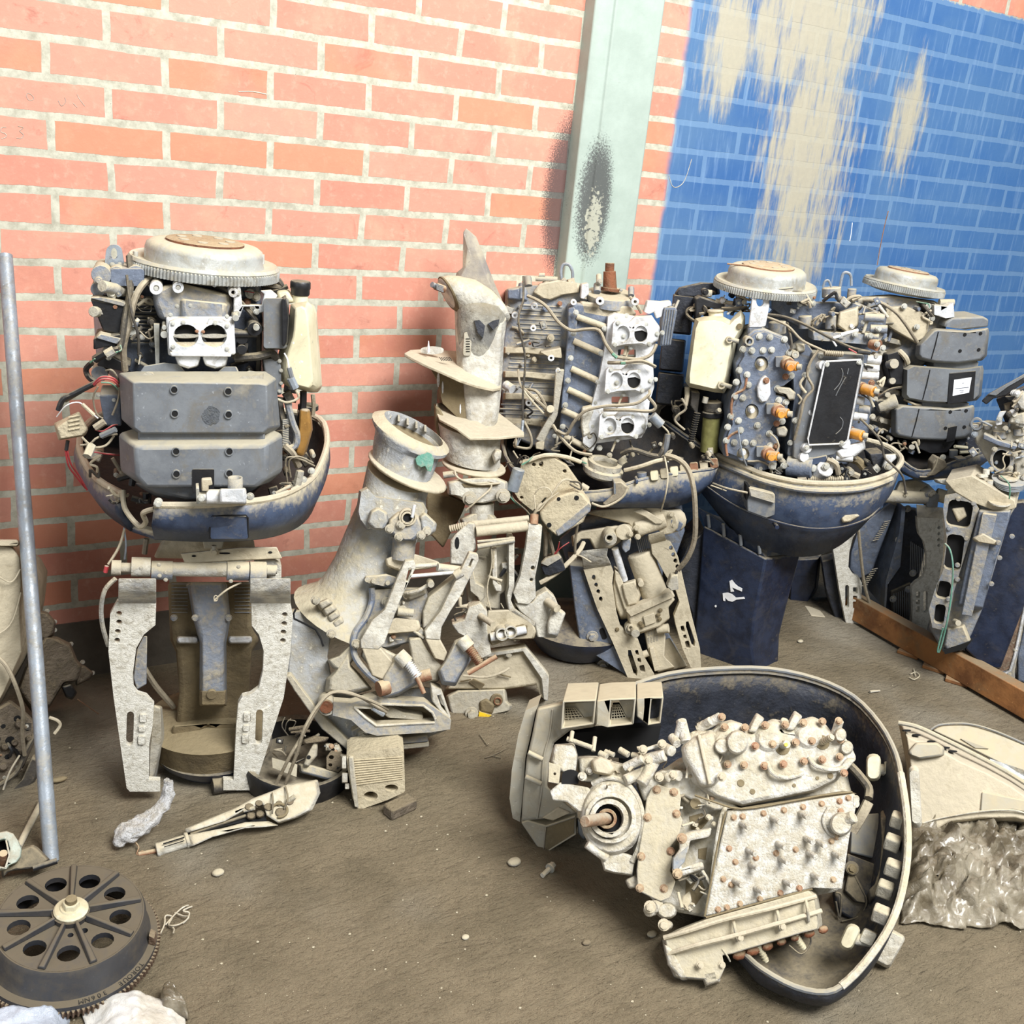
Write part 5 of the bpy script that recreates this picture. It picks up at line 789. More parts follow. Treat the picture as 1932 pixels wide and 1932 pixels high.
P(T4, b_, 'clamp_plate', 'tan', [(660, 980), (860, 950), (880, 1000), (870, 1080), (900, 1290), (930, 1400), (1000, 1470), (1060, 1500), (1110, 1640), (1180, 1760), (1040, 1800), (990, 1790), (880, 1530), (760, 1270), (700, 1100)], .03, .05, hl)
b = MB(b_); b.loft([[b_.p(x0, y0, h - .012), b_.p(x1, y1, h - .012), b_.p(x1, y1, h), b_.p(x0, y0, h)] for x0, y0, x1, y1, h in ((620, 850, 840, 825, .1), (650, 910, 830, 880, .09), (655, 960, 855, 930, .06), (662, 985, 862, 953, .05))]); b.build('bracket_shoulder', 'pale', T4, bevel=.002)
P(T4, b_, 'bracket_flank', 'slate', [(560, 950), (660, 960), (700, 1100), (880, 1540), (1010, 1780), (700, 1580), (640, 1560), (600, 1300)], -.16, .03); P(T4, b_, 'long_slot', 'hole', rr(785, 1410, 822, 1495, 16, -20), .02, .0315, bevel=0); bolts(T4, b_, [(725, 1470, .03), (800, 1680, -.02)], 34, .03, 'slate_d')
hr = [arc(1297, 828, 14, 18, 0, 360, 12), arc(1315, 878, 14, 18, 0, 360, 12), arc(1330, 922, 14, 18, 0, 360, 12), arc(1345, 965, 14, 18, 0, 360, 12), [(1408, 1365), (1425, 1362), (1474, 1510), (1470, 1545), (1452, 1540), (1408, 1400)], rr(1372, 1395, 1396, 1440, 6, -14), rr(1390, 1460, 1412, 1490, 6, -14), rr(1405, 1505, 1435, 1560, 8, -14)]
P(T4, b_, 'clamp_plate', 'tan', [(1150, 780), (1250, 760), (1300, 790), (1350, 890), (1440, 1280), (1510, 1560), (1520, 1720), (1440, 1700), (1380, 1560), (1330, 1380), (1320, 1320), (1360, 1220), (1330, 1130), (1260, 1030), (1200, 920), (1160, 870)], .02, .04, hr)
b = MB(b_); b.loft([[b_.p(x0, y0, h - .012), b_.p(x1, y1, h - .012), b_.p(x1, y1, h), b_.p(x0, y0, h)] for x0, y0, x1, y1, h in ((1130, 730, 1250, 700, .07), (1135, 770, 1255, 740, .06), (1150, 800, 1265, 770, .04))]); b.build('bracket_shoulder', 'tan', T4, bevel=.002)
# tilt ram, motor and reservoir
Ba(T4, b_, 'tilt_ram', 'alu', [((890, 830, .06), (960, 1060, .04), 26)]); Ba(T4, b_, 'tilt_motor', 'tan', [((1070, 860, .0), (1180, 1170, .02), 100)], .008); Cy(T4, b_, 'ram_port', 'tan', [(1080, 1090, 22, .0, .07)])
G(T4, b_, 'ram_body', 'tan', [(930, 1080), (1040, 1050), (1080, 1170), (1060, 1240), (980, 1260), (950, 1180)], -.02, .06); P(T4, b_, 'ram_rail', 'tan', [(890, 990), (925, 1010), (1000, 1230), (1010, 1290), (960, 1280), (890, 1060)], .0, .05)
G(T4, b_, 'cylinder_block', 'tan', [(880, 980), (930, 1020), (980, 1260), (1000, 1340), (930, 1350), (890, 1260), (870, 1100)], -.04, .04)
G(T4, b_, 'pump_block', 'tan', [(970, 1300), (1290, 1160), (1330, 1200), (1280, 1260), (1290, 1340), (1220, 1400), (1080, 1450), (1000, 1430)], -.04, .06, .95); P(T4, b_, 'pump_plate', 'tan', [(1095, 1330), (1175, 1300), (1190, 1370), (1110, 1400)], .05, .068, bevel=.002)
P(T4, b_, 'pump_lip', 'tan', [(970, 1290), (1300, 1140), (1330, 1180), (1000, 1330)], .04, .075); bolts(T4, b_, [(1220, 1280, .065), (1205, 1315, .065), (1215, 1345, .065), (1075, 1375, .065), (1090, 1395, .065), (905, 1420, .05)], 13, .06, 'brown'); Ba(T4, b_, 'hose_elbow', 'tan', [((1200, 1420, .03), (1280, 1410, .04), 34)])
G(T4, b_, 'reservoir', 'tan', [(1100, 1430), (1230, 1400), (1260, 1470), (1250, 1620), (1330, 1700), (1200, 1740), (1130, 1600)], -.08, .02, .95); Cy(T4, b_, 'banjo_bolt', 'dusty', [(1005, 1420, 42, .03, .06), (1040, 1450, 32, .05, .09)]); Ri(T4, b_, 'banjo_ring', 'tan', [(1005, 1412, 24, 14, .06, .07)])
G(T4, b_, 'ram_foot', 'tan', [(1100, 1570), (1230, 1500), (1290, 1480), (1420, 1690), (1300, 1720), (1180, 1720)], -.12, -.02, .96); Ba(T4, b_, 'foot_pin', 'tan', [((1060, 1620, .03), (1130, 1590, .03), 26)]); P(T4, b_, 'foot_lug', 'tan', [(1140, 1560), (1170, 1550), (1220, 1720), (1180, 1730)], .0, .03)
for x, y, t, n in ((1130, 1425, 'VHHH', 0), (1130, 1480, '6W4', 0)): 
    for i in range(4): P(T4, b_, 'cast_mark', 'dusty', rr(x + i * 20, y - i * 5, x + i * 20 + 12, y + 40 - i * 5, 2, -8), .015, .0215, [rr(x + i * 20 + 4, y + 5 - i * 5, x + i * 20 + 8, y + 34 - i * 5, 1, -8)], 0)
for i in range(8): Ba(T4, b_, 'grip_rib', 'slate_d', [((1040 + i * 14, 740, .0), (1070 + i * 14, 860, .0), 4, 4, 5)])
# prop side lower unit behind, dark
b = MB(b_); b.tube([(480, 1380, -.1), (500, 1500, -.08), (600, 1620, -.06), (730, 1760, -.04)], 36); b.build('tilt_strut', 'rubber', T4)
b = MB(b_); q = b_.p(560, 1740, -.12); b.lathe((q.x, q.y, .03), (0, 0, 1), [(.12, -.02), (.15, .02), (.17, .05), (.175, .065), (.15, .07), (.02, .1)], 48); b.build('anti_ventilation_plate', 'navy', T4); bolts(T4, b_, [(540, 1680, -.02)], 40, -.02, 'brown')
P(T4, b_, 'lower_leg', 'inner', [(400, 1560), (640, 1560), (720, 1760), (420, 1740)], -.24, -.1); P(T4, b_, 'leg_side', 'slate', [(640, 1560), (880, 1640), (980, 1860), (760, 1860)], -.2, -.04)
# ------------------------------------------------------------ electrical boxes hanging off their wires
T4b = thing('electronics_box', f4.p(1030, 990, .22), 'pair of dusty grey electronics boxes dangling on wires before the three-flange engine', 'electrical box')
P(T4b, b_, 'rear_plate', 'dryc', [(150, 420), (215, 200), (380, 165), (440, 165), (540, 230), (660, 400), (560, 480), (380, 460), (290, 560), (190, 480)], .14, .17, [arc(208, 460, 12, 12, 0, 360, 10), arc(523, 268, 14, 14, 0, 360, 10), arc(350, 215, 16, 24, 0, 360, 10), arc(298, 220, 14, 14, 0, 360, 10)])
o = P(T4b, b_, 'front_box', 'dryc', [(340, 570), (400, 500), (480, 450), (600, 410), (660, 440), (715, 510), (660, 640), (470, 745), (400, 690), (350, 620)], .17, .235, bevel=.005); P(T4b, b_, 'box_edge', 'slate_d', [(470, 745), (455, 700), (700, 490), (718, 515), (710, 560), (600, 660), (485, 740)], .17, .237, bevel=.003)
Ba(T4b, b_, 'capsule', 'steel', [((190, 250, .2), (140, 410, .2), 46)], .004)
wires(T4b, b_, [('green', 6, [(210, 220, .19), (260, 190, .19), (300, 160, .18), (450, 140, .17), (600, 180, .15), (680, 210, .12)]), ('tan', 16, [(260, 190, .18), (380, 150, .18), (520, 160, .16), (640, 200, .14)]), ('green', 6, [(130, 410, .2), (120, 440, .2), (160, 490, .2), (230, 540, .2)]), ('rubber', 6, [(135, 415, .2), (150, 470, .2), (240, 550, .21), (280, 600, .22)]), ('tan', 8, [(430, 440, .24), (500, 340, .24), (560, 330, .23), (620, 370, .22)]),
 ('rubber', 8, [(560, 340, .24), (630, 350, .24), (640, 400, .24), (560, 360, .24)]), ('tan', 5, [(300, 440, .24), (340, 390, .25), (400, 390, .25), (430, 440, .25), (380, 490, .25), (320, 540, .25), (310, 590, .24)]), ('tan', 5, [(300, 430, .24), (320, 560, .25), (400, 480, .25), (480, 420, .25)]), ('tan', 12, [(290, 600, .24), (330, 530, .25), (360, 500, .25)]),
 ('hose', 16, [(370, 620, .22), (385, 750, .2), (380, 880, .18)]), ('hose', 14, [(400, 720, .2), (430, 820, .19), (440, 870, .18)]), ('hose', 10, [(620, 640, .2), (600, 780, .18), (600, 910, .16)]), ('tan', 18, [(660, 790, .12), (620, 860, .16), (500, 980, .18), (400, 1050, .19), (345, 1080, .19)]), ('red', 4, [(440, 890, .18), (490, 830, .2), (555, 785, .2)]), ('red', 4, [(430, 890, .18), (470, 840, .19), (485, 780, .2)]), ('tan', 6, [(590, 870, .16), (650, 890, .18), (715, 930, .18)])], 'wire')
P(T4b, b_, 'small_relay', 'inner', [(350, 970), (380, 920), (480, 880), (510, 930), (530, 990), (420, 1030), (370, 1020)], .15, .2); P(T4b, b_, 'relay_top', 'dusty', [(350, 940), (385, 905), (480, 878), (500, 900), (400, 960)], .19, .205, bevel=.001)
Cy(T4b, b_, 'screw_hole', 'hole', [(480, 470, 14, .22, .2362), (610, 462, 18, .22, .2362), (410, 660, 18, .22, .2362)])
# ------------------------------------------------------------ large navy engine with bolted head and open cowl
T5 = thing('outboard_engine', PZ(1420, 1262, 0), 'navy outboard engine with bolted slate cylinder head and white paint marks on its leg', 'engine', 'outboard engines standing along the wall')
f5 = Fr(PY(1400, 1262, -.62), -32, 2); a = f5.at(1200, 480, 3.715); k = f5.at(1280, 860, 2.963)
rim = [(1235, 785, -.28), (1255, 800, -.22), (1295, 828, -.15), (1345, 855, -.07), (1400, 878, .0), (1442, 895, .05), (1500, 908, .09), (1550, 912, .1), (1605, 911, .09), (1645, 905, .06), (1682, 892, .0), (1700, 873, -.08), (1696, 858, -.15), (1670, 840, -.2), (1600, 820, -.24), (1450, 770, -.28), (1330, 750, -.3), (1250, 760, -.3)]
mid = [(1245, 830, -.25), (1262, 850, -.2), (1300, 885, -.13), (1340, 915, -.06), (1385, 945, .0), (1440, 968, .04), (1500, 985, .075), (1550, 990, .08), (1600, 985, .07), (1640, 968, .04), (1668, 945, -.01), (1685, 915, -.08), (1680, 890, -.15), (1650, 880, -.2), (1590, 870, -.24), (1450, 830, -.28), (1340, 810, -.3), (1260, 800, -.29)]
low = [(1300, 900, -.2), (1320, 920, -.17), (1350, 960, -.12), (1385, 1000, -.07), (1420, 1025, -.02), (1460, 1040, .0), (1500, 1048, .02), (1540, 1046, .02), (1575, 1032, .01), (1605, 1010, -.01), (1630, 985, -.05), (1640, 960, -.1), (1635, 940, -.15), (1610, 930, -.2), (1560, 920, -.22), (1450, 900, -.25), (1370, 880, -.25), (1310, 880, -.22)]
cowl(T5, f5, rim, low, 'navyd', 'tan', 5, mid=mid)
b = MB(f5); b.tube([(1300, 842, -.142), (1345, 868, -.06), (1400, 892, .01), (1442, 908, .06), (1500, 922, .1), (1550, 926, .112), (1605, 925, .1), (1645, 918, .07), (1682, 904, .01)], 5); b.build('cowl_ridge', 'slate_d', T5)
b = MB(f5); b.tube([(1260, 862, -.19), (1300, 893, -.12), (1340, 923, -.05), (1385, 953, .01), (1440, 976, .05), (1500, 993, .085), (1550, 998, .09), (1600, 992, .08), (1640, 976, .05), (1665, 952, .0)], 2); b.build('cowl_seam', 'navy', T5)
# latches
P(T5, k, 'latch_recess', 'plastic', [(395, 205), (540, 240), (540, 330), (490, 350), (385, 310), (385, 250)], .0, .075); P(T5, k, 'latch_handle', 'dusty', [(395, 180), (540, 215), (542, 268), (400, 225)], .06, .09); P(T5, k, 'latch_shadow_gap', 'hole', [(382, 165), (400, 170), (398, 210), (380, 250)], .03, .078, bevel=0)  # near-black plate paints shade into the gap beside the latch
G(T5, k, 'side_latch', 'tan', [(905, 350), (930, 330), (1000, 325), (1015, 335), (960, 370), (915, 375)], .04, .095); Cy(T5, k, 'drain_plug', 'navy', [(552, 400, 12, .02, .085)])
# leg
def col3(loops): b = MB(k); b.loft([[k.p(*q) for q in L] for L in loops]); return b
col3([[(140, 390, -.1), (490, 575, .0), (680, 555, -.1), (560, 480, -.3), (200, 400, -.3)], [(100, 900, -.1), (425, 900, .0), (600, 860, -.1), (500, 800, -.3), (150, 850, -.3)], [(90, 1050, -.1), (408, 1060, .0), (565, 1000, -.1), (480, 1000, -.3), (120, 1000, -.3)], [(85, 1200, -.1), (425, 1192, -.0), (557, 1175, -.1), (480, 1120, -.3), (120, 1150, -.3)]]).build('leg', 'navy', T5, bevel=.006)
col3([[(110, 290, -.12), (440, 500, -.02), (640, 530, -.1), (560, 450, -.3), (200, 330, -.3)], [(150, 400, -.12), (490, 575, -.02), (675, 557, -.12), (560, 480, -.3), (200, 400, -.3)]]).build('leg_collar', 'navyd', T5)
Ba(T5, k, 'collar_rib', 'plastic', [((165, 330, -.1), (172, 400, -.1), 10), ((250, 380, -.07), (255, 450, -.07), 10), ((345, 440, -.04), (350, 500, -.04), 10), ((450, 500, -.01), (455, 545, -.01), 10)])
P(T5, k, 'skirt_left', 'inner', [(0, 620), (60, 500), (150, 420), (100, 1190), (60, 1190), (80, 880), (0, 700)], -.3, -.12)
# white hand painted mark
def onface(x, y): return (x, y, -.1 + .1 * (x - 110) / 330 + .004)
for nm, pl in (('white_mark', [(285, 700), (300, 692), (318, 715), (335, 730), (357, 740), (355, 758), (330, 748), (300, 735), (312, 757), (292, 760)]), ('white_mark', [(247, 768), (275, 764), (300, 772), (322, 792), (368, 788), (372, 798), (325, 803), (300, 815), (275, 808), (262, 792), (262, 812), (250, 808)])):
    b = MB(k); L = [k.p(*onface(*q)) for q in pl]; b.loft([L, [q + k.n * .0012 for q in L]]); b.build(nm, 'whitep', T5)
b = MB(k); L = [k.p(*onface(*q)) for q in arc(208, 840, 6, 7, 0, 360, 8)]; b.loft([L, [q + k.n * .0012 for q in L]]); b.build('white_mark', 'whitep', T5)
# engine body
G(T5, a, 'engine_block', 'slate', [(740, 620), (1000, 330), (1500, 330), (1740, 420), (1620, 1300), (1480, 1480), (1100, 1570), (700, 1450), (640, 1000)], -.3, -.1, .98)
G(T5, a, 'crankcase', 'slate', [(930, 260), (1100, 230), (1260, 330), (1540, 330), (1760, 430), (1730, 600), (1650, 640), (1240, 560), (1060, 470), (930, 370)], -.26, -.06, .95)
ax = V((-.05, -.05, 1)).normalized(); flywheel(T5, a.p(905, 212, -.12), ax, .15, .113, .052, capm='rustl')
b = MB(a); q = a.p(930, 70, -.1); b.tube([(640, 66, -.1), (780, 78, -.08), (900, 88, -.07), (1030, 104, -.07)], 6); b.build('twig', 'rustl', T5)
HEAD = [(790, 560), (830, 530), (900, 520), (960, 545), (1040, 575), (1075, 640), (1115, 700), (1120, 780), (1110, 870), (1050, 915), (985, 930), (985, 985), (1060, 1000), (1070, 1050), (1050, 1150), (1040, 1190), (960, 1215), (935, 1260), (1000, 1290), (1010, 1360), (1000, 1440), (960, 1490), (830, 1490), (690, 1440), (610, 1410), (600, 1330), (620, 1260), (650, 1200), (640, 1120), (655, 1040), (690, 960), (720, 900), (705, 840), (700, 760), (740, 700), (745, 640), (770, 600)]
P(T5, a, 'cylinder_head', 'slate', HEAD, -.12, .02, bevel=.006); HI = [(x + (850 - x) * .1 + 8, y + (1000 - y) * .05) for x, y in HEAD]
P(T5, a, 'head_cover', 'slate', HI, .0, .035, [arc(878, 765, 48, 52, 0, 360, 20), arc(812, 1100, 48, 52, 0, 360, 20), arc(750, 1400, 44, 46, 0, 360, 20)], .005)
for cx, cy in ((878, 775), (812, 1105), (750, 1402)):
    b = MB(a); b.sec([(arc(cx, cy, 44, 48, 0, 360, 20), .0), (arc(cx, cy, 44, 48, 0, 360, 20), .026)]); b.build('plug_well', 'tan', T5)
    Cy(T5, a, 'plug_terminal', 'alu', [(cx, cy - 12, 28, .02, .045, 22), (cx, cy - 12, 12, .04, .06)])
for pts in ([(870, 950), (815, 1000), (690, 1010)],): pass
b = MB(a); b.tube([(775, 860, .036), (760, 940, .036), (690, 985, .036), (668, 1060, .036), (672, 1160, .036)], 9); b.build('gasket_edge', 'rustl', T5); b = MB(a); b.tube([(735, 1230, .036), (660, 1270, .036), (630, 1330, .036), (640, 1410, .036)], 9); b.build('gasket_edge', 'rustl', T5); b = MB(a); b.tube([(800, 930, .03), (730, 980, .03), (690, 1060, .03)], 14); b.build('water_rail', 'navyd', T5)
bolts(T5, a, [(865, 575), (938, 580), (1040, 595), (1072, 690), (1118, 700), (748, 665), (812, 675), (890, 672), (950, 670), (722, 812), (778, 843), (787, 915), (702, 895), (1088, 850), (990, 940), (692, 995), (748, 1005), (1000, 1020), (1050, 1035), (662, 1135), (718, 1165), (850, 1198), (1024, 1170), (642, 1210), (732, 1232), (934, 1255), (632, 1305), (688, 1318), (765, 1318), (822, 1322), (938, 1340), (892, 950), (885, 1015), (955, 1480), (1035, 1480), (1120, 1165)], 19, .036)
bolts(T5, a, [(912, 884, .05), (985, 1343, .04), (985, 1185, .04), (1048, 856, .04)], 18, .04, 'rustl')
Ri(T5, a, 'bolt_eye', 'dusty', [(795, 610, 32, 20, .0, .04), (1118, 703, 26, 12, .0, .045)])
P(T5, a, 'thermostat_cover', 'alu', [(880, 870), (910, 850), (940, 880), (945, 980), (920, 1030), (880, 1035), (855, 1000), (850, 930)], .03, .05, bevel=.003)
for x, y in ((1040, 760), (975, 1090), (905, 1390)):
    Ba(T5, a, 'knock_body', 'rustl', [((x - 10, y - 15, .02), (x + 30, y + 10, .06), 48)], .003); Ba(T5, a, 'sensor_plug', 'amber', [((x + 20, y + 15, .06), (x + 90, y + 25, .08), 34), ((x + 35, y + 30, .07), (x + 45, y + 35, .09), 26)], .002); Ba(T5, a, 'sensor_tip', 'dusty', [((x + 90, y + 27, .08), (x + 120, y + 30, .085), 22)])
    P(T5, a, 'plug_clip', 'plastic', rr(x - 60, y - 40, x - 5, y + 30, 8), .02, .05)
for x, y in ((1590, 940), (1510, 1250)): Ba(T5, a, 'sensor_plug', 'amber', [((x, y, .02), (x + 80, y + 22, .05), 38), ((x + 50, y + 25, .04), (x + 80, y + 45, .05), 22)], .002); Ba(T5, a, 'sensor_tip', 'dusty', [((x + 80, y + 18, .05), (x + 115, y + 25, .055), 22)]); Ba(T5, a, 'sensor_seat', 'rustl', [((x - 40, y - 10, .0), (x, y, .02), 44)])
Ba(T5, a, 'sensor_seat', 'rustl', [((1650, 620, .0), (1700, 640, .02), 40)])
P(T5, a, 'hanger_strap', 'alu', [(795, 480), (815, 310), (830, 285), (870, 268), (915, 280), (935, 310), (935, 360), (910, 500), (880, 510), (790, 510)], -.0, .012, [arc(870, 330, 26, 38, 0, 360, 16)], .002)
G(T5, a, 'strap_base', 'slate', [(780, 490), (900, 500), (910, 560), (850, 580), (770, 560)], -.06, .01); 
G(T5, a, 'clamp_lug', 'dusty', [(970, 930), (1000, 925), (1080, 935), (1120, 970), (1110, 1020), (1075, 1025), (1050, 980), (990, 965)], .0, .05); G(T5, a, 'clamp_lug', 'dusty', [(980, 1215), (1040, 1200), (1065, 1230), (1050, 1280), (990, 1275)], .0, .045); G(T5, a, 'clamp_lug', 'dusty', [(1115, 625), (1180, 625), (1185, 680), (1130, 690)], .0, .03)
Ba(T5, a, 'pulley_housing', 'slate_d', [((1005, 300, -.05), (1005, 235, -.05), 100)], .003); Ba(T5, a, 'housing_lid', 'slate_d', [((1005, 238, -.05), (1005, 225, -.05), 108)], .003)
Ba(T5, a, 'boss', 'slate_d', [((1370, 300, -.05), (1370, 230, -.05), 65), ((1505, 340, -.05), (1515, 240, -.05), 30), ((990, 560, -.03), (990, 470, -.03), 60), ((1185, 520, -.03), (1185, 430, -.03), 45), ((1365, 520, -.02), (1365, 430, -.02), 38), ((1450, 520, -.03), (1450, 460, -.03), 40)], .003)
P(T5, a, 'bosses_plate', 'slate_d', [(1240, 540), (1740, 560), (1700, 640), (1240, 600)], -.06, -.0); G(T5, a, 'top_hub', 'tan', [(1420, 400), (1560, 360), (1560, 500), (1480, 560), (1400, 500)], -.08, .0)
for q in ((1600, 440, 1740, 450, 30), (1640, 520, 1760, 525, 30), (1600, 570, 1700, 580, 24), (1620, 730, 1720, 740, 34), (1580, 790, 1700, 800, 30), (1540, 840, 1700, 850, 30), (1560, 1080, 1640, 1090, 32), (1540, 1020, 1600, 1030, 30), (1500, 1130, 1620, 1140, 30)): Ba(T5, a, 'injector_body', 'alu' if q[0] % 40 else 'slate_d', [((q[0], q[1], .0), (q[2], q[3], .01), q[4])], .003)
bolts(T5, a, [(1535, 560, .01), (1430, 570, .0), (1640, 570, .02), (1150, 345, -.04), (1185, 300, -.05), (1240, 345, -.04), (1700, 520, .02), (1730, 655, .02), (1690, 630, .03)], 17, .0)
b = MB(a); b.tube([(1430, 230, -.05), (1450, 140, -.05), (1480, 128, -.05), (1505, 150, -.05), (1510, 220, -.05)], 10); b.build('lifting_loop', 'steel', T5); b = MB(a); b.tube([(1310, 230, -.05), (1325, 190, -.05), (1350, 185, -.05), (1370, 230, -.05)], 8); b.build('pipe_loop', 'steel', T5)
# electronics plate and black panel
P(T5, a, 'side_plate', 'slate', [(1090, 690), (1200, 620), (1250, 690), (1130, 1460), (1080, 1440), (1060, 1400), (1110, 1000)], -.08, .01); P(T5, a, 'plate_frame', 'plastic', [(1240, 690), (1600, 705), (1600, 780), (1490, 1330), (1400, 1400), (1160, 1460), (1100, 1420), (1110, 1200)], -.04, .03)
P(T5, a, 'ecu_panel', 'black', [(1330, 755), (1570, 740), (1578, 775), (1480, 1300), (1455, 1318), (1215, 1330), (1210, 1290), (1318, 790)], .02, .05, bevel=.003)
b = MB(a); b.tube([(1330, 750, .05), (1575, 738, .05), (1582, 778, .05), (1482, 1305, .05), (1455, 1325, .05), (1212, 1336, .05), (1205, 1290, .05), (1315, 790, .05), (1330, 750, .05)], 7, k=1); b.build('panel_edge', 'alu', T5)
b = MB(a)
for q in ([(1440, 800), (1450, 840), (1430, 900), (1390, 950)], [(1470, 860), (1430, 930), (1400, 990)], [(1430, 1140), (1450, 1170), (1440, 1220), (1400, 1260)], [(1490, 800), (1480, 840)]): b.tube([(x, y, .051) for x, y in q], 3, 5)
b.build('scratches', 'plastic', T5)
Ba(T5, a, 'panel_grommet', 'alu', [((1240, 770, .0), (1310, 775, .04), 32), ((1150, 1350, .0), (1200, 1355, .04), 36), ((1130, 1415, .0), (1180, 1420, .04), 34), ((1420, 1320, .0), (1470, 1325, .04), 36), ((1190, 1105, .0), (1230, 1108, .03), 22)]); bolts(T5, a, [(1335, 770, .05), (1565, 755, .05), (1295, 710, .03), (1195, 1355, .05), (1440, 1325, .05), (1180, 845, .03), (1110, 1165, .02), (1080, 1320, .02), (1150, 1210, .02)], 16, .05)
spring(T5, a, 'conduit', 'hose', (1320, 690, .05), (1450, 700, .05), 22, 9, .8); spring(T5, a, 'conduit', 'hose', (1200, 1575, .04), (1450, 1575, .04), 26, 16, .8)
G(T5, a, 'lower_fitting', 'alu', [(1390, 1380), (1500, 1330), (1600, 1300), (1610, 1360), (1540, 1420), (1430, 1440)], -.02, .04); Ba(T5, a, 'lower_fitting', 'alu', [((1280, 1540, .02), (1330, 1500, .05), 60), ((1400, 1420, .02), (1520, 1430, .03), 26), ((1350, 1500, .03), (1400, 1440, .03), 34)], .003)
Ba(T5, a, 'elbow', 'slate', [((1060, 1480, .0), (1240, 1500, .03), 80), ((870, 1500, .02), (880, 1440, .02), 50)], .003); P(T5, a, 'bus_bar', 'navyd', [(1190, 1440), (1340, 1410), (1350, 1450), (1200, 1490)], .0, .04)
G(T5, a, 'cowl_hinge', 'alu', [(1740, 1400), (1820, 1395), (1825, 1430), (1790, 1460), (1800, 1500), (1760, 1520), (1720, 1490), (1740, 1440)], -.05, .0); bolts(T5, a, [(1765, 1485, .01), (1240, 1500, .04), (1330, 1485, .06), (955, 1480, .05)], 22, .03)
P(T5, a, 'cowl_pocket', 'inner', [(1640, 1400), (1740, 1390), (1740, 1500), (1660, 1480)], -.1, -.03)
wires(T5, a, [('rubber', 10, [(920, 420, .0), (1050, 440, .02), (1200, 500, .04), (1350, 580, .05), (1500, 650, .05), (1620, 680, .05)]), ('hose', 9, [(920, 440, .0), (1060, 500, .03), (1160, 600, .04), (1280, 660, .05), (1350, 690, .05)]), ('rubber', 9, [(1060, 480, .0), (1080, 560, .03), (1090, 640, .04), (1070, 690, .04)]), ('hose', 10, [(1280, 670, .05), (1220, 760, .05), (1200, 850, .05), (1240, 940, .05), (1180, 1020, .05), (1150, 1150, .05), (1110, 1300, .04)]),
 ('tan', 10, [(1180, 860, .04), (1150, 910, .04), (1190, 970, .04)]), ('hose', 8, [(1130, 980, .03), (1160, 1020, .04), (1140, 1050, .04)]), ('red', 5, [(1490, 660, .055), (1545, 690, .055)]), ('black', 16, [(1550, 680, .05), (1640, 690, .05)]), ('steel', 6, [(715, 1210, .05), (730, 1320, .06), (750, 1420, .06), (775, 1480, .05)]), ('tan', 6, [(935, 1250, .05), (980, 1290, .05), (1000, 1340, .05), (985, 1385, .05)]),
 ('rubber', 8, [(1570, 1150, .03), (1650, 1230, .06), (1720, 1320, .07), (1740, 1420, .07), (1800, 1480, .08), (1870, 1560, .08), (1890, 1680, .07)]), ('hose', 20, [(1340, 1440, .04), (1400, 1470, .05), (1420, 1540, .05)]), ('tan', 30, [(1140, 1580, .03), (1200, 1570, .04)]), ('tan', 7, [(540, 1605, .0), (640, 1640, .08), (780, 1670, .12)]), ('hose', 26, [(1440, 1560, .0), (1500, 1540, -.02), (1560, 1560, -.02)]), ('brown', 30, [(1420, 1420, -.04), (1540, 1440, -.05), (1600, 1500, -.04)])], 'hose')
# oil tank, filter, dark silencer boxes at left
b = MB(a); b.sec([([(415, 450), (440, 435), (600, 430), (680, 470), (700, 400), (740, 385), (765, 410), (765, 520), (700, 620), (690, 700), (640, 960), (610, 978), (540, 965), (345, 925), (345, 890), (400, 500)], -.16), ([(415, 450), (440, 435), (600, 430), (680, 470), (700, 400), (740, 385), (765, 410), (765, 520), (700, 620), (690, 700), (640, 960), (610, 978), (540, 965), (345, 925), (345, 890), (400, 500)], -.04), ([(440, 470), (580, 460), (660, 500), (710, 430), (740, 430), (735, 510), (670, 620), (610, 940), (540, 940), (370, 900), (420, 510)], -.0)]); b.build('oil_tank', 'cream', T5, bevel=.006)
Ba(T5, a, 'tank_neck', 'cream', [((560, 460, -.07), (560, 400, -.07), 52)]); Ba(T5, a, 'tank_cap', 'tan', [((560, 405, -.07), (560, 385, -.07), 62)], .003); Cy(T5, a, 'tank_hole', 'brown', [(727, 505, 20, -.01, .006)]); Ba(T5, a, 'tank_spigot', 'tan', [((358, 930, -.05), (358, 990, -.05), 18)])
Ba(T5, a, 'tank_clip', 'dusty', [((640, 590, -.0), (720, 610, .01), 16), ((580, 900, -.0), (670, 930, .01), 16)]); Ri(T5, a, 'clip_ring', 'tan', [(655, 600, 24, 15, -.005, .01), (600, 920, 26, 16, -.005, .01)])
Ba(T5, a, 'fuel_filter', 'olive', [((530, 1140, -.06), (510, 1380, -.06), 62)]); Ba(T5, a, 'filter_ring', 'black', [((533, 1140, -.06), (535, 1100, -.06), 74)], .003); Ba(T5, a, 'filter_head', 'rubber', [((535, 1100, -.06), (538, 1030, -.06), 62)], .003); Ba(T5, a, 'filter_port', 'dusty', [((480, 1040, -.03), (490, 1000, -.03), 20), ((570, 1100, -.02), (585, 1090, -.01), 16)])
for x0, y0, x1, y1 in ((245, 280, 400, 560), (170, 590, 340, 820), (145, 830, 330, 1060)): G(T5, a, 'silencer_box', 'inner', rr(x0, y0, x1, y1, 14, 6), -.26, -.14, .9)
G(T5, a, 'silencer_top', 'inner', [(270, 270), (300, 230), (450, 195), (580, 200), (590, 280), (440, 300), (280, 300)], -.26, -.15, .9); G(T5, a, 'coil_bracket', 'black', [(400, 300), (440, 280), (620, 340), (680, 350), (640, 400), (500, 370), (420, 480), (400, 470)], -.2, -.08); Ba(T5, a, 'coil_cap', 'dusty', [((470, 270, -.1), (530, 275, -.1), 26), ((560, 330, -.1), (680, 350, -.08), 22)])
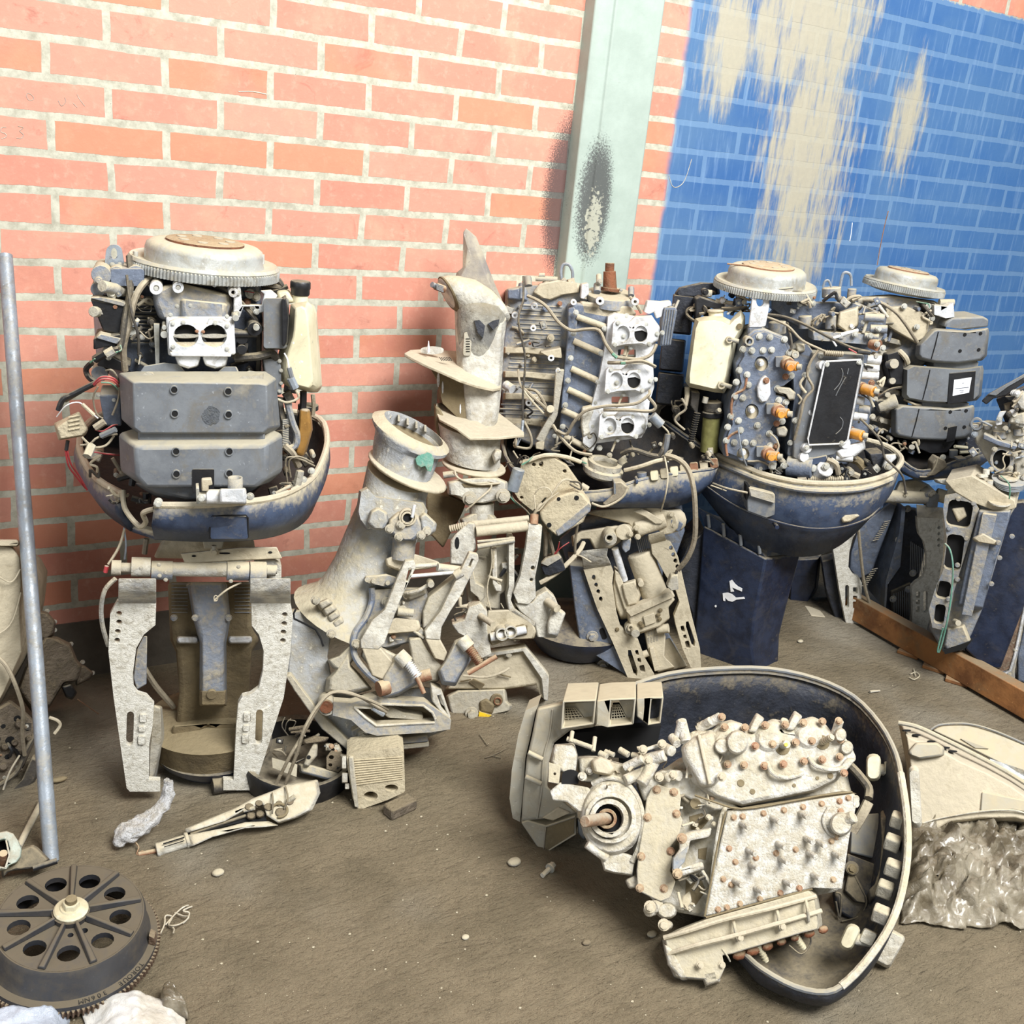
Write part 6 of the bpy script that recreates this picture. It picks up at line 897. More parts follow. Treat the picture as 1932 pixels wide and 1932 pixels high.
P(T5, a, 'rear_panel', 'inner', [(350, 950), (640, 960), (620, 1400), (540, 1400), (340, 1250)], -.26, -.14); P(T5, a, 'dark_bracket', 'rubber', [(390, 960), (450, 970), (430, 1130), (380, 1060)], -.12, -.05)
spring(T5, a, 'corrugated_hose', 'black', (430, 1110, -.05), (380, 1330, -.05), 24, 14, .75); wires(T5, a, [('hose', 9, [(320, 1010, -.02), (350, 1080, -.02), (290, 1130, -.02), (275, 1170, -.02), (340, 1230, -.02)]), ('hose', 18, [(358, 990, -.04), (345, 1060, -.03)]), ('rubber', 12, [(430, 480, -.04), (360, 430, -.1), (370, 380, -.12), (460, 370, -.12)]), ('rubber', 14, [(600, 380, -.06), (700, 380, -.05), (780, 370, -.05)])], 'hose')
# ------------------------------------------------------------ engine by the blue wall with three-tier silencer
T6 = thing('outboard_engine', PZ(1690, 1225, 0), 'outboard engine against the blue wall with three-tier grey silencer and pale clamp bracket', 'engine', 'outboard engines standing along the wall')
f6 = Fr(PY(1680, 1225, -.55), -30, 2); a = f6.at(1560, 480, 4.39); k = f6.at(1280, 860, 2.963)
rim = [(1700, 868, .02), (1730, 888, .07), (1765, 885, .08), (1800, 872, .07), (1840, 858, .04), (1872, 846, .0), (1882, 840, -.05), (1860, 826, -.12), (1800, 800, -.2), (1700, 790, -.22), (1640, 800, -.2), (1620, 820, -.14), (1650, 850, -.05)]
low = [(1705, 892, .01), (1735, 904, .05), (1768, 902, .06), (1800, 898, .05), (1835, 885, .02), (1858, 870, -.01), (1862, 860, -.05), (1845, 850, -.11), (1800, 840, -.17), (1700, 830, -.18), (1650, 835, -.15), (1635, 850, -.1), (1670, 880, -.03)]
cowl(T6, f6, rim, low, 'navyd', 'navyd', 3.5)
P(T6, a, 'cowl_notch', 'hose', [(880, 1730), (920, 1680), (985, 1710), (1000, 1760), (900, 1830), (835, 1840), (880, 1800)], .05, .1, bevel=.004); b = MB(a); b.tube([(915, 1685, .1), (900, 1750, .1), (840, 1835, .09), (770, 1840, .08)], 7); b.build('broken_edge', 'tan', T6)
P(T6, a, 'cowl_sticker', 'slate_d', [(1090, 1695), (1155, 1690), (1155, 1702), (1090, 1710)], .06, .1, bevel=0)
G(T6, a, 'engine_block', 'slate_d', [(240, 350), (520, 330), (880, 380), (1010, 440), (960, 800), (700, 1000), (640, 1500), (340, 1500), (300, 900)], -.28, -.06, .97, .006)
flywheel(T6, a.p(640, 255, -.14), V((.05, -.04, 1)).normalized(), .136, .103, .048, capm='rustl')
G(T6, a, 'upper_block', 'tan', [(440, 440), (640, 420), (800, 480), (850, 560), (820, 700), (740, 740), (560, 640), (450, 560)], -.1, -.01, .93); b = MB(a); b.tube([(300, 380, -.03), (420, 390, .0), (560, 470, .03), (640, 560, .04), (700, 650, .04), (750, 730, .03)], 14); b.build('hose', 'hose', T6)
for y in (640, 760, 1060, 1320): G(T6, a, 'block_band', 'dusty', [(340, y), (620, y + 70), (620, y + 120), (340, y + 50)], -.1, -.03)
for (t, x0, x1, y0, y1, xm) in ((0, 735, 1345, 600, 900, 900), (1, 625, 1300, 915, 1230, 830), (2, 535, 1225, 1240, 1540, 740)):
    full = [(x0, y0 + 30), (x0 + 60, y0), (xm, y0 + 10), (x1 - 180, y0 + 30), (x1 - 10, y0 + 5), (x1, y0 + 40), (x1 - 20, y1 - 60), (x1 - 60, y1 - 20), (x1 - 260, y1 + 10), (xm - 20, y1), (x0 + 20, y1 - 30), (x0 - 5, y1 - 60)]
    if t == 0: full[0] = (x0 + 5, y0 + 150); full[1] = (x0 + 130, y0 + 20)
    fr_ = [(x + (xm + 220 - x) * .1, y + ((y0 + y1) / 2 - y) * .1) for x, y in full]
    b = MB(a); b.sec([(full, -.2), (full, .0), (fr_, .035)]); b.build(('silencer_top_tier', 'silencer_middle_tier', 'silencer_bottom_tier')[t], 'plastic', T6, bevel=.006)
    b = MB(a); b.tube([(xm + 25, y0 + 40, .037), (xm, (y0 + y1) / 2, .039), (xm - 35, y1 - 30, .037)], 3.5, k=1); b.build('moulding_seam', 'hole', T6)
    for x, y in ((x1 - 200, y0 + 65), (x1 - 70, y0 + 55), (x1 - 240, y0 + 200), (x1 - 85, y0 + 190)):
        if t != 1: Cy(T6, a, 'screw_hole', 'hole', [(x, y, 14, .02, .0375)])
P(T6, a, 'silencer_cap', 'plastic', [(970, 600), (990, 560), (1040, 525), (1300, 515), (1345, 540), (1340, 600), (1150, 625)], -.16, .0, bevel=.006)
P(T6, a, 'silencer_neck', 'plastic', [(890, 880), (1260, 890), (1250, 960), (880, 950)], -.16, .0); P(T6, a, 'silencer_neck', 'plastic', [(790, 1220), (1180, 1230), (1170, 1310), (780, 1290)], -.16, .0)
P(T6, a, 'label_plate', 'black', [(1020, 985), (1235, 965), (1215, 1210), (1000, 1240)], .0, .0395, bevel=.001); o = P(T6, a, 'paper_label', 'paper', [(1055, 1040), (1200, 1018), (1178, 1145), (1042, 1172)], .03, .0415, bevel=0)
b = MB(a)
for x, y, w_ in ((1122, 1065, 14), (1065, 1110, 110), (1100, 1128, 34), (1105, 1140, 26)): b.pr([(x, y), (x + w_, y - w_ * .1), (x + w_, y - w_ * .1 + 4), (x, y + 4)], .04, .0422)
b.build('label_print', 'ink', T6)
P(T6, a, 'silencer_foot', 'black', [(720, 1540), (1070, 1490), (1060, 1560), (1000, 1640), (850, 1650), (740, 1600)], -.12, .01); P(T6, a, 'tier_recess', 'black', [(1010, 1435), (1080, 1420), (1060, 1540), (990, 1555)], .0, .0385, bevel=0)
P(T6, a, 'starter_body', 'black', [(500, 830), (590, 800), (640, 880), (630, 1080), (540, 1080), (510, 960)], -.06, .01); Ba(T6, a, 'starter_stud', 'dusty', [((520, 910, .0), (560, 905, .03), 40), ((530, 1050, .0), (545, 1048, .03), 26), ((490, 1165, .0), (505, 1162, .03), 22)]); Ba(T6, a, 'solenoid_can', 'dusty', [((420, 1260, -.0), (580, 1210, .01), 60)], .004); Cy(T6, a, 'solenoid_end', 'black', [(455, 1260, 50, .0, .02)])
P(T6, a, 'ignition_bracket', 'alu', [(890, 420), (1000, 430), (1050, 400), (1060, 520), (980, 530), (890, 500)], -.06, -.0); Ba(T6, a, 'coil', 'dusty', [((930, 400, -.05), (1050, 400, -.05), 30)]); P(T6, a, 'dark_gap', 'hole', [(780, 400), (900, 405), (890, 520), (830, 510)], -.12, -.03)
bolts(T6, a, [(640, 430, .0), (745, 600, .0), (870, 530, .0), (840, 430, -.02), (330, 380, -.04), (480, 430, -.0), (960, 1680, .08), (1280, 1620, .0)], 20, .0)
Ba(T6, a, 'spigot', 'plastic', [((1045, 1680, .03), (1050, 1620, .03), 34), ((700, 1610, .02), (705, 1595, .03), 24)]); Ba(T6, a, 'junk_rod', 'cream', [((1100, 1640, .02), (1190, 1635, .02), 14), ((1060, 1590, .02), (1160, 1600, .0), 14)]); P(T6, a, 'cowl_inner_rib', 'inner', [(1160, 1480), (1290, 1500), (1400, 1590), (1290, 1640), (1100, 1640), (1080, 1560)], -.12, -.02)
wires(T6, a, [('green', 5, [(740, 390, .0), (790, 400, .01), (840, 410, .0), (850, 440, .0)]), ('rubber', 12, [(790, 410, .0), (840, 470, .01), (880, 520, .0)]), ('tan', 22, [(600, 800, .0), (650, 850, .02), (670, 900, .01)]), ('rubber', 12, [(340, 1260, .0), (430, 1180, .02), (520, 1120, .02), (620, 1100, .0)]), ('hose', 10, [(640, 1200, .0), (720, 1240, .02), (780, 1250, .0)])], 'hose')
# its mid section and clamp bracket, crop k
Ba(T6, k, 'tilt_tube', 'dusty', [((1140, 225, .02), (1390, 235, .03), 36)], .002); G(T6, k, 'swivel_head', 'tan', [(1200, 200), (1230, 140), (1330, 125), (1400, 160), (1440, 200), (1380, 215), (1210, 215)], -.1, .0); P(T6, k, 'tube_eye', 'plastic', [(1380, 215), (1420, 190), (1460, 220), (1450, 290), (1390, 290)], -.02, .05); Ba(T6, k, 'tube_nut', 'tan', [((1440, 215, .02), (1510, 235, .03), 38), ((1500, 235, .03), (1530, 240, .03), 18)], .002); bolts(T6, k, [(1425, 205, .05), (1410, 215, .05)], 12, .05, 'dusty')
b = MB(k); b.loft([[k.p(x0, y0, h - .012), k.p(x1, y1, h - .012), k.p(x1, y1, h), k.p(x0, y0, h)] for x0, y0, x1, y1, h in ((1330, 270, 1480, 290, .04), (1332, 310, 1480, 320, .035), (1335, 345, 1482, 350, .02))]); b.build('bracket_shoulder', 'pale', T6, bevel=.002)
hl = [arc(1457, 402, 9, 9, 0, 360, 10), arc(1457, 436, 9, 9, 0, 360, 10), arc(1456, 469, 9, 9, 0, 360, 10), arc(1456, 502, 9, 9, 0, 360, 10), rr(1370, 756, 1394, 878, 11), rr(1330, 760, 1352, 794, 4), rr(1328, 806, 1350, 830, 4), rr(1326, 842, 1348, 874, 4)]
P(T6, k, 'clamp_plate', 'white', [(1335, 345), (1460, 320), (1480, 370), (1485, 460), (1480, 560), (1445, 760), (1380, 1000), (1360, 1050), (1265, 1042), (1265, 998), (1300, 995), (1310, 860), (1305, 730), (1330, 705), (1370, 680), (1388, 620), (1388, 540), (1372, 480), (1345, 440), (1338, 400)], .0, .02, hl)
hr = [rr(932, 722, 954, 850, 11), rr(976, 735, 1002, 770, 4), rr(976, 782, 1000, 806, 4), rr(976, 815, 1000, 852, 4)]
P(T6, k, 'clamp_plate', 'white', [(865, 525), (905, 490), (1010, 385), (1012, 400), (975, 460), (955, 540), (950, 620), (975, 660), (1010, 680), (1025, 710), (1022, 850), (1015, 980), (1045, 985), (1045, 1030), (965, 1030), (950, 1000), (900, 750)], .0, .02, hr)
b = MB(k); pts = [(985, 1035), (1060, 1075), (1110, 1118), (1200, 1125), (1265, 1065), (1330, 1060)]; 
b.loft([[k.p(x, y - 14, .0), k.p(x, y + 14, .0), k.p(x, y + 14, .03), k.p(x, y - 14, .03)] for x, y in pts]); b.build('cross_stay', 'white', T6, bevel=.002); Ba(T6, k, 'stay_bolt', 'plastic', [((930, 1045, .02), (980, 1048, .02), 20)])
G(T6, k, 'drive_shaft_housing', 'slate', [(1010, 390), (1190, 250), (1230, 260), (1130, 520), (1080, 660), (1000, 700), (950, 640), (960, 540)], -.2, -.03, .95); Ba(T6, k, 'grip_rib', 'slate_d', [((1150 + i % 2 * 2 - i * 8, 370 + i * 13 + (150 if i > 8 else 0), -.02), (1185 - i * 8, 362 + i * 13 + (150 if i > 8 else 0), -.02), 3, 3, 5) for i in range(17)])
G(T6, k, 'exhaust_housing', 'inner', [(1250, 280), (1330, 290), (1380, 520), (1340, 700), (1260, 760), (1270, 1000), (1150, 860), (1170, 700), (1230, 500)], -.2, -.03, .96); P(T6, k, 'ribbed_face', 'rubber', [(1190, 760), (1300, 710), (1300, 900), (1270, 1000), (1190, 880)], -.06, -.02)
Ba(T6, k, 'rib', 'plastic', [((1205 + i * 12, 770 - i * 4, -.018), (1205 + i * 12, 900 + i * 6, -.018), 2.5, 2.5, 5) for i in range(8)] + [((1300 + i * 10, 480 + i * 6, -.018), (1296 + i * 10, 640 + i * 4, -.018), 2.5, 2.5, 5) for i in range(8)])
bolts(T6, k, [(1285, 745, -.01), (1200, 800, -.01), (1310, 655, -.01), (1265, 935, -.01), (1280, 295, -.01), (1230, 470, -.01), (1130, 890, -.0), (1190, 630, -.02)], 16, -.01, 'slate_d')
P(T6, k, 'exhaust_flank', 'slate', [(1235, 430), (1250, 280), (1270, 290), (1240, 620), (1170, 720), (1160, 860), (1180, 880), (1150, 850), (1160, 700)], -.18, -.0)
G(T6, k, 'inner_leg', 'inner', [(790, 560), (865, 540), (900, 750), (940, 1000), (900, 1000), (820, 760)], -.2, -.02); G(T6, k, 'skeg_shell', 'navyd', [(590, 860), (700, 880), (940, 1020), (1000, 1080), (930, 1100), (740, 1060), (600, 980)], -.2, -.04); P(T6, k, 'splash_strip', 'tan', [(740, 890), (820, 900), (900, 990), (860, 985), (745, 910)], -.1, -.01); G(T6, k, 'dark_leg', 'navy', [(620, 560), (800, 550), (780, 740), (700, 880), (610, 860), (620, 700)], -.3, -.14)
P(T6, k, 'foot_shelf', 'tan', [(1010, 830), (1100, 860), (1150, 900), (1060, 930), (1070, 990), (1020, 1000)], -.1, -.03)
wires(T6, k, [('hose', 9, [(1005, 400, .05), (1020, 560, .05), (1040, 720, .05), (1080, 860, .05), (1115, 960, .05), (1100, 1100, .05), (1050, 1200, .03), (950, 1280, .0)]), ('steel', 4, [(1200, 30, .06), (1250, 110, .06), (1275, 210, .05)])], 'cable'); b = MB(k); b.tube([(x, y, .055) for x, y in arc(1275, 212, 8, 9, 0, 360, 8)] + [(1283, 212, .055)], 3); b.build('ring_terminal', 'tan', T6)
# ------------------------------------------------------------ engine parts stacked at the right
fs = Fr(PZ(1800, 1290, .02), -58, 3); k = fs.at(1280, 860, 2.963); j = fs.at(1560, 480, 4.39)
T7 = thing('crankcase', PZ(1790, 1272, 0), 'upright slate crankcase with square side openings and light gasket rings on top', 'engine part', 'engine parts stacked at the right')
G(T7, k, 'casting_body', 'slate_d', [(1500, 190), (1660, 170), (1890, 280), (1860, 330), (1700, 860), (1640, 1000), (1590, 1090), (1480, 1100), (1400, 960), (1460, 700), (1600, 440), (1500, 250)], -.22, -.02, .98)
G(T7, k, 'rear_casting', 'navy', [(1650, 280), (1932, 240), (2000, 300), (1990, 700), (1800, 1200), (1700, 1190), (1600, 1090)], -.26, -.06, .97); P(T7, k, 'opening_frame', 'slate_d', [(1490, 225), (1560, 205), (1660, 260), (1680, 300), (1600, 560), (1540, 760), (1500, 980), (1420, 960), (1400, 860), (1430, 760), (1480, 640), (1500, 460), (1480, 300)], -.03, .01, [rr(1500, 250, 1640, 400, 34, 10), rr(1490, 440, 1590, 640, 30, 8), rr(1440, 700, 1520, 800, 24, 10), rr(1430, 830, 1490, 940, 20, 8)])  # real slate casting; its navy colour paints in the dark shade there
for q in ((1500, 250, 1640, 400), (1490, 440, 1590, 640), (1440, 700, 1520, 940)): P(T7, k, 'cavity', 'hole', rr(*q, 30, 9), -.06, -.015, bevel=0)
G(T7, k, 'bore_wall', 'tan', [(1520, 290), (1600, 280), (1620, 340), (1560, 380)], -.04, -.008, .7)
G(T7, k, 'front_panel', 'slate', [(1680, 300), (1860, 300), (1850, 360), (1780, 560), (1700, 860), (1560, 840), (1610, 600)], -.03, .03, .96); P(T7, k, 'panel_rib', 'slate_d', [(1700, 320), (1780, 330), (1640, 900), (1580, 890)], .02, .045)
P(T7, k, 'top_plate', 'tan', [(1490, 140), (1640, 110), (1880, 250), (1890, 290), (1800, 320), (1640, 260), (1540, 200)], -.2, .012)
b = MB(k); b.loft([ov(k, 1795, 262, 66, 24, 8, .0, .05), ov(k, 1795, 252, 66, 24, 8, .0, .05)]); b.build('core_plug', 'pale', T7, bevel=.001)
G(T7, k, 'ledge', 'tan', [(1640, 460), (1700, 430), (1790, 480), (1780, 500), (1660, 480)], .02, .06); G(T7, k, 'foot', 'slate_d', [(1500, 960), (1600, 940), (1640, 1040), (1500, 1100), (1480, 1060)], -.02, .03); P(T7, k, 'foot_shadow', 'hole', [(1480, 1085), (1640, 1035), (1600, 1080), (1490, 1110)], -.0, .032, bevel=0)  # near-black wedge is a painted shadow under the foot
bolts(T7, k, [(1515, 405, .012), (1650, 265, .012), (1610, 460, .012), (1560, 610, .012), (1510, 800, .012), (1750, 715, .04), (1795, 570, .04), (1865, 450, .03), (1565, 240, .012), (1790, 485, .06), (1560, 690, .012)], 11, .012, 'slate_d', 'cap'); Ba(T7, k, 'drain_plug', 'dusty', [((1545, 925, .02), (1565, 935, .05), 16)])
wires(T7, k, [('teal', 5, [(1490, 490, .03), (1520, 530, .04), (1535, 640, .04), (1520, 820, .04), (1490, 980, .03), (1460, 1090, .02), (1450, 1080, .02), (1480, 960, .03)]), ('green', 4, [(1800, 110, .04), (1850, 160, .04), (1850, 240, .03)])], 'wire')
for x, y in ((1700, 100), (1720, 160)): Ba(T7, k, 'stud_nut', 'pale', [((x, y + 20, -.02), (x, y, -.02), 30), ((x + 20, y + 5, -.02), (x + 22, y - 25, -.02), 18)], .002)
T7c = thing('cylinder_liner', k.p(1830, 150, -.02), 'bright ribbed ring stack lying on top of the slate crankcase', 'engine part')
b = MB(k)
for i in range(4): b.loft([ov(k, 1850, 150 + i * 9 - 20, 100 - i * 4, 40, 10, -.05, .06), ov(k, 1850, 155 + i * 9 - 20, 100 - i * 4, 40, 10, -.05, .06)])
b.build('ribbed_ring', 'steel', T7c); b = MB(k); b.loft([ov(k, 1845, 122, 60, 24, 8, -.05, .04), ov(k, 1845, 112, 58, 22, 8, -.05, .04)]); b.build('ring_cap', 'pale', T7c, bevel=.001)
# cylinder block above with open bore
T7d = thing('cylinder_block', j.p(1400, 1600, -.1), 'dusty cylinder block with a dark open bore beside the three-tier silencer', 'engine part', 'engine parts stacked at the right')
G(T7d, j, 'block_casting', 'dusty', [(1200, 1400), (1330, 1370), (1633, 1400), (1680, 1900), (1560, 1890), (1480, 1800), (1400, 1830), (1350, 1740), (1230, 1560)], -.3, -.1, .98); P(T7d, j, 'bore_flange', 'slate_d', arc(1450, 1700, 100, 112, 0, 360, 24), -.12, -.06, [arc(1445, 1705, 72, 84, 0, 360, 22)]); Cy(T7d, j, 'bore', 'hole', [(1445, 1705, 80, -.12, -.085)])
for q in ((1235, 1430, 1240, 1400, 55), (1430, 1520, 1435, 1460, 60), (1590, 1500, 1590, 1440, 44), (1330, 1450, 1330, 1410, 34)): b = MB(j); b.bar((q[0], q[1], -.1), (q[2], q[3], -.1), q[4]); b.build('casting_boss', 'slate_d', T7d, bevel=.002)
Ri(T7d, j, 'seal_ring', 'plastic', [(1240, 1405, 52, 34, -.09, -.075)]); bolts(T7d, j, [(1390, 1615, -.05), (1520, 1770, -.05), (1560, 1660, -.05), (1360, 1780, -.05), (1480, 1440, -.06), (1580, 1400, -.06), (1610, 1330, -.06)], 18, -.05, 'dusty'); P(T7d, j, 'rail', 'slate', [(1300, 1480), (1420, 1540), (1580, 1590), (1560, 1620), (1400, 1580), (1290, 1530)], -.1, -.05)
G(T7d, j, 'gasket_plate', 'pale', [(880, 1860), (1050, 1850), (1270, 1890), (1300, 1940), (1060, 1930), (900, 1890)], -.2, -.08); G(T7d, j, 'plate_step', 'tan', [(1100, 1840), (1260, 1800), (1340, 1850), (1300, 1900), (1150, 1890)], -.2, -.07)
T7e = thing('throttle_linkage', j.p(1500, 1300, -.1), 'black lever assembly and worn linkage heaped over the cylinder block by the blue wall', 'engine part')
P(T7e, j, 'lever', 'black', [(1280, 1215), (1330, 1165), (1480, 1080), (1640, 1000), (1640, 1060), (1540, 1130), (1480, 1170), (1380, 1195), (1320, 1245)], -.12, -.08); P(T7e, j, 'lever_edge', 'plastic', [(1340, 1160), (1480, 1080), (1640, 990), (1640, 1015), (1500, 1095), (1400, 1170)], -.1, -.074, bevel=.001)
P(T7e, j, 'lever', 'black', [(1470, 1180), (1580, 1170), (1600, 1210), (1500, 1210)], -.1, -.06); Ba(T7e, j, 'link_drum', 'rubber', [((1480, 1300, -.1), (1560, 1280, -.1), 70)], .003); P(T7e, j, 'link_plate', 'alu', [(1410, 1340), (1430, 1300), (1490, 1295), (1460, 1340), (1450, 1410), (1400, 1420), (1395, 1390)], -.06, -.05)
G(T7e, j, 'link_body', 'pale', [(1560, 1170), (1640, 1130), (1650, 1300), (1610, 1290), (1560, 1220)], -.14, -.04); G(T7e, j, 'link_body', 'dusty', [(1520, 1330), (1640, 1300), (1650, 1420), (1500, 1400)], -.14, -.05); bolts(T7e, j, [(1578, 1165, -.04), (1580, 1380, -.04), (1430, 1365, -.045)], 16, -.04)
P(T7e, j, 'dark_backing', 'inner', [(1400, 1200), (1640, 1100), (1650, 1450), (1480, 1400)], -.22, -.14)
# long gasket face block in front
T7b = thing('crankcase_half', PZ(1870, 1300, 0), 'crankcase half standing on the wooden beam, long rust-stained brown channel facing out', 'engine part', 'engine parts stacked at the right')
fb = Fr(PZ(1868, 1300, .0), -60, 3); kb = fb.at(1280, 860, 2.963)
P(T7b, kb, 'casting_flange', 'slate_d', [(1700, 1240), (1710, 1190), (1740, 1100), (1770, 1000), (1870, 660), (1932, 530), (1990, 560), (1940, 900), (1880, 1200), (1880, 1290), (1800, 1320), (1710, 1280)], -.03, .0, bevel=.003)
P(T7b, kb, 'channel', mat('rust_stained_channel', (136, 112, 92), (92, 70, 54), .3, rough=.8, ns=30, spots=(190, 182, 168), sp=.6), [(1760, 1150), (1800, 990), (1900, 680), (1950, 620), (1960, 700), (1900, 1000), (1850, 1190), (1800, 1210)], -.03, .004, bevel=0)
b = MB(kb); b.tube([(1750, 1160, .006), (1795, 985, .006), (1895, 670, .006), (1950, 600, .006)], 8, k=2); b.build('flange_lip', 'alu', T7b); b = MB(kb); b.tube([(1800, 1215, .006), (1855, 1200, .006), (1905, 1000, .006), (1965, 700, .006)], 7, k=2); b.build('flange_lip', 'alu', T7b)
G(T7b, kb, 'block_end', 'slate_d', [(1700, 1200), (1880, 1230), (1890, 1300), (1810, 1330), (1710, 1290)], -.12, .01); Cy(T7b, kb, 'washer', 'pale', [(1792, 1240, 28, .0, .02)]); bolts(T7b, kb, [(1792, 1240, .02)], 15, .02, 'dusty')
bolts(T7b, kb, [(1745, 1140, .004), (1785, 1010, .004), (1820, 870, .004), (1865, 720, .004), (1885, 1085, .004), (1865, 660, .004), (1850, 1220, .004)], 10, .004, 'dusty'); G(T7b, kb, 'side_casting', 'slate', [(1890, 1100), (1990, 700), (2000, 1300), (1890, 1290)], -.14, -.0)
# wooden beam with packers
A0, A1 = PZ(1628, 1182, .012), PZ(1990, 1392, .012); dv = (A1 - A0).normalized(); sv = V((dv.y, -dv.x, 0)); sv = sv if sv.x > 0 else -sv
b = MB(); b.loft([[p_ + V((0, 0, .0)), p_ + sv * .05, p_ + sv * .05 + V((0, 0, .085)), p_ + V((0, 0, .085))] for p_ in (A0 - dv * .1, A1)])
WB = b.build('wooden_beam', 'wood', None, bevel=.003); tag(WB, 'brown wooden beam lying on the floor under the stacked engine parts at right', 'beam')
for t in (.16, .3, .42):
    p_ = A0.lerp(A1, t + .1); b = MB(); b.box((p_.x + .02, p_.y, .0065), .06, .07, .012, 20 + 30 * t); o = b.build('wood_packer', 'wood', None, bevel=.002); tag(o, 'thin wood packer under the brown beam, ' + ('farthest from the camera' if t < .2 else 'middle of three' if t < .4 else 'nearest the camera'), 'wood block', 'packers under the beam')
# ------------------------------------------------------------ big cowl lying on the floor, open side up
T9 = thing('engine_cowl', PZ(1500, 1600, 0), 'large dark open engine cowl lying on the floor around the pale engine block', 'cowl')
RM = [(1190, 1294, .34), (1260, 1272, .36), (1350, 1262, .37), (1450, 1262, .37), (1540, 1281, .36), (1610, 1314, .35), (1660, 1366, .34), (1690, 1422, .325), (1703, 1480, .31), (1712, 1550, .28), (1712, 1620, .25), (1700, 1690, .21), (1680, 1745, .18), (1645, 1800, .14), (1600, 1850, .1), (1560, 1872, .08), (1500, 1862, .07), (1440, 1830, .075), (1405, 1800, .06), (1340, 1740, .035), (1285, 1650, .035), (1240, 1550, .05), (1200, 1440, .13), (1175, 1350, .27)]
R3 = smooth_path([PZ(*q) for q in RM] + [PZ(*RM[0])], 3)[:-1]; cen = sum(R3, V((0, 0, 0))) / len(R3)
def shrink(k, dz, lo): return [V((cen.x + (q.x - cen.x) * k, cen.y + (q.y - cen.y) * k, max(lo, q.z * dz))) for q in R3]
b = MB(); b.loft([R3, shrink(1.0, .8, .035), shrink(.97, .5, .02), shrink(.9, .22, .012), shrink(.75, .06, .008), shrink(.3, .02, .006)], (0, 1)); b.build('cowl_shell', 'inner', T9, solid=.007, smooth=60)
n = len(R3)
b = MB(); b.tube(R3[int(n * .32):int(n * .62)], .0075, 8, 1, world=True); b.build('pale_rim', 'pale', T9)
b = MB(); b.tube(R3[int(n * .62) - 1:] + R3[:int(n * .32) + 1], .006, 8, 1, world=True); b.build('dark_rim', 'plastic', T9)
inn = [cen + (q - cen) * .985 - V((0, 0, .008)) for q in R3]; b = MB(); b.tube(inn + inn[:1], .0035, 6, 1, world=True); b.build('rubber_seal', 'black', T9)
f9 = Fr(PZ(1560, 1760, .03), -42, 40); m = f9.at(1280, 1240, 2.928)
def at3(i, k, z): q = R3[int(i * n) % n]; return V((cen.x + (q.x - cen.x) * k, cen.y + (q.y - cen.y) * k, z))
for px, py, z in ((1695, 1548, .255), (1685, 1638, .215), (1662, 1725, .17), (1684, 1590, .23), (1670, 1678, .18)):
    q = PZ(px, py, z); b = MB(); b.box(q, .026, .03, .03, 30); b.build('clip_block', 'dusty', T9, bevel=.004)
for px, py, z in ((1690, 1592, .22), (1672, 1685, .17)): b = MB(); b.ball(PZ(px, py, z), .012); b.build('rivet', 'dusty', T9)
# latches
for (x0, y0), z, rot in (((1648, 1448), .27, 0), ((1603, 1768), .11, 25)):
    q = PZ(x0, y0, z); b = MB(); b.sec([(rr(-34, -50, 36, 50, 26), 0)]) if 0 else None
    fz = Fr(q, -45, 25); s_ = fz.m(0, 0) * 0 + 1
    o = MB(fz); o.grow(rr(x0 - 14, y0 - 26, x0 + 14, y0 + 26, 12, rot), -.012, .02, .8); o.build('latch_knob', 'cream', T9, bevel=.004)
    o = MB(fz); o.bar((x0 + 5, y0 + 3, -.01), (x0 + 45, y0 + 8, -.02), 11); o.build('latch_pivot', 'pale', T9, bevel=.002)
    o = MB(fz); o.grow(rr(x0 + 20, y0 - 14, x0 + 50, y0 + 16, 5, rot), -.03, .0, .85); o.build('latch_block', 'pale', T9, bevel=.002)
for x0, y0, x1, y1, rot in ((1717, 1444, 1737, 1562, -3), (1660, 1755, 1696, 1825, 28)):
    fz = Fr(PZ((x0 + x1) / 2, y1, .17 if x0 > 1700 else .02), -40, 20); o = MB(fz); o.grow(rr(x0, y0, x1, y1, 9, rot), -.03, .005, .85); o.build('outer_handle', 'pale', T9, bevel=.004)
fz = Fr(PZ(1640, 1377, .27), -50, 30); o = MB(fz); o.ring(1641, 1371, 12, 7, -.004, .004); o.build('grommet', 'plastic', T9)
fz = Fr(PZ(1345, 1330, .25), -20, 10); z9 = fz.at(1280, 1240, 2.928)
for nm, pl in (('inner_clip', [(82, 165), (110, 162), (128, 230), (130, 262), (105, 275), (88, 240)]), ('inner_bracket', [(150, 210), (190, 165), (320, 165), (325, 255), (240, 260), (200, 240), (160, 250)]), ('inner_clip', [(60, 235), (140, 245), (140, 262), (60, 258)])): P(T9, z9, nm, 'black', pl, -.02, .01)
Cy(T9, z9, 'inner_rivet', 'pale', [(107, 266, 12, .0, .014)])
P(T9, z9, 'vent_tab', 'tan', [(530, 100), (620, 112), (620, 124), (560, 122)], -.01, .004)
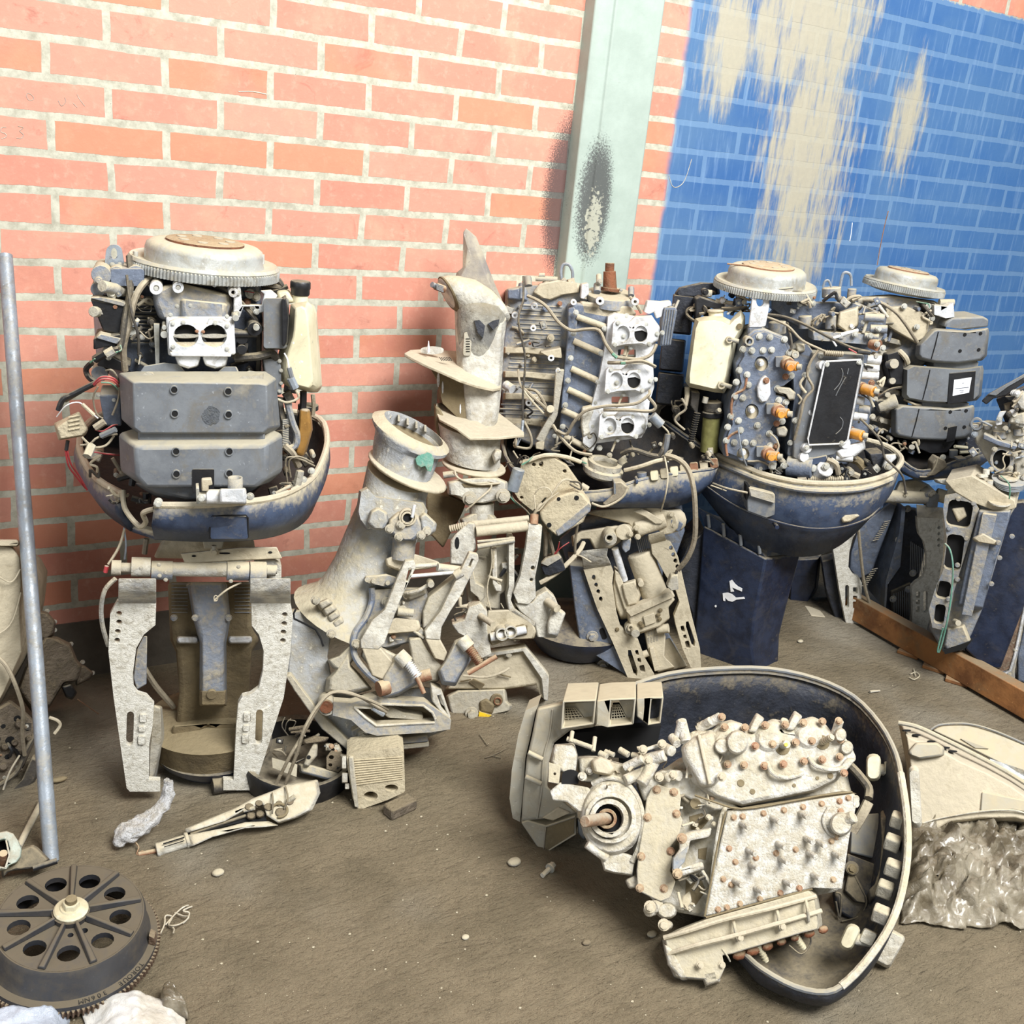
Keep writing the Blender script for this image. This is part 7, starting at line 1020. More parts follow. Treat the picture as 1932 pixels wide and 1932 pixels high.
# fittings lying in the cowl beside the block
fz = Fr(PZ(1620, 1680, .06), -40, 45); z9 = fz.at(1280, 1240, 2.928)
G(T9, z9, 'inner_rib', 'rubber', [(1115, 850), (1160, 840), (1190, 880), (1180, 1000), (1130, 1200), (1110, 1300), (1090, 1360), (1050, 1370), (1040, 1310), (1080, 1270), (1110, 1180), (1125, 1000)], -.01, .05)
P(T9, z9, 'inner_panel', 'plastic', [(960, 870), (1110, 860), (1120, 1120), (950, 1080)], -.02, .0); P(T9, z9, 'lower_plate', 'inner', [(930, 1080), (1110, 1150), (1100, 1300), (980, 1460), (880, 1400), (860, 1300), (940, 1200)], -.01, .015, bevel=.004)
Cy(T9, z9, 'pivot_boss', 'rubber', [(960, 1165, 38, .0, .04)]); bolts(T9, z9, [(958, 1170, .04)], 22, .04, 'brown'); P(T9, z9, 'pivot_lever', 'rubber', [(940, 1190), (975, 1190), (1030, 1290), (1040, 1360), (980, 1350), (920, 1290)], .0, .03)
wires(T9, z9, [('rubber', 5, [(975, 1210, .03), (1010, 1280, .03), (1040, 1350, .03), (1000, 1430, .02), (900, 1460, .02)]), ('rubber', 6, [(870, 1300, .03), (900, 1320, .03), (890, 1440, .02), (870, 1350, .03)])], 'cable')
P(T9, z9, 'dust_patch', 'brown', [(780, 1700), (830, 1590), (900, 1500), (1000, 1660), (900, 1760), (760, 1780), (680, 1700)], -.012, -.0, bevel=0) if 0 else None
# ------------------------------------------------------------ pale engine block in the cowl
T8 = thing('engine_block', PZ(1330, 1850, 0), 'corroded pale engine block with studded front plate and rusty crankshaft stub, lying in the cowl', 'engine')
f8 = Fr(PZ(1330, 1852, .01), -40, 34); a = f8.at(940, 1240, 2.928); m = f8.at(1280, 1240, 2.928)
M['worn'] = mat('worn_white_casting', (210, 207, 198), (166, 161, 148), .3, (196, 186, 160), rough=.75, ns=26, bump=.6, spots=(160, 160, 166), sp=.64, sps=55)
M['wornp'] = mat('worn_white_plate', (212, 210, 202), (188, 184, 172), .2, (198, 188, 164), rough=.75, ns=60, bump=.5, spots=(176, 164, 142), sp=.63, sps=24)
BODY = [(-200, 700), (0, 560), (250, 480), (900, 520), (960, 760), (930, 1010), (890, 1290), (160, 1440), (-100, 1390), (-230, 1240), (-260, 1000)]
b = MB(m); b.sec([([(x, y) for x, y in BODY], -.2), (BODY, -.03)]); b.build('crankcase', 'worn', T8, bevel=.01)
HC = [(20, 440), (100, 400), (180, 405), (230, 360), (290, 345), (350, 365), (400, 410), (440, 412), (470, 365), (520, 338), (570, 350), (610, 395), (650, 395), (690, 340), (740, 325), (800, 355), (850, 415), (910, 430), (950, 480), (985, 560), (915, 620), (880, 680), (760, 740), (580, 780), (350, 825), (180, 770), (80, 700), (20, 560)]
b = MB(m); HF = [(x + (480 - x) * .06, y + (590 - y) * .07) for x, y in HC]; b.sec([(HC, -.16), (HC, .0), (HF, .022)]); b.build('cylinder_head', 'worn', T8, bevel=.006)
for cx in (265, 500, 720): G(T8, m, 'cylinder_dome', 'worn', arc(cx, 470 - (cx - 265) * .08, 100, 96, 0, 360, 22), -.01, .03, .55)
for x, y in ((430, 318), (640, 306)): b = MB(m); b.sec([([(x - 65, y + 100), (x, y - 15), (x + 48, y + 20), (x - 5, y + 105)], -.04), ([(x - 45, y + 95), (x, y + 5), (x + 35, y + 28), (x - 5, y + 100)], .03)]); b.build('lifting_horn', 'worn', T8, bevel=.004)
for x, y, x2, y2 in ((105, 400, 240, 330), (125, 385, 180, 350), (560, 400, 590, 350), (860, 440, 890, 350), (-10, 470, 20, 350)): Ba(T8, m, 'head_boss', 'worn', [((x, y, .0), (x2, y2, .02), 24)], .003)
G(T8, m, 'round_boss', 'worn', arc(325, 470, 62, 68, 0, 360, 18), .02, .07, .85); G(T8, m, 'round_boss', 'worn', arc(240, 490, 42, 44, 0, 360, 16), .02, .06, .85); G(T8, m, 'end_boss', 'worn', arc(895, 430, 34, 40, 0, 360, 14), .0, .045, .8); G(T8, m, 'end_boss', 'worn', arc(930, 500, 36, 40, 0, 360, 14), .0, .035, .8); G(T8, m, 'end_boss', 'worn', [(930, 550), (985, 560), (910, 650), (870, 640)], -.02, .03)
for x, y in ((575, 500), (795, 470)): Cy(T8, m, 'plug_well', 'brown', [(x, y, 40, .01, .0235)])
spring(T8, m, 'spark_plug', 'tan', (790, 470, .02), (850, 440, .06), 20, 6); Ba(T8, m, 'spark_plug', 'zinc', [((575, 490, .02), (600, 480, .05), 20)]); Cy(T8, m, 'plug_crimp', 'yellow', [(595, 483, 10, .05, .056)])
bolts(T8, m, [(425, 490), (520, 480), (648, 470), (737, 462), (580, 590), (475, 600), (362, 595), (693, 575), (795, 565), (272, 590), (480, 375), (590, 372), (690, 362), (795, 355), (368, 388), (240, 330), (255, 385), (890, 550), (895, 455), (885, 352), (915, 640)], 17, .03, 'rustl')
for x, y, r in ((345, 695, 20), (410, 742, 15), (640, 708, 10), (768, 668, 10), (840, 655, 16), (245, 660, 12)): Cy(T8, m, 'bolt_hole', 'brown', [(x, y, r, .0, .0235)])
b = MB(m); b.tube([(490, 580, .025), (520, 640, .035), (600, 665, .035), (690, 640, .03)], 12); b.build('water_passage', 'worn', T8); b = MB(m); b.tube([(720, 555, .025), (760, 600, .035), (850, 620, .035), (920, 605, .025)], 12); b.build('water_passage', 'worn', T8)
# thermostat side, crop a
G(T8, a, 'thermostat_housing', 'worn', [(1005, 490), (1080, 430), (1190, 395), (1215, 500), (1250, 650), (1200, 720), (1120, 730), (1060, 620), (1020, 560)], -.06, .05, .88, .008); P(T8, a, 'housing_joint', 'tan', [(1100, 430), (1118, 425), (1180, 700), (1160, 705)], .03, .056, bevel=.002)
for q in ((810, 570, 920, 540, 34), (880, 660, 940, 665, 26), (950, 650, 1000, 655, 30), (1010, 350, 1040, 470, 30), (960, 440, 990, 480, 26), (920, 500, 960, 520, 30), (1110, 390, 1230, 330, 28), (840, 620, 700, 680, 30), (870, 560, 790, 700, 34), (700, 610, 800, 560, 26)): Ba(T8, a, 'pipe_boss', 'worn', [((q[0], q[1], .0), (q[2], q[3], .02), q[4])], .003)
bolts(T8, a, [(830, 570, .05), (890, 662, .05), (965, 650, .05), (1235, 660, .06), (905, 480, .03), (800, 510, .02)], 20, .03, 'tan')
G(T8, a, 'shoulder_casting', 'worn', [(760, 700), (900, 620), (1060, 620), (1240, 740), (1350, 840), (1200, 850), (1010, 760), (880, 740), (800, 800)], -.08, .0, .94)
# crankshaft end
b = MB(a); b.sec([(arc(630, 880, 178, 215, 0, 360, 28), -.16), (arc(630, 880, 178, 215, 0, 360, 28), .0), (arc(628, 885, 160, 190, 0, 360, 28), .015)]); b.build('end_cover', 'worn', T8, bevel=.003)
Ri(T8, a, 'cover_step', 'worn', [(620, 888, 142, 118, .01, .03), (612, 890, 108, 80, .01, .038)]); Ri(T8, a, 'oil_seal', 'rust', [(600, 893, 56, 38, .01, .042)]); Cy(T8, a, 'seal_gap', 'hole', [(604, 893, 80, .005, .0155)])
Ba(T8, a, 'crankshaft_stub', mat('rusty_shaft', (150, 122, 96), (110, 82, 62), .2, rough=.7, bump=.3), [((610, 888, .02), (478, 908, .115), 34, 31)], .004)
b = MB(a); b.tube([(520, 700, .0), (600, 665, .01), (700, 690, .01), (770, 780, .01), (800, 900, .01), (780, 1040, .005), (740, 1130, .0)], 15); b.build('cover_flange', 'worn', T8)
G(T8, a, 'lower_casting', 'worn', [(500, 970), (600, 1030), (700, 1080), (770, 1100), (750, 1210), (640, 1195), (585, 1180), (560, 1100)], -.1, -.0, .9); Ba(T8, a, 'side_rod', 'worn', [((490, 1030, .01), (600, 1110, .0), 26)], .004); G(T8, a, 'casting_tab', 'worn', [(700, 1230), (760, 1200), (800, 1270), (720, 1280)], -.04, .0)
# upper casting and carburettor in front of the cowl
G(T8, a, 'ported_casting', 'worn', [(440, 550), (540, 545), (580, 560), (700, 590), (780, 640), (720, 760), (560, 700), (460, 690), (440, 620)], -.14, -.01, .9); G(T8, a, 'arched_port', 'tan', [(510, 570), (560, 545), (620, 570), (650, 620), (620, 660), (520, 640)], -.02, .03, .8)
P(T8, a, 'flange_arm', 'worn', [(285, 740), (340, 690), (500, 720), (540, 780), (510, 860), (440, 850), (380, 800), (300, 790)], -.06, .005); G(T8, a, 'casting_block', 'worn', [(310, 480), (420, 475), (440, 540), (430, 640), (350, 640), (290, 580)], -.1, .0, .92); P(T8, a, 'slotted_bracket', 'dusty', [(280, 580), (345, 600), (335, 700), (275, 690)], -.02, .01, [arc(312, 645, 8, 8, 0, 360, 8)])
P(T8, a, 'bearing_arch', 'hole', arc(400, 660, 50, 40, 180, 360, 10) + [(440, 700), (350, 700)], -.01, .006, bevel=0)
for q in ((410, 410, 400, 470, 12), (535, 440, 525, 520, 12), (380, 450, 520, 500, 14), (560, 530, 600, 550, 18), (670, 510, 720, 540, 18), (590, 520, 640, 540, 14), (740, 540, 780, 545, 16)): Ba(T8, a, 'linkage_rod', 'dusty', [((q[0], q[1], .0), (q[2], q[3], .01), q[4])], .001)
# cover plate with bolts
CP = [(850, 720), (885, 702), (930, 720), (1000, 725), (1010, 780), (1000, 860), (1018, 900), (1000, 985), (950, 1050), (965, 1120), (950, 1180), (980, 1240), (950, 1330), (900, 1350), (850, 1330), (770, 1290), (765, 1180), (780, 1050), (805, 900), (820, 780)]
P(T8, a, 'side_cover', 'dusty', CP, -.02, .016, bevel=.004); bolts(T8, a, [(876, 732, .016), (985, 865, .016), (825, 885, .016), (953, 1072, .016), (790, 1100, .016), (782, 1275, .016), (916, 1277, .016), (970, 745, .016)], 18, .016, 'rustl')
G(T8, a, 'mount_arm', 'worn', [(1000, 980), (1060, 960), (1180, 940), (1170, 990), (1060, 1010), (1050, 1070), (1010, 1120), (1010, 1170), (1130, 1130), (1140, 1170), (1000, 1220), (960, 1190), (965, 1110), (1000, 1060)], -.02, .05, .95); P(T8, a, 'polished_face', 'steel', [(968, 1110), (1030, 1060), (1050, 1040), (1030, 1130), (985, 1180), (965, 1170)], .0, .052, bevel=.001); bolts(T8, a, [(1015, 1000, .05), (990, 1195, .05)], 22, .05, 'rustl')
b = MB(a); b.tube([(1255, 830, .0), (1230, 900, .015), (1200, 1080, .015), (1180, 1250, .015), (1150, 1430, .01)], 13); b.build('casting_bead', 'worn', T8); Cy(T8, a, 'core_hole', 'brown', [(1090, 810, 30, -.0, .01)])
for x, y in ((855, 1370), (830, 1390)): Ba(T8, a, 'drain_elbow', 'worn', [((x + 30, y, -.0), (x, y + 10, .02), 34)], .004)
for q in ((900, 1400, 1000, 1380, 60), (900, 1480, 940, 1470, 36)): G(T8, a, 'lower_lug', 'worn', arc(q[0] + 30, q[1], q[4], q[4] * .8, 0, 360, 12), -.06, .02, .8)
bolts(T8, a, [(838, 1378, .03), (915, 1478, .04)], 26, .03, 'tan'); P(T8, a, 'cooling_recess', 'slate_d', [(1020, 1320), (1060, 1290), (1070, 1350), (1040, 1400), (1000, 1380)], -.0, .006)
# studded front plate
FP = [(270, 850), (975, 752), (988, 800), (945, 1000), (905, 1282), (740, 1275), (150, 1432), (195, 1200)]
P(T8, m, 'front_plate', 'wornp', FP, -.02, .022, bevel=.003); P(T8, m, 'plate_gasket', 'brown', [(360, 830), (930, 740), (985, 752), (270, 852)], -.03, .018, bevel=0)
bolts(T8, m, [(305, 885), (355, 880), (470, 863), (583, 845), (688, 827), (791, 809), (280, 1057), (540, 1083), (648, 1062), (315, 1131), (845, 1016), (872, 993), (428, 1108), (248, 1226), (292, 1257), (563, 1303), (668, 1275), (855, 1228), (340, 1362), (268, 1382), (218, 1393), (450, 1336), (895, 850), (938, 778), (890, 795)], 13.5, .022, 'rustl')
Ba(T8, m, 'stud', 'wornp', [((x_ - 14, y_ - 8, .02), (x_ + 30, y_ + 18, .05), 16.5, 15) for x_, y_ in [(360, 925), (530, 895), (685, 868), (395, 1070), (560, 1035), (715, 1005), (780, 1025), (730, 1085), (575, 1118), (410, 1150), (755, 1208), (600, 1243), (440, 1283), (320, 1243), (870, 1090)]], .001)
G(T8, m, 'water_cap', 'worn', arc(900, 920, 62, 66, 0, 360, 20), .0, .05, .85); Ba(T8, m, 'water_nozzle', 'worn', [((930, 900, .04), (970, 880, .05), 34)], .003); b = MB(m); b.tube([(830, 830, .024), (800, 900, .026), (830, 970, .024), (890, 1000, .022)], 8); b.build('plate_bead', 'wornp', T8)
for y in (775, 800): Ba(T8, m, 'corner_boss', 'worn', [((940, y, .0), (985, y + 10, .02), 22)], .002)
for nm, L in (('cover_gap_shade', [(90, 762, .024), (200, 800, .026), (350, 838, .026), (600, 800, .026), (800, 762, .026), (960, 745, .02)]), ('case_joint', [(262, 852, .024), (225, 1000, .02), (188, 1200, .02), (145, 1432, .02)]), ('case_joint', [(152, 1438, .024), (450, 1356, .026), (740, 1280, .02)])):
    b = MB(m); b.tube(L, 6, 6, 3); b.build(nm, 'brown', T8)  # top strip paints the shaded cover gap; the others are joint lines
for pl in ([(60, 880), (130, 860), (170, 900), (120, 960), (70, 950)], [(40, 1230), (120, 1210), (150, 1290), (90, 1380), (40, 1330)], [(-40, 1180), (20, 1160), (30, 1210), (-20, 1240)], [(110, 1060), (160, 1050), (150, 1120), (110, 1110)]): P(T8, m, 'recess_shade_patch', 'brown', pl, -.03, -.0285, bevel=0)  # flat brown patches paint in shaded recesses that are not modelled
# lower manifold
LM = [(-90, 1560), (-60, 1530), (0, 1500), (150, 1440), (740, 1275), (770, 1300), (795, 1470), (790, 1500), (700, 1520), (300, 1640), (240, 1650), (255, 1720), (225, 1790), (150, 1790), (0, 1780), (-30, 1770), (-75, 1640)]
G(T8, m, 'exhaust_manifold', 'dusty', LM, -.12, .03, .95, .008); b = MB(m); b.tube([(-80, 1550, .03), (60, 1510, .045), (250, 1450, .05), (500, 1390, .05), (760, 1320, .03)], 13); b.build('manifold_ridge', 'tan', T8); b = MB(m); b.tube([(-60, 1640, .03), (100, 1590, .05), (300, 1540, .05), (550, 1470, .05), (790, 1400, .03)], 13); b.build('manifold_ridge', 'tan', T8)
for x, y in ((300, 1500), (540, 1440), (700, 1390)): b = MB(m); b.tube([(x, y - 60, .035), (x + 12, y, .046), (x + 20, y + 70, .035)], 9); 0 or b.build('manifold_collar', 'dusty', T8)
G(T8, m, 'manifold_end', 'worn', [(-85, 1570), (-40, 1600), (60, 1780), (20, 1790), (-60, 1700)], -.08, .035); G(T8, m, 'outlet_foot', 'worn', [(120, 1740), (215, 1720), (235, 1790), (150, 1822)], -.04, .03); bolts(T8, m, [(240, 1700, .03), (120, 1700, .04), (340, 1550, .05), (575, 1490, .05)], 16, .03, 'tan')
spring(T8, m, 'lower_plug', 'cream', (440, 1590, -.0), (485, 1680, -.01), 20, 6, .8); spring(T8, m, 'lower_plug', 'cream', (645, 1530, -.0), (692, 1608, -.01), 20, 6, .8)
wires(T8, m, [('dusty', 5, [(240, 1610, .03), (270, 1650, .03), (285, 1680, .02)]), ('rubber', 5, [(720, 1520, .0), (730, 1580, -.01), (680, 1640, -.01), (610, 1590, -.01)]), ('rubber', 24, [(930, 580, -.02), (990, 640, -.01), (1050, 720, -.01), (1050, 780, -.0)]), ('hose', 30, [(1050, 800, .0), (1010, 880, .0), (960, 960, -.01)])], 'hose')
for i in range(14): 
    t = i / 13; q = (300 + 500 * t, 1650 - 150 * t); b = MB(m); b.ball(m.p(q[0], q[1] + R_.random() * 10, .0), .008 + R_.random() * .006, 1.3, .8, .8, 8); b.build('gasket_remnant', 'rust', T8) if i % 2 else None
# ------------------------------------------------------------ silencer with grille horns
T10 = thing('intake_silencer', PZ(1020, 1600, 0), 'dusty plastic intake silencer with grilled horns standing left of the pale engine block', 'engine part')
f10 = Fr(PZ(1030, 1600, .0), -38, 14); a = f10.at(940, 1240, 2.928)
M['dpl'] = mat('dusty_grey_plastic', (168, 164, 150), (136, 134, 128), .4, (198, 186, 156), rough=.75, ns=10, bump=.12, spots=(120, 120, 122), sp=.7)
P(T10, a, 'back_cover', 'dpl', [(150, 295), (170, 285), (220, 262), (205, 310), (180, 430), (150, 560), (135, 760), (120, 910), (80, 890), (62, 780), (75, 620), (110, 430)], -.12, -.03, bevel=.004)
G(T10, a, 'box_body', 'dpl', [(215, 275), (370, 240), (540, 236), (540, 380), (400, 400), (310, 470), (280, 580), (270, 720), (440, 870), (250, 900), (125, 915), (135, 760), (155, 560), (185, 430)], -.14, .0, .97, .005)
b = MB(a); b.tube([(300, 290, .002), (285, 420, .002), (250, 560, .002), (240, 730, .002), (215, 890, .002)], 5); b.build('body_rib', 'dpl', T10)
def horn(o4, i4, h): 
    b = MB(a); b.pr(o4, -.1, h, [i4]); b.build('horn', 'dpl', T10, bevel=.003)
horn([(355, 242), (542, 235), (530, 372), (344, 400)], [(366, 252), (530, 246), (519, 363), (356, 388)], .055); horn([(545, 240), (620, 230), (762, 225), (748, 372), (604, 388), (535, 370)], [(625, 242), (750, 237), (737, 362), (614, 376)], .045); horn([(764, 230), (850, 220), (914, 220), (897, 368), (830, 378), (765, 330)], [(848, 232), (902, 231), (888, 357), (835, 366)], .035)
for cs in ([(372, 282), (425, 280), (500, 372), (360, 384)], [(632, 264), (668, 262), (722, 362), (622, 372)]):
    o = P(T10, a, 'grille_backing', 'hole', cs, -.02, -.0, bevel=0)
    b = MB(a)
    for i in range(8):
        t = i / 7; L = lambda p_, q_, u: (p_[0] + (q_[0] - p_[0]) * u, p_[1] + (q_[1] - p_[1]) * u); p0, p1 = L(cs[0], cs[3], t), L(cs[1], cs[2], t); b.bar((*p0, .004), (*p1, .004), 2.6, seg=5)
        if i < 6: t = i / 5; p0, p1 = L(cs[0], cs[1], t), L(cs[3], cs[2], t); b.bar((*p0, .004), (*p1, .004), 2.6, seg=5)
    b.build('grille', 'dpl', T10)
P(T10, a, 'horn_throat', 'dpl', [(425, 252), (530, 246), (520, 363), (500, 372)], -.03, .002, bevel=0); P(T10, a, 'horn_throat', 'dpl', [(668, 240), (750, 237), (737, 362), (722, 362)], -.03, .002, bevel=0); P(T10, a, 'horn_throat', 'inner', [(835, 240), (902, 231), (888, 357), (830, 366)], -.05, -.0, bevel=0)
Ba(T10, a, 'clip', 'dpl', [((165, 525, .01), (245, 565, .01), 14), ((150, 660, .01), (238, 700, .01), 14)], .002)
b = MB(a); b.pr([(125, 915), (160, 900), (262, 930), (430, 872), (432, 980), (246, 1094)], -.06, .0, [(262, 938), (420, 885), (420, 972), (250, 1080)] and []); b.build('bottom_box', 'dpl', T10, bevel=.003); P(T10, a, 'box_recess', 'brown', [(268, 942), (420, 890), (418, 972), (256, 1075)], -.01, .002, bevel=0); b = MB(a); b.tube([(262, 934, .004), (424, 880, .004), (426, 976, .004), (248, 1086, .004), (262, 934, .004)], 5, k=1); b.build('box_lip', 'dpl', T10)
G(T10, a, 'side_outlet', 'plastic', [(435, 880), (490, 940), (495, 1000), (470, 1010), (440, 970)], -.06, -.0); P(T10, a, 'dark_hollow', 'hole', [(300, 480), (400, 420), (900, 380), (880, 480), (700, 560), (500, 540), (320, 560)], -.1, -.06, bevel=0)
P(T10, a, 'ledge', 'tan', [(240, 890), (330, 830), (400, 860), (300, 905)], -.02, .006)
# ------------------------------------------------------------ cowlings and plastic at the far right
T11 = thing('engine_cowl', PZ(1800, 1600, 0), 'tan dust-covered engine cowling on its side at the right edge, resting on plastic wrap', 'cowl')
f11 = Fr(PZ(1790, 1560, .06), -42, 30); m = f11.at(1280, 1240, 2.928)
OUT = [(1215, 360), (1300, 370), (1420, 420), (1560, 500), (1700, 560), (1830, 640), (1960, 740), (1960, 960), (1860, 925), (1680, 935), (1500, 960), (1400, 1030), (1290, 1130), (1270, 1000), (1260, 600)]
b = MB(m); b.sec([(OUT, -.22), ([(1235, 380), (1300, 385), (1420, 440), (1560, 520), (1700, 585), (1830, 660), (1960, 760), (1960, 940), (1860, 915), (1680, 915), (1500, 940), (1400, 1010), (1300, 1100), (1280, 1000), (1270, 600)], -.04), ([(1262, 440), (1310, 460), (1420, 500), (1560, 580), (1700, 640), (1830, 710), (1960, 800), (1960, 910), (1860, 885), (1680, 885), (1500, 905), (1400, 960), (1330, 1030), (1310, 960), (1290, 640)], .03)]); b.build('cowling_shell', 'tan', T11, bevel=.004, smooth=50)
P(T11, m, 'bottom_panel', 'dpl', [(1680, 745), (1960, 800), (1960, 860), (1850, 840), (1670, 850)], .0, .036, bevel=.002); b = MB(m); b.tube([(1340, 920, .03), (1440, 890, .035), (1660, 852, .04), (1850, 845, .04), (1960, 880, .03)], 5); b.build('panel_seam', 'pale', T11)
G(T11, m, 'vent_pad', 'dpl', [(1265, 520), (1310, 470), (1430, 470), (1470, 500), (1468, 545), (1340, 565), (1270, 540)], .0, .05, .9)
b = MB(m); b.tube([(1215, 362, .0), (1320, 385, .01), (1460, 450, .01), (1620, 530, .01), (1800, 625, .01), (1960, 725, .0)], 13); b.build('cowling_rim', 'dpl', T11)
for i, (x, y) in enumerate(((1265, 405), (1320, 430), (1400, 465), (1480, 500), (1520, 520))): P(T11, m, 'rim_slot', 'hole', arc(x, y, 22, 6, 0, 360, 8), .0, .02, bevel=0)
T12 = thing('engine_cowl', PZ(1900, 1440, 0), 'flat grey shell lying behind the tan cowling at the right edge', 'cowl')
f12 = Fr(PZ(1880, 1500, .03), -42, 40); m = f12.at(1280, 1240, 2.928)
G(T12, m, 'shell', 'dpl', [(1390, 400), (1440, 370), (1600, 365), (1760, 410), (1960, 500), (1960, 700), (1800, 600), (1600, 500), (1430, 420)], -.05, .03, .93); b = MB(m); b.tube([(1395, 400, .03), (1450, 372, .035), (1600, 368, .035), (1760, 412, .035), (1960, 500, .03)], 6); b.build('shell_rim', 'plastic', T12); P(T12, m, 'torn_vent', 'plastic', [(1560, 450), (1620, 470), (1715, 505), (1640, 500)], .02, .035, bevel=0); P(T12, m, 'grey_patch', 'steel', [(1720, 560), (1960, 640), (1960, 690), (1860, 660), (1730, 590)], .0, .03, bevel=0)  # last piece is a blue-grey patch across the lower shell
# ------------------------------------------------------------ steel pipe leaning on the wall
pa, pb = PZ(97, 1628, .0), PY(10, 482, -.03); ln = (pb - pa).normalized()
b = MB(); r = .0155; b.rod(pa + V((0, 0, .004)), pb, r, r, 28, (0, 0)); b.rod(pb, pa, r * .85, r * .85, 28, (0, 0)); b.add([], [])
b.loft([[pb + (q - pb) for q in [pb + (ln.orthogonal().normalized() * math.cos(t * PI / 14) + ln.cross(ln.orthogonal().normalized()) * math.sin(t * PI / 14)) * rr_ for t in range(28)]] for rr_ in (r, r * .85)], (0, 0))
PIPE = b.build('steel_pipe', 'steel', None, bevel=0); tag(PIPE, 'long galvanised steel pipe leaning upright against the brick wall at left', 'pipe')
# ------------------------------------------------------------ hulk at the left edge
T20 = thing('engine_cowl', PZ(20, 1420, 0), 'tan dust-covered cowling at the left edge, behind the leaning pipe', 'cowl')
fl = Fr(PZ(60, 1480, 0), 8, 6); l_ = fl.at(0, 900, 3.22)
b = MB(l_); b.sec([([(-120, 380), (100, 378), (130, 400), (240, 480), (290, 560), (285, 640), (265, 800), (180, 1060), (70, 1260), (0, 1390), (-120, 1500)], -.3), ([(-120, 400), (80, 395), (140, 440), (200, 520), (230, 640), (225, 800), (165, 1080), (70, 1240), (0, 1380), (-120, 1480)], -.12), ([(-120, 420), (60, 420), (120, 480), (130, 640), (115, 800), (130, 1060), (60, 1220), (0, 1360), (-120, 1460)], -.02)]); b.build('cowling_shell', 'tan', T20, bevel=.008, smooth=50)
b = MB(l_); b.sec([(rr(-20, 378, 118, 424, 20), -.05), (rr(-10, 385, 110, 418, 16), .0)]); b.build('carry_lip', 'tan', T20, bevel=.003); b = MB(l_); b.tube([(-60, 560, .0), (60, 640, .0), (125, 560, .0)], 5); b.tube([(-100, 1000, .0), (60, 900, .0), (128, 700, .0)], 5); b.build('moulded_crease', 'tan', T20)
T21 = thing('engine_block', PZ(90, 1480, 0), 'brown grimy engine block lying behind the pipe at the left edge', 'engine')
M['grime'] = mat('grimy_casting', (118, 106, 90), (78, 70, 60), .4, (140, 126, 100), rough=.85, ns=34, bump=.8, spots=(178, 170, 152), sp=.66)
G(T21, l_, 'block_casting', 'grime', [(180, 1080), (270, 960), (350, 970), (430, 1010), (470, 1110), (510, 1150), (480, 1240), (390, 1250), (300, 1400), (200, 1440), (100, 1300)], -.3, -.1, .92, .008); G(T21, l_, 'upper_casting', 'grime', [(200, 800), (290, 820), (340, 880), (330, 960), (270, 1000), (200, 980)], -.28, -.12)
G(T21, l_, 'mounting_lug', 'black', [(370, 1270), (430, 1250), (470, 1310), (440, 1355), (400, 1340)], -.2, -.1); G(T21, l_, 'flange_end', 'grime', [(450, 1150), (510, 1140), (570, 1190), (545, 1230), (460, 1270)], -.22, -.12); bolts(T21, l_, [(285, 815, -.19), (330, 880, -.2), (430, 1015, -.19), (500, 1125, -.2), (560, 1190, -.2), (330, 930, -.2)], 12, -.2, 'pale')
G(T21, l_, 'cylinder_face', 'grime', [(-120, 1450), (60, 1350), (150, 1420), (210, 1480), (215, 1600), (150, 1750), (60, 1850), (-120, 1900)], -.16, .0, .95, .006)
for x, y, r in ((20, 1515, 14), (105, 1468, 20), (170, 1530, 14), (60, 1600, 26), (45, 1700, 16), (90, 1615, 18), (130, 1700, 14), (-40, 1600, 40)): Cy(T21, l_, 'casting_hole', 'hole', [(x, y, r, -.01, .0008)])
for x, y, r in ((90, 1615, 24), (30, 1640, 26), (120, 1500, 30), (20, 1760, 30), (180, 1590, 24)): G(T21, l_, 'casting_boss', 'grime', arc(x, y, r, r * .9, 0, 360, 12), -.01, .018, .7)
wires(T21, l_, [('hose', 13, [(-30, 1080, .0), (40, 1150, .02), (100, 1280, .04), (140, 1420, .05), (135, 1560, .04), (150, 1690, .03)]), ('rubber', 14, [(215, 1560, .01), (160, 1660, .02), (110, 1780, .02), (30, 1850, .02), (-60, 1900, .02)]), ('dusty', 6, [(120, 1690, .03), (60, 1790, .04), (20, 1900, .04)]), ('tan', 10, [(300, 1460, .0), (350, 1480, .01), (365, 1510, .01), (330, 1560, .01)])], 'hose')
G(T21, l_, 'bent_guard', 'rubber', [(200, 1680), (260, 1700), (220, 1850), (60, 2000), (20, 1950), (130, 1840)], -.06, .0); b = MB(l_); b.bar((470, 1350, -.1), (600, 1440, -.12), 3, seg=5); b.build('stray_wire', 'rustl', T21)
# ------------------------------------------------------------ ringed fan housing and finned box in the middle front
T22 = thing('engine_ring_base', PZ(560, 1480, 0), 'black ring-shaped engine base with linkage inside, under the leaning midsection', 'engine part')
fg = Fr(PZ(640, 1500, 0), -20, 30); g = fg.at(500, 1150, 3.45)
q = PZ(575, 1470, .02); b = MB(); b.lathe((q.x, q.y + .06, .0), (0, -.1, 1), [(.12, .005), (.135, .01), (.142, .06), (.138, .07), (.125, .066), (.12, .02), (.001, .015)], 48); b.build('ring_body', 'black', T22)
G(T22, g, 'cast_arm', 'dusty', [(270, 950), (330, 840), (345, 870), (340, 950), (300, 1000), (280, 1030), (245, 1020)], -.02, .02); G(T22, g, 'cast_arm', 'grime', [(240, 850), (320, 820), (420, 830), (400, 860), (330, 870), (250, 880)], -.02, .03); Cy(T22, g, 'arm_hole', 'hole', [(285, 962, 13, .0, .021)])
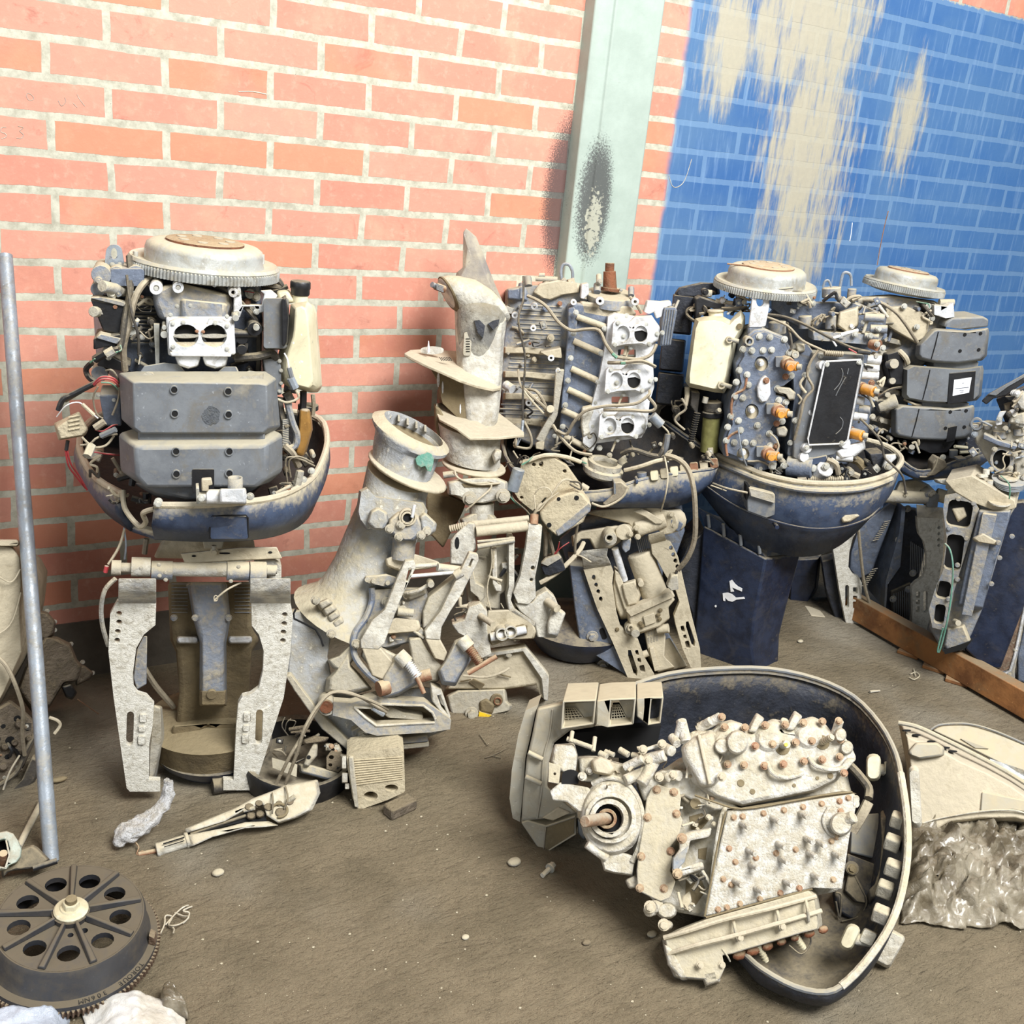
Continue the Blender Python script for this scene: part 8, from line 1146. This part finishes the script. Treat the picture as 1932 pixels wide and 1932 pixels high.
P(T22, g, 'eroded_bracket', 'grime', [(400, 960), (430, 920), (500, 930), (520, 1000), (480, 1060), (400, 1040)], -.02, .0, [arc(432, 962, 16, 14, 0, 360, 10), arc(425, 1012, 13, 11, 0, 360, 10)]); G(T22, g, 'housing_side', 'slate_d', [(215, 1000), (300, 1010), (480, 1060), (540, 1100), (400, 1110), (220, 1060)], -.04, -.0)
Ba(T22, g, 'lever_pin', 'grime', [((160, 780, .0), (280, 760, .02), 13), ((170, 800, .0), (290, 790, .02), 9), ((430, 1130, .0), (500, 1060, .0), 7)]); wires(T22, g, [('rubber', 4, [(130, 800, .0), (140, 740, .01), (170, 710, .01)]), ('rubber', 4, [(150, 820, .0), (110, 760, .01), (130, 700, .01)]), ('rubber', 4, [(170, 790, .0), (200, 730, .01), (150, 720, .01)])], 'wire')
P(T22, g, 'ring_label', 'dusty', [(45, 965), (210, 1010), (205, 1090), (50, 1030)], .0, .012, bevel=0)
T23 = thing('finned_rectifier', PZ(700, 1525, 0), 'dusty finned box with two round holes, standing on the floor below the midsection', 'engine part')
fb2 = Fr(PZ(690, 1524, .002), -22, 8); g = fb2.at(500, 1150, 3.45)
P(T23, g, 'housing', 'dryc', [(530, 960), (560, 940), (870, 895), (905, 930), (912, 1180), (905, 1190), (800, 1240), (620, 1303), (600, 1290), (570, 1230), (545, 1080)], -.09, .0, [arc(688, 1215, 46, 30, -10, 350, 16), arc(823, 1163, 44, 24, -10, 350, 16)], .003)
for i in range(11): b = MB(g); b.bar((545 + i * 2, 985 + i * 16, .001), (895, 960 + i * 14, .001), 4.5, seg=6); b.build('fin', 'dryc', T23)
P(T23, g, 'side_flange', 'dusty', [(545, 960), (575, 960), (610, 1295), (585, 1290), (555, 1100)], -.1, .008); 
for q in ((500, 950, 530, 1040), (500, 1060, 540, 1130), (520, 1130, 550, 1170)): G(T23, g, 'terminal_block', 'pale', rr(*q, 5), -.04, -.0)
P(T23, g, 'hole_back', 'hole', [(630, 1100), (880, 1100), (880, 1190), (640, 1260)], -.06, -.04, bevel=0)
o = MB(); q = PZ(755, 1522, .014); o.box(q, .075, .035, .028, 15); o = o.build('broken_block', 'grime', None, bevel=.004); tag(o, 'small dark block on the floor right of the finned box', 'debris')
# ------------------------------------------------------------ control lever piece and white lump on the floor
T24 = thing('control_lever', PZ(440, 1560, 0), 'long dusty control lever casing lying on the floor, wires from its wide end', 'engine part')
fc = Fr(PZ(440, 1570, .008), -10, 55); c = fc.at(0, 1400, 3.019)
G(T24, c, 'upper_shell', 'pale', [(1050, 495), (1255, 410), (1330, 380), (1440, 320), (1560, 275), (1640, 240), (1810, 212), (1825, 290), (1780, 385), (1700, 430), (1590, 465), (1520, 420), (1500, 350), (1400, 380), (1270, 455), (1060, 520)], -.0, .035, .93); G(T24, c, 'lower_shell', 'pale', [(1060, 530), (1270, 490), (1400, 455), (1530, 450), (1590, 475), (1500, 485), (1400, 490), (1200, 545), (1080, 600)], -.0, .03, .9)
P(T24, c, 'dark_channel', 'hole', [(1070, 520), (1270, 452), (1400, 400), (1510, 400), (1520, 450), (1400, 452), (1270, 480), (1090, 530)], .0, .02, bevel=0); Ba(T24, c, 'inner_cable', 'rubber', [((1085, 525, .02), (1400, 420, .024), 10)]); Ba(T24, c, 'grip_sleeve', 'pale', [((1070, 560, .012), (895, 615, .012), 38)], .003)
Ba(T24, c, 'grip_collar', 'pale', [((1075, 555, .012), (1055, 562, .012), 46), ((910, 612, .012), (890, 618, .012), 42)], .002); b = MB(c); b.bar((930, 580, .034), (1050, 543, .034), 4, seg=5); b.bar((935, 598, .038), (1050, 562, .038), 3, seg=5); b.build('grip_slot', 'hole', T24); Ba(T24, c, 'end_rod', 'rustl', [((895, 618, .01), (790, 640, .006), 14)])
for q in ((1420, 370, 34), (1475, 348, 28), (1430, 420, 30), (1480, 410, 28), (1530, 370, 36), (1600, 400, 44), (1650, 340, 30), (1590, 350, 26)): G(T24, c, 'switch_part', 'grime', arc(q[0], q[1], q[2], q[2] * .8, 0, 360, 10), .0, .04, .7)
Ba(T24, c, 'pin', 'dusty', [((1390, 390, .03), (1450, 375, .04), 12), ((1620, 350, .03), (1680, 310, .045), 14)]); b = MB(c); b.tube([(x, y, .04) for x, y in arc(1590, 390, 46, 38, -160, 100, 10)], 8); b.build('cam_ring', 'brown', T24)
wires(T24, c, [('rust', 5, [(770, 570, .004), (790, 600, .008), (780, 640, .006), (830, 630, .01)]), ('rust', 4, [(775, 650, .004), (810, 620, .01), (835, 640, .008)]), ('rubber', 5, [(1550, 290, .04), (1555, 340, .05), (1550, 410, .045)]), ('rubber', 5, [(1625, 250, .04), (1640, 320, .05), (1620, 380, .045)])], 'wire')
b = MB(c); LP_ = [(955, 210, .07, 24), (965, 290, .05, 34), (930, 350, .03, 36), (870, 430, .025, 40), (800, 480, .02, 52), (720, 510, .02, 58), (680, 550, .015, 44), (672, 590, .01, 26)]
loops = []
for i, (x, y, h, r) in enumerate(LP_):
    p_ = c.p(x, y, h); kk = c.m(x, y, h) * r; nx = c.p(*LP_[min(i + 1, 7)][:3]); pv = c.p(*LP_[max(i - 1, 0)][:3]); d_ = (nx - pv).normalized(); u = d_.cross(V((0, 0, 1))).normalized(); w_ = d_.cross(u)
    loops.append([p_ + (u * math.cos(2 * PI * t / 18) * 1.25 + w_ * math.sin(2 * PI * t / 18) * .9) * kk * (1 + .34 * (R_.random() - .5)) for t in range(18)])
b.loft(loops); RG = b.build('cast_offcut', 'rag', None, subd=2, disp=.016, smooth=60); RG.modifiers['disp'].texture.noise_scale = .014; tag(RG, 'crumpled white S-shaped lump on the floor below the left bracket leg', 'debris')
o = MB(); q = PZ(425, 1478, .02); o.rod(q + V((-.03, 0, 0)), q + V((.05, -.005, 0)), .02, .02, 18); o = o.build('ribbed_roller', 'rubber', None, bevel=.002); tag(o, 'short dark ribbed cylinder on the floor behind the right bracket foot', 'engine part')
# ------------------------------------------------------------ flywheel in the lower left corner
T25 = thing('flywheel', PZ(150, 1760, 0), 'big dark spoked flywheel with toothed rim lying flat in the lower left corner', 'flywheel')
hubp = PZ(134, 1712, .125); axf = V((.05, -.1, 1)).normalized()
M['fwd'] = mat('dark_flywheel_casting', (62, 62, 64), (44, 46, 52), .3, (104, 94, 76), rough=.42, ns=9, bump=.15)
M['fwr'] = mat('rusted_gear_teeth', (112, 92, 74), (82, 60, 46), .3, (150, 134, 108), rough=.7, ns=60, bump=.5)
uf = V((1, 0, 0)); uf = (uf - axf * uf.dot(axf)).normalized(); vf = axf.cross(uf)
def fp(r, deg, z=0): t = math.radians(deg); return hubp + axf * (z - .02) + (uf * math.cos(t) + vf * math.sin(t)) * r
RW = .152
def disc(name, R0, R1, z0, z1, m, holes=(), n=96, parent=T25, bevel=0):
    lo = [[fp(R1, 360 * i / n, z1) for i in range(n)]] + ([[fp(R0, 360 * i / n, z1) for i in range(n)]] if R0 else []) + [[(fp(hr_, ha, z1) + (uf * math.cos(2 * PI * j / 16) * ra + vf * math.sin(2 * PI * j / 16) * rb)) for j in range(16)] for hr_, ha, ra, rb in holes]
    tr = tessellate_polygon(lo); top = [q for L in lo for q in L]; N = len(top); d_ = axf * (z0 - z1); fs = [tuple(t) for t in tr] + [tuple(N + i for i in reversed(t)) for t in tr]; k_ = 0
    for L in lo:
        for i in range(len(L)): fs.append((k_ + i, k_ + i + N, k_ + (i + 1) % len(L) + N, k_ + (i + 1) % len(L)))
        k_ += len(L)
    b = MB(); b.add(top + [q + d_ for q in top], fs); return b.build(name, m, parent, bevel=bevel)
HO = [(.085, 20 + 40 * i, .019, .0175) for i in range(9)] + [(.045, 292, .006, .006), (.045, 262, .005, .005)]
disc('spoke_disc', 0, .123, -.012, .0, 'fwd', HO, bevel=.002)
for i in range(9):
    a0 = 0 + 40 * i; b = MB(); b.loft([[fp(.03, a0 - 8, 0), fp(.03, a0 - 5, .016), fp(.03, a0 + 5, .016), fp(.03, a0 + 8, 0)], [fp(.121, a0 - 3.6, -.0), fp(.121, a0 - 2, .008), fp(.121, a0 + 2, .008), fp(.121, a0 + 3.6, -.0)]]); b.build('spoke_rib', 'fwd', T25, bevel=.002)
b = MB(); b.lathe(fp(0, 0, 0), axf, [(.122, .0), (.125, .0), (.129, -.008), (.133, -.036), (.139, -.052), (.151, -.055), (.152, -.066), (.13, -.07), (.119, -.06), (.117, -.01)], 96, caps=(0, 0)); b.build('outer_rim', 'fwd', T25, smooth=30)
b = MB(); b.lathe(fp(0, 0, -.064), axf, [(.13, .001), (RW + .005, .001, 1), (RW + .005, -.012, 1), (.13, -.012)], 480, td=.006, caps=(0, 0)); b.build('ring_gear', 'fwr', T25, smooth=30)
b = MB(); b.lathe(fp(0, 0, .0), axf, [(.03, .0), (.032, .012), (.001, .012)], 40); b.build('hub', 'fwd', T25); b = MB(); b.lathe(fp(0, 0, .012), axf, [(.0285, .0), (.0295, .004), (.027, .007), (.019, .008), (.018, .011), (.001, .011)], 40); b.build('hub_washer', 'cream', T25)
b = MB(); b.rod(fp(0, 0, .022), fp(0, 0, .034), .0155, .0145, 6); b.build('centre_nut', 'cream', T25, bevel=.0015); b = MB(); b.rod(fp(0, 0, .03), fp(0, 0, .042), .0105, .0095, 20); b.build('shaft_end', 'brown', T25, bevel=.001)
b = MB(); b.loft([[fp(.139, 334, -.053), fp(.139, 341, -.053), fp(.152, 341, -.053), fp(.152, 334, -.053)], [fp(.139, 334, -.03), fp(.139, 341, -.03), fp(.149, 341, -.036), fp(.149, 334, -.036)]]); b.build('timing_lug', 'fwr', T25, bevel=.001)
# cast lettering round the rim: TORQUE 306NM, tops of the letters outward
def rim_text(txt, a_start, size, step):
    for i, ch in enumerate(txt):
        if ch == ' ': continue
        cu = bpy.data.curves.new('letter', 'FONT'); cu.body = ch; cu.size = size; cu.extrude = .0006; cu.align_x = 'CENTER'; cu.align_y = 'CENTER'
        tmp = bpy.data.objects.new('tmp', cu); COL.objects.link(tmp); bpy.context.view_layer.update()
        me = bpy.data.meshes.new_from_object(tmp.evaluated_get(bpy.context.evaluated_depsgraph_get())); bpy.data.objects.remove(tmp)
        ang = a_start - i * step; t = math.radians(ang); rad = uf * math.cos(t) + vf * math.sin(t); tan = rad.cross(axf)
        o = bpy.data.objects.new('cast_letter', me); COL.objects.link(o); me.materials.append(M['ltr']); o.parent = T25
        mm = Matrix((tan, rad, axf)).transposed().to_4x4(); mm.translation = fp(.1455, ang, -.0533) - T25.location; o.matrix_local = mm
M['ltr'] = mat('raised_cast_letter', (44, 42, 38), (34, 32, 30), 0, rough=.6, bump=0)
rim_text('TORQUE  306NM', 316, .0125, 3.9)
# greenish casting, dark chunks and sheet behind it
T26 = thing('water_outlet_casting', PZ(20, 1650, .0), 'pale green painted casting with rusty inner pipe, half cut by the left edge', 'engine part')
fw = Fr(PZ(20, 1660, .03), -5, 40); c = fw.at(0, 1560, 4.83)
P(T26, c, 'green_shell', 'mint', [(-60, 60), (60, 38), (120, 60), (160, 120), (192, 200), (185, 270), (150, 320), (80, 350), (60, 380), (-60, 400)], -.03, .03, [[(-40, 130), (40, 110), (70, 130), (90, 200), (70, 300), (50, 370), (-40, 350)]], .004)
Ba(T26, c, 'inner_pipe', 'rustl', [((30, 330, .0), (30, 240, .03), 36)]); P(T26, c, 'cavity', 'hole', [(-60, 110), (80, 110), (90, 300), (-60, 360)], -.04, -.02, bevel=0); Ba(T26, c, 'bright_edge', 'pale', [((55, 120, .03), (85, 260, .03), 8), ((85, 260, .03), (50, 370, .03), 8)])
o = MB(c); o.grow([(190, 200), (300, 160), (350, 190), (460, 300), (380, 370), (240, 390), (120, 400), (60, 420), (20, 470), (10, 400), (150, 330)], -.06, -.01, .9); o = o.build('dark_casting', 'rubber', None, bevel=.003); tag(o, 'dark angular casting wedged between the flywheel and the pipe foot', 'engine part')
o = MB(c); o.bar((300, 380, .0), (520, 310, .0), 28, seg=16); o = o.build('rubber_tube', 'black', None, bevel=.002); tag(o, 'short dark tube lying above the flywheel, at the foot of the pipe', 'pipe')
o = MB(); o.rod(PZ(35, 1598, .012), PZ(80, 1510, .012), .007, .007, 10); o = o.build('thin_rod', 'dusty', None); tag(o, 'thin dusty rod on the floor left of the pipe foot', 'rod')
o = MB(); o.ball(PZ(112, 1470, .01), .012, 1.6, .8, .5, 8); o = o.build('dirt_clod', 'brown', None, subd=1, disp=.008); tag(o, 'small dirt clod on the floor just right of the leaning pipe', 'stone')
# crumpled plastic
def crumple(name, x0, x1, fn, z_fn, m, label, cat, n=46, seed=1, amp=.02):
    rd = random.Random(seed); from mathutils import noise as N; b = MB(); L = []
    for j in range(n):
        row = []
        for i in range(n):
            px, py = fn(i / (n - 1), j / (n - 1)); p_ = PZ(px, py, 0); e_ = min(i, j, n - 1 - i, n - 1 - j) / (n - 1) * 2; q = p_ * 14 + V((seed * 7, 0, 0))
            h = z_fn(i / (n - 1), j / (n - 1)) * min(1, e_ * 3.5); cr = abs(N.noise(q)) + .6 * abs(N.noise(q * 2.3 + V((3, 1, 0)))) + .35 * abs(N.noise(q * 5.1)) + .2 * abs(N.noise(q * 11))
            row.append(V((p_.x, p_.y, .004 + h + cr * amp * 1.8 * min(1, .25 + e_ * 3) + 0)) + V((N.noise(q * 2), N.noise(q * 2 + V((5, 5, 5))), 0)) * amp * .7)
        L.append(row)
    b.loft(L, (0, 0), closed=False); o = b.build(name, m, None, smooth=70, solid=.001); tag(o, label, cat); return o
def plastic(name, c1, c2, tr=.35):
    t = NT(name); n1 = t.noise(9, 7, .7); t.l(t.mix(t.ramp(n1, .4, .62), lin(c1), lin(c2)), t.b.inputs['Base Color']); t.b.inputs['Roughness'].default_value = .16
    t.b.inputs['Alpha'].default_value = 1; t.b.inputs['Transmission Weight'].default_value = tr; t.b.inputs['Coat Weight'].default_value = .4; n2 = t.noise(40, 6, .7, dist=2); t.l(t.bump(n2, .6, .006), t.b.inputs['Normal']); return t.m
PL1 = plastic('dirty_clear_plastic', (176, 166, 144), (118, 106, 84), .35); PL2 = plastic('white_plastic_wrap', (236, 234, 228), (214, 206, 190), .2)
crumple('plastic_wrap', 0, 0, lambda u, v: (1695 + u * 300, (1690 + v * 60) * (1 - .0) + (1 - v) * (-135 - 20 * math.sin(u * 3)) + (u - .5) ** 2 * -30 + 5), lambda u, v: .05 * (1 - abs(2 * v - .9)) + .015, PL1, 'crumpled dirty clear plastic wrap under the tan cowling at right', 'plastic wrap', 80, 3, .03)
crumple('plastic_bag', 0, 0, lambda u, v: (165 + 190 * u + (v - .5) * 20, 1905 + v * 110 - math.sin(u * PI) * 22), lambda u, v: .03 * (1 - abs(2 * u - 1)), PL2, 'white plastic bag poking out below the flywheel', 'plastic bag', 40, 5, .006)
crumple('plastic_sheet', 0, 0, lambda u, v: (-60 + 190 * u, 1925 + v * 80), lambda u, v: .03, plastic('milky_blue_plastic', (206, 214, 226), (186, 194, 206), .2), 'milky plastic sheet under the flywheel in the bottom left corner', 'plastic sheet', 30, 9, .008)
crumple('foil_scrap', 0, 0, lambda u, v: (300 + 50 * u + v * 5, 1878 + v * 40 + u * 12), lambda u, v: .01, PL1, 'torn clear plastic scrap right of the white bag', 'plastic scrap', 24, 11, .014)
# ------------------------------------------------------------ small litter on the floor
def litter(name, label, cat, m, fn, **k): b = MB(); fn(b); o = b.build(name, m, None, **k); tag(o, label, cat)
q = PZ(1030, 1648, .008); T27 = thing('hex_bolt', PZ(1030, 1648, 0), 'loose bolt with washer on the open floor below the grilled silencer', 'bolt')
b = MB(); b.rod(PZ(1023, 1652, .007), PZ(1038, 1638, .009), .0055, .0055, 12); b.build('shank', 'pale', T27); b = MB(); d_ = (PZ(1038, 1638, .009) - PZ(1023, 1652, .007)).normalized(); b.rod(PZ(1037, 1639, .011), PZ(1037, 1639, .011) + d_ * .004, .011, .011, 16); b.rod(PZ(1038, 1637, .011), PZ(1038, 1637, .011) + d_ * .012, .008, .008, 6); b.build('head', 'zinc', T27)
for (px, py, s_, lb) in ((970, 1626, .014, 'pebble below the silencer corner, left of the loose bolt'), (412, 1646, .011, 'pale pebble on the floor below the control lever'), (1107, 1778, .008, 'dark speck of grit left of the engine manifold'), (1230, 1762, .01, 'small clod beside the lower left of the pale engine block'), (878, 1768, .007, 'grit grain in the middle of the bare floor'), (1510, 1210, .01, 'pebble on the dirt behind the big cowl'), (1665, 1650, .0, '')):
    if s_: litter('pebble', lb, 'stone', 'grime' if 'dark' in lb else 'dusty', lambda b: b.ball(PZ(px, py, s_ * .5), s_, 1.3, 1, .6, 9), subd=1, disp=.004)
litter('string', 'tangled pale string lying right of the flywheel', 'string', 'pale', lambda b: [b.tube([PZ(x, y, .006 + .004 * ((i * 7) % 3)) for i, (x, y) in enumerate(L)], .0016, 6, 4, world=True) for L in ([(296, 1774), (310, 1745), (312, 1728), (325, 1730), (318, 1745), (335, 1745), (352, 1735), (357, 1722), (345, 1718), (362, 1710)], [(312, 1745), (330, 1725), (345, 1712), (355, 1708)], [(318, 1745), (328, 1752), (327, 1760)], [(330, 1722), (345, 1728), (356, 1730), (345, 1742)])])
litter('twig', 'thin twig on the floor right of the hanging yellow tab', 'twig', 'rubber', lambda b: [b.tube([PZ(x, y, .005) for x, y in L], .0014, 5, 3, world=True) for L in ([(905, 1385), (920, 1406)], [(915, 1430), (935, 1423), (955, 1412)], [(925, 1425), (945, 1430)])])
litter('wire_offcut', 'short bent wire on the dirt behind the big cowl, near the wooden beam', 'wire', 'dusty', lambda b: [b.tube([PZ(x, y, .006) for x, y in L], .002, 5, 3, world=True) for L in ([(1718, 1272), (1728, 1268), (1735, 1275), (1725, 1282), (1716, 1278)], [(1724, 1262), (1727, 1275)])])
litter('stick', 'small pale stick on the dirt, between the big cowl rim and the beam', 'twig', 'pale', lambda b: b.rod(PZ(1641, 1305, .006), PZ(1660, 1303, .006), .004, .003, 7))
# grit on the floor
b = MB()
for i in range(700):
    px, py = 120 + R_.random() * 1812, 1290 + R_.random() * 640; p_ = PZ(px, py, 0)
    if p_.y > -.3: continue
    s_ = .0008 + R_.random() ** 4 * .003; b.v; c_ = p_ + V((0, 0, s_ * .4)); b.add([c_ + V((s_, 0, 0)), c_ + V((0, s_, 0)), c_ + V((-s_, 0, 0)), c_ + V((0, -s_, 0)), c_ + V((0, 0, s_ * .7)), c_ - V((0, 0, s_ * .7))], [(0, 1, 4), (1, 2, 4), (2, 3, 4), (3, 0, 4), (1, 0, 5), (2, 1, 5), (3, 2, 5), (0, 3, 5)])
o = b.build('floor_grit', 'dusty', None, smooth=10); tag(o, 'fine pale grit scattered over the dirt floor', 'grit', kind='stuff')
# ------------------------------------------------------------ the many small fittings, hoses and brackets crowding each engine
def crowd(root, fr, boxes, n, seed, mats=('dusty', 'pale', 'slate_d', 'plastic', 'rubber', 'zinc'), s=1.0):
    rd = random.Random(seed)
    for i in range(n):
        x0, y0, x1, y1, h0, h1 = boxes[i % len(boxes)]; x = x0 + rd.random() * (x1 - x0); y = y0 + rd.random() * (y1 - y0); h = h0 + rd.random() * (h1 - h0); k = rd.random(); m = rd.choice(mats); z = (10 + rd.random() * 22) * s
        if k < .22: b = MB(fr); b.cyl(x, y, z, h - .03, h); b.cyl(x, y, z * .55, h - .01, h + .008); b.build('fitting', m, root, bevel=.0015)
        elif k < .42: a_ = rd.random() * PI; b = MB(fr); b.bar((x - math.cos(a_) * z * 2, y - math.sin(a_) * z * 2, h), (x + math.cos(a_) * z * 2, y + math.sin(a_) * z * 2, h + .01), z * .42); b.build('stub_pipe', m, root)
        elif k < .62: b = MB(fr); b.grow(rr(x - z * 1.3, y - z, x + z * 1.3, y + z, 6, rd.random() * 90), h - .03, h, .8); b.build('small_cover', m, root, bevel=.0015); bolts(root, fr, [(x, y, h)], z * .35, h, 'zinc')
        elif k < .84:
            pts = [(x, y, h)]
            for j in range(4): pts.append((min(x1, max(x0, pts[-1][0] + (rd.random() - .5) * 150 * s)), min(y1, max(y0, pts[-1][1] + (rd.random() - .45) * 130 * s)), h + rd.random() * .015))
            b = MB(fr); b.tube(pts, (4 + rd.random() * 9) * s, 7, 4); b.build('hose', rd.choice(('hose', 'rubber', 'tan', 'black', 'hose')), root)
        else: bolts(root, fr, [(x, y, h)], z * .6, h, rd.choice(('zinc', 'dusty', 'rustl')))
a = f1.at(80, 420, 3.331)
crowd(T1, a, [(320, 330, 680, 560, -.03, .02), (340, 560, 640, 930, -.03, .02), (1210, 400, 1390, 930, -.06, .0), (560, 360, 720, 900, -.04, .0)], 56, 1)
crowd(T1, a, [(300, 1450, 520, 1600, -.1, -.02), (1520, 1420, 1720, 1650, -.12, .0), (420, 1650, 680, 1760, -.02, .06), (1400, 1640, 1560, 1720, .0, .06)], 34, 2, ('dusty', 'rubber', 'black', 'hose'))
crowd(T1, a, [(1440, 900, 1560, 1420, -.05, .0)], 16, 3, ('dusty', 'rubber', 'slate_d'))
a = f4.at(930, 480, 4.6)
crowd(T4, a, [(110, 420, 600, 800, -.05, -.02), (90, 800, 580, 1200, -.05, -.02), (90, 1200, 560, 1520, -.05, -.02), (380, 230, 1200, 330, -.1, -.04)], 50, 4, ('slate_d', 'slate', 'dusty', 'zinc', 'tan'))
crowd(T4, a, [(100, 1560, 700, 1860, -.03, .06), (1150, 1620, 1900, 1800, -.02, .06), (560, 1500, 900, 1720, .0, .04)], 46, 5, ('dusty', 'rubber', 'hose', 'black', 'tan'))
a = f5.at(1200, 480, 3.715)
crowd(T5, a, [(1060, 260, 1740, 420, -.05, .0), (1240, 420, 1750, 620, -.02, .01), (1560, 640, 1740, 1240, -.02, .02), (600, 240, 800, 400, -.12, -.04)], 70, 6, ('slate_d', 'alu', 'dusty', 'slate', 'pale'))
crowd(T5, a, [(1180, 1420, 1700, 1580, -.04, .03), (780, 1450, 1150, 1540, .0, .04), (250, 1000, 640, 1350, -.14, -.06), (260, 260, 760, 420, -.16, -.08)], 64, 7, ('dusty', 'rubber', 'black', 'pale', 'inner'))
a = f6.at(1560, 480, 4.39)
crowd(T6, a, [(260, 380, 900, 620, -.04, .0), (340, 620, 640, 1200, -.05, .0), (340, 1200, 560, 1560, -.04, .01), (480, 1540, 760, 1660, -.02, .03), (1050, 1500, 1330, 1640, -.06, .0)], 60, 8, ('slate_d', 'dusty', 'slate', 'rubber', 'pale'))
j = fs.at(1560, 480, 4.39)
crowd(T7d, j, [(1200, 1400, 1640, 1640, -.1, -.06), (1380, 1560, 1640, 1860, -.1, -.05)], 34, 9, ('slate_d', 'dusty', 'pale', 'steel'))
crowd(T7e, j, [(1480, 1130, 1640, 1420, -.1, -.03)], 22, 10, ('dusty', 'pale', 'rubber', 'alu'))
crowd(T7, fs.at(1280, 860, 2.963), [(1500, 100, 1900, 230, -.06, .0)], 14, 11, ('slate_d', 'dusty', 'pale'))
e = f2.at(540, 750, 3.715); g = f2.at(500, 1150, 3.45)
crowd(T2, e, [(620, 1340, 960, 1560, -.02, .02), (560, 1560, 960, 1740, .0, .03)], 24, 12, ('pale', 'dusty', 'slate_d')); crowd(T3, f3.at(540, 750, 3.715), [(1220, 1060, 1620, 1460, -.03, .03), (1180, 1440, 1740, 1700, .0, .04)], 30, 13, ('pale', 'dusty', 'tan'))
m = f8.at(1280, 1240, 2.928); a = f8.at(940, 1240, 2.928)
crowd(T8, a, [(440, 540, 780, 720, -.04, .02), (560, 500, 1000, 640, -.06, .01), (1000, 400, 1240, 700, .0, .04), (1010, 760, 1200, 960, -.01, .01), (1000, 1200, 1160, 1420, -.01, .01)], 64, 14, ('worn', 'worn', 'worn', 'dusty', 'tan'), .8)
crowd(T22, fg.at(500, 1150, 3.45), [(60, 760, 420, 1040, -.05, .0), (380, 880, 560, 1120, -.03, .0)], 30, 15, ('grime', 'dusty', 'rubber', 'black'), .8)
crowd(T21, fl.at(0, 900, 3.22), [(-60, 1440, 190, 1820, -.01, .01), (200, 1000, 440, 1280, -.16, -.12)], 34, 16, ('grime', 'grime', 'dusty', 'rubber'), .9)
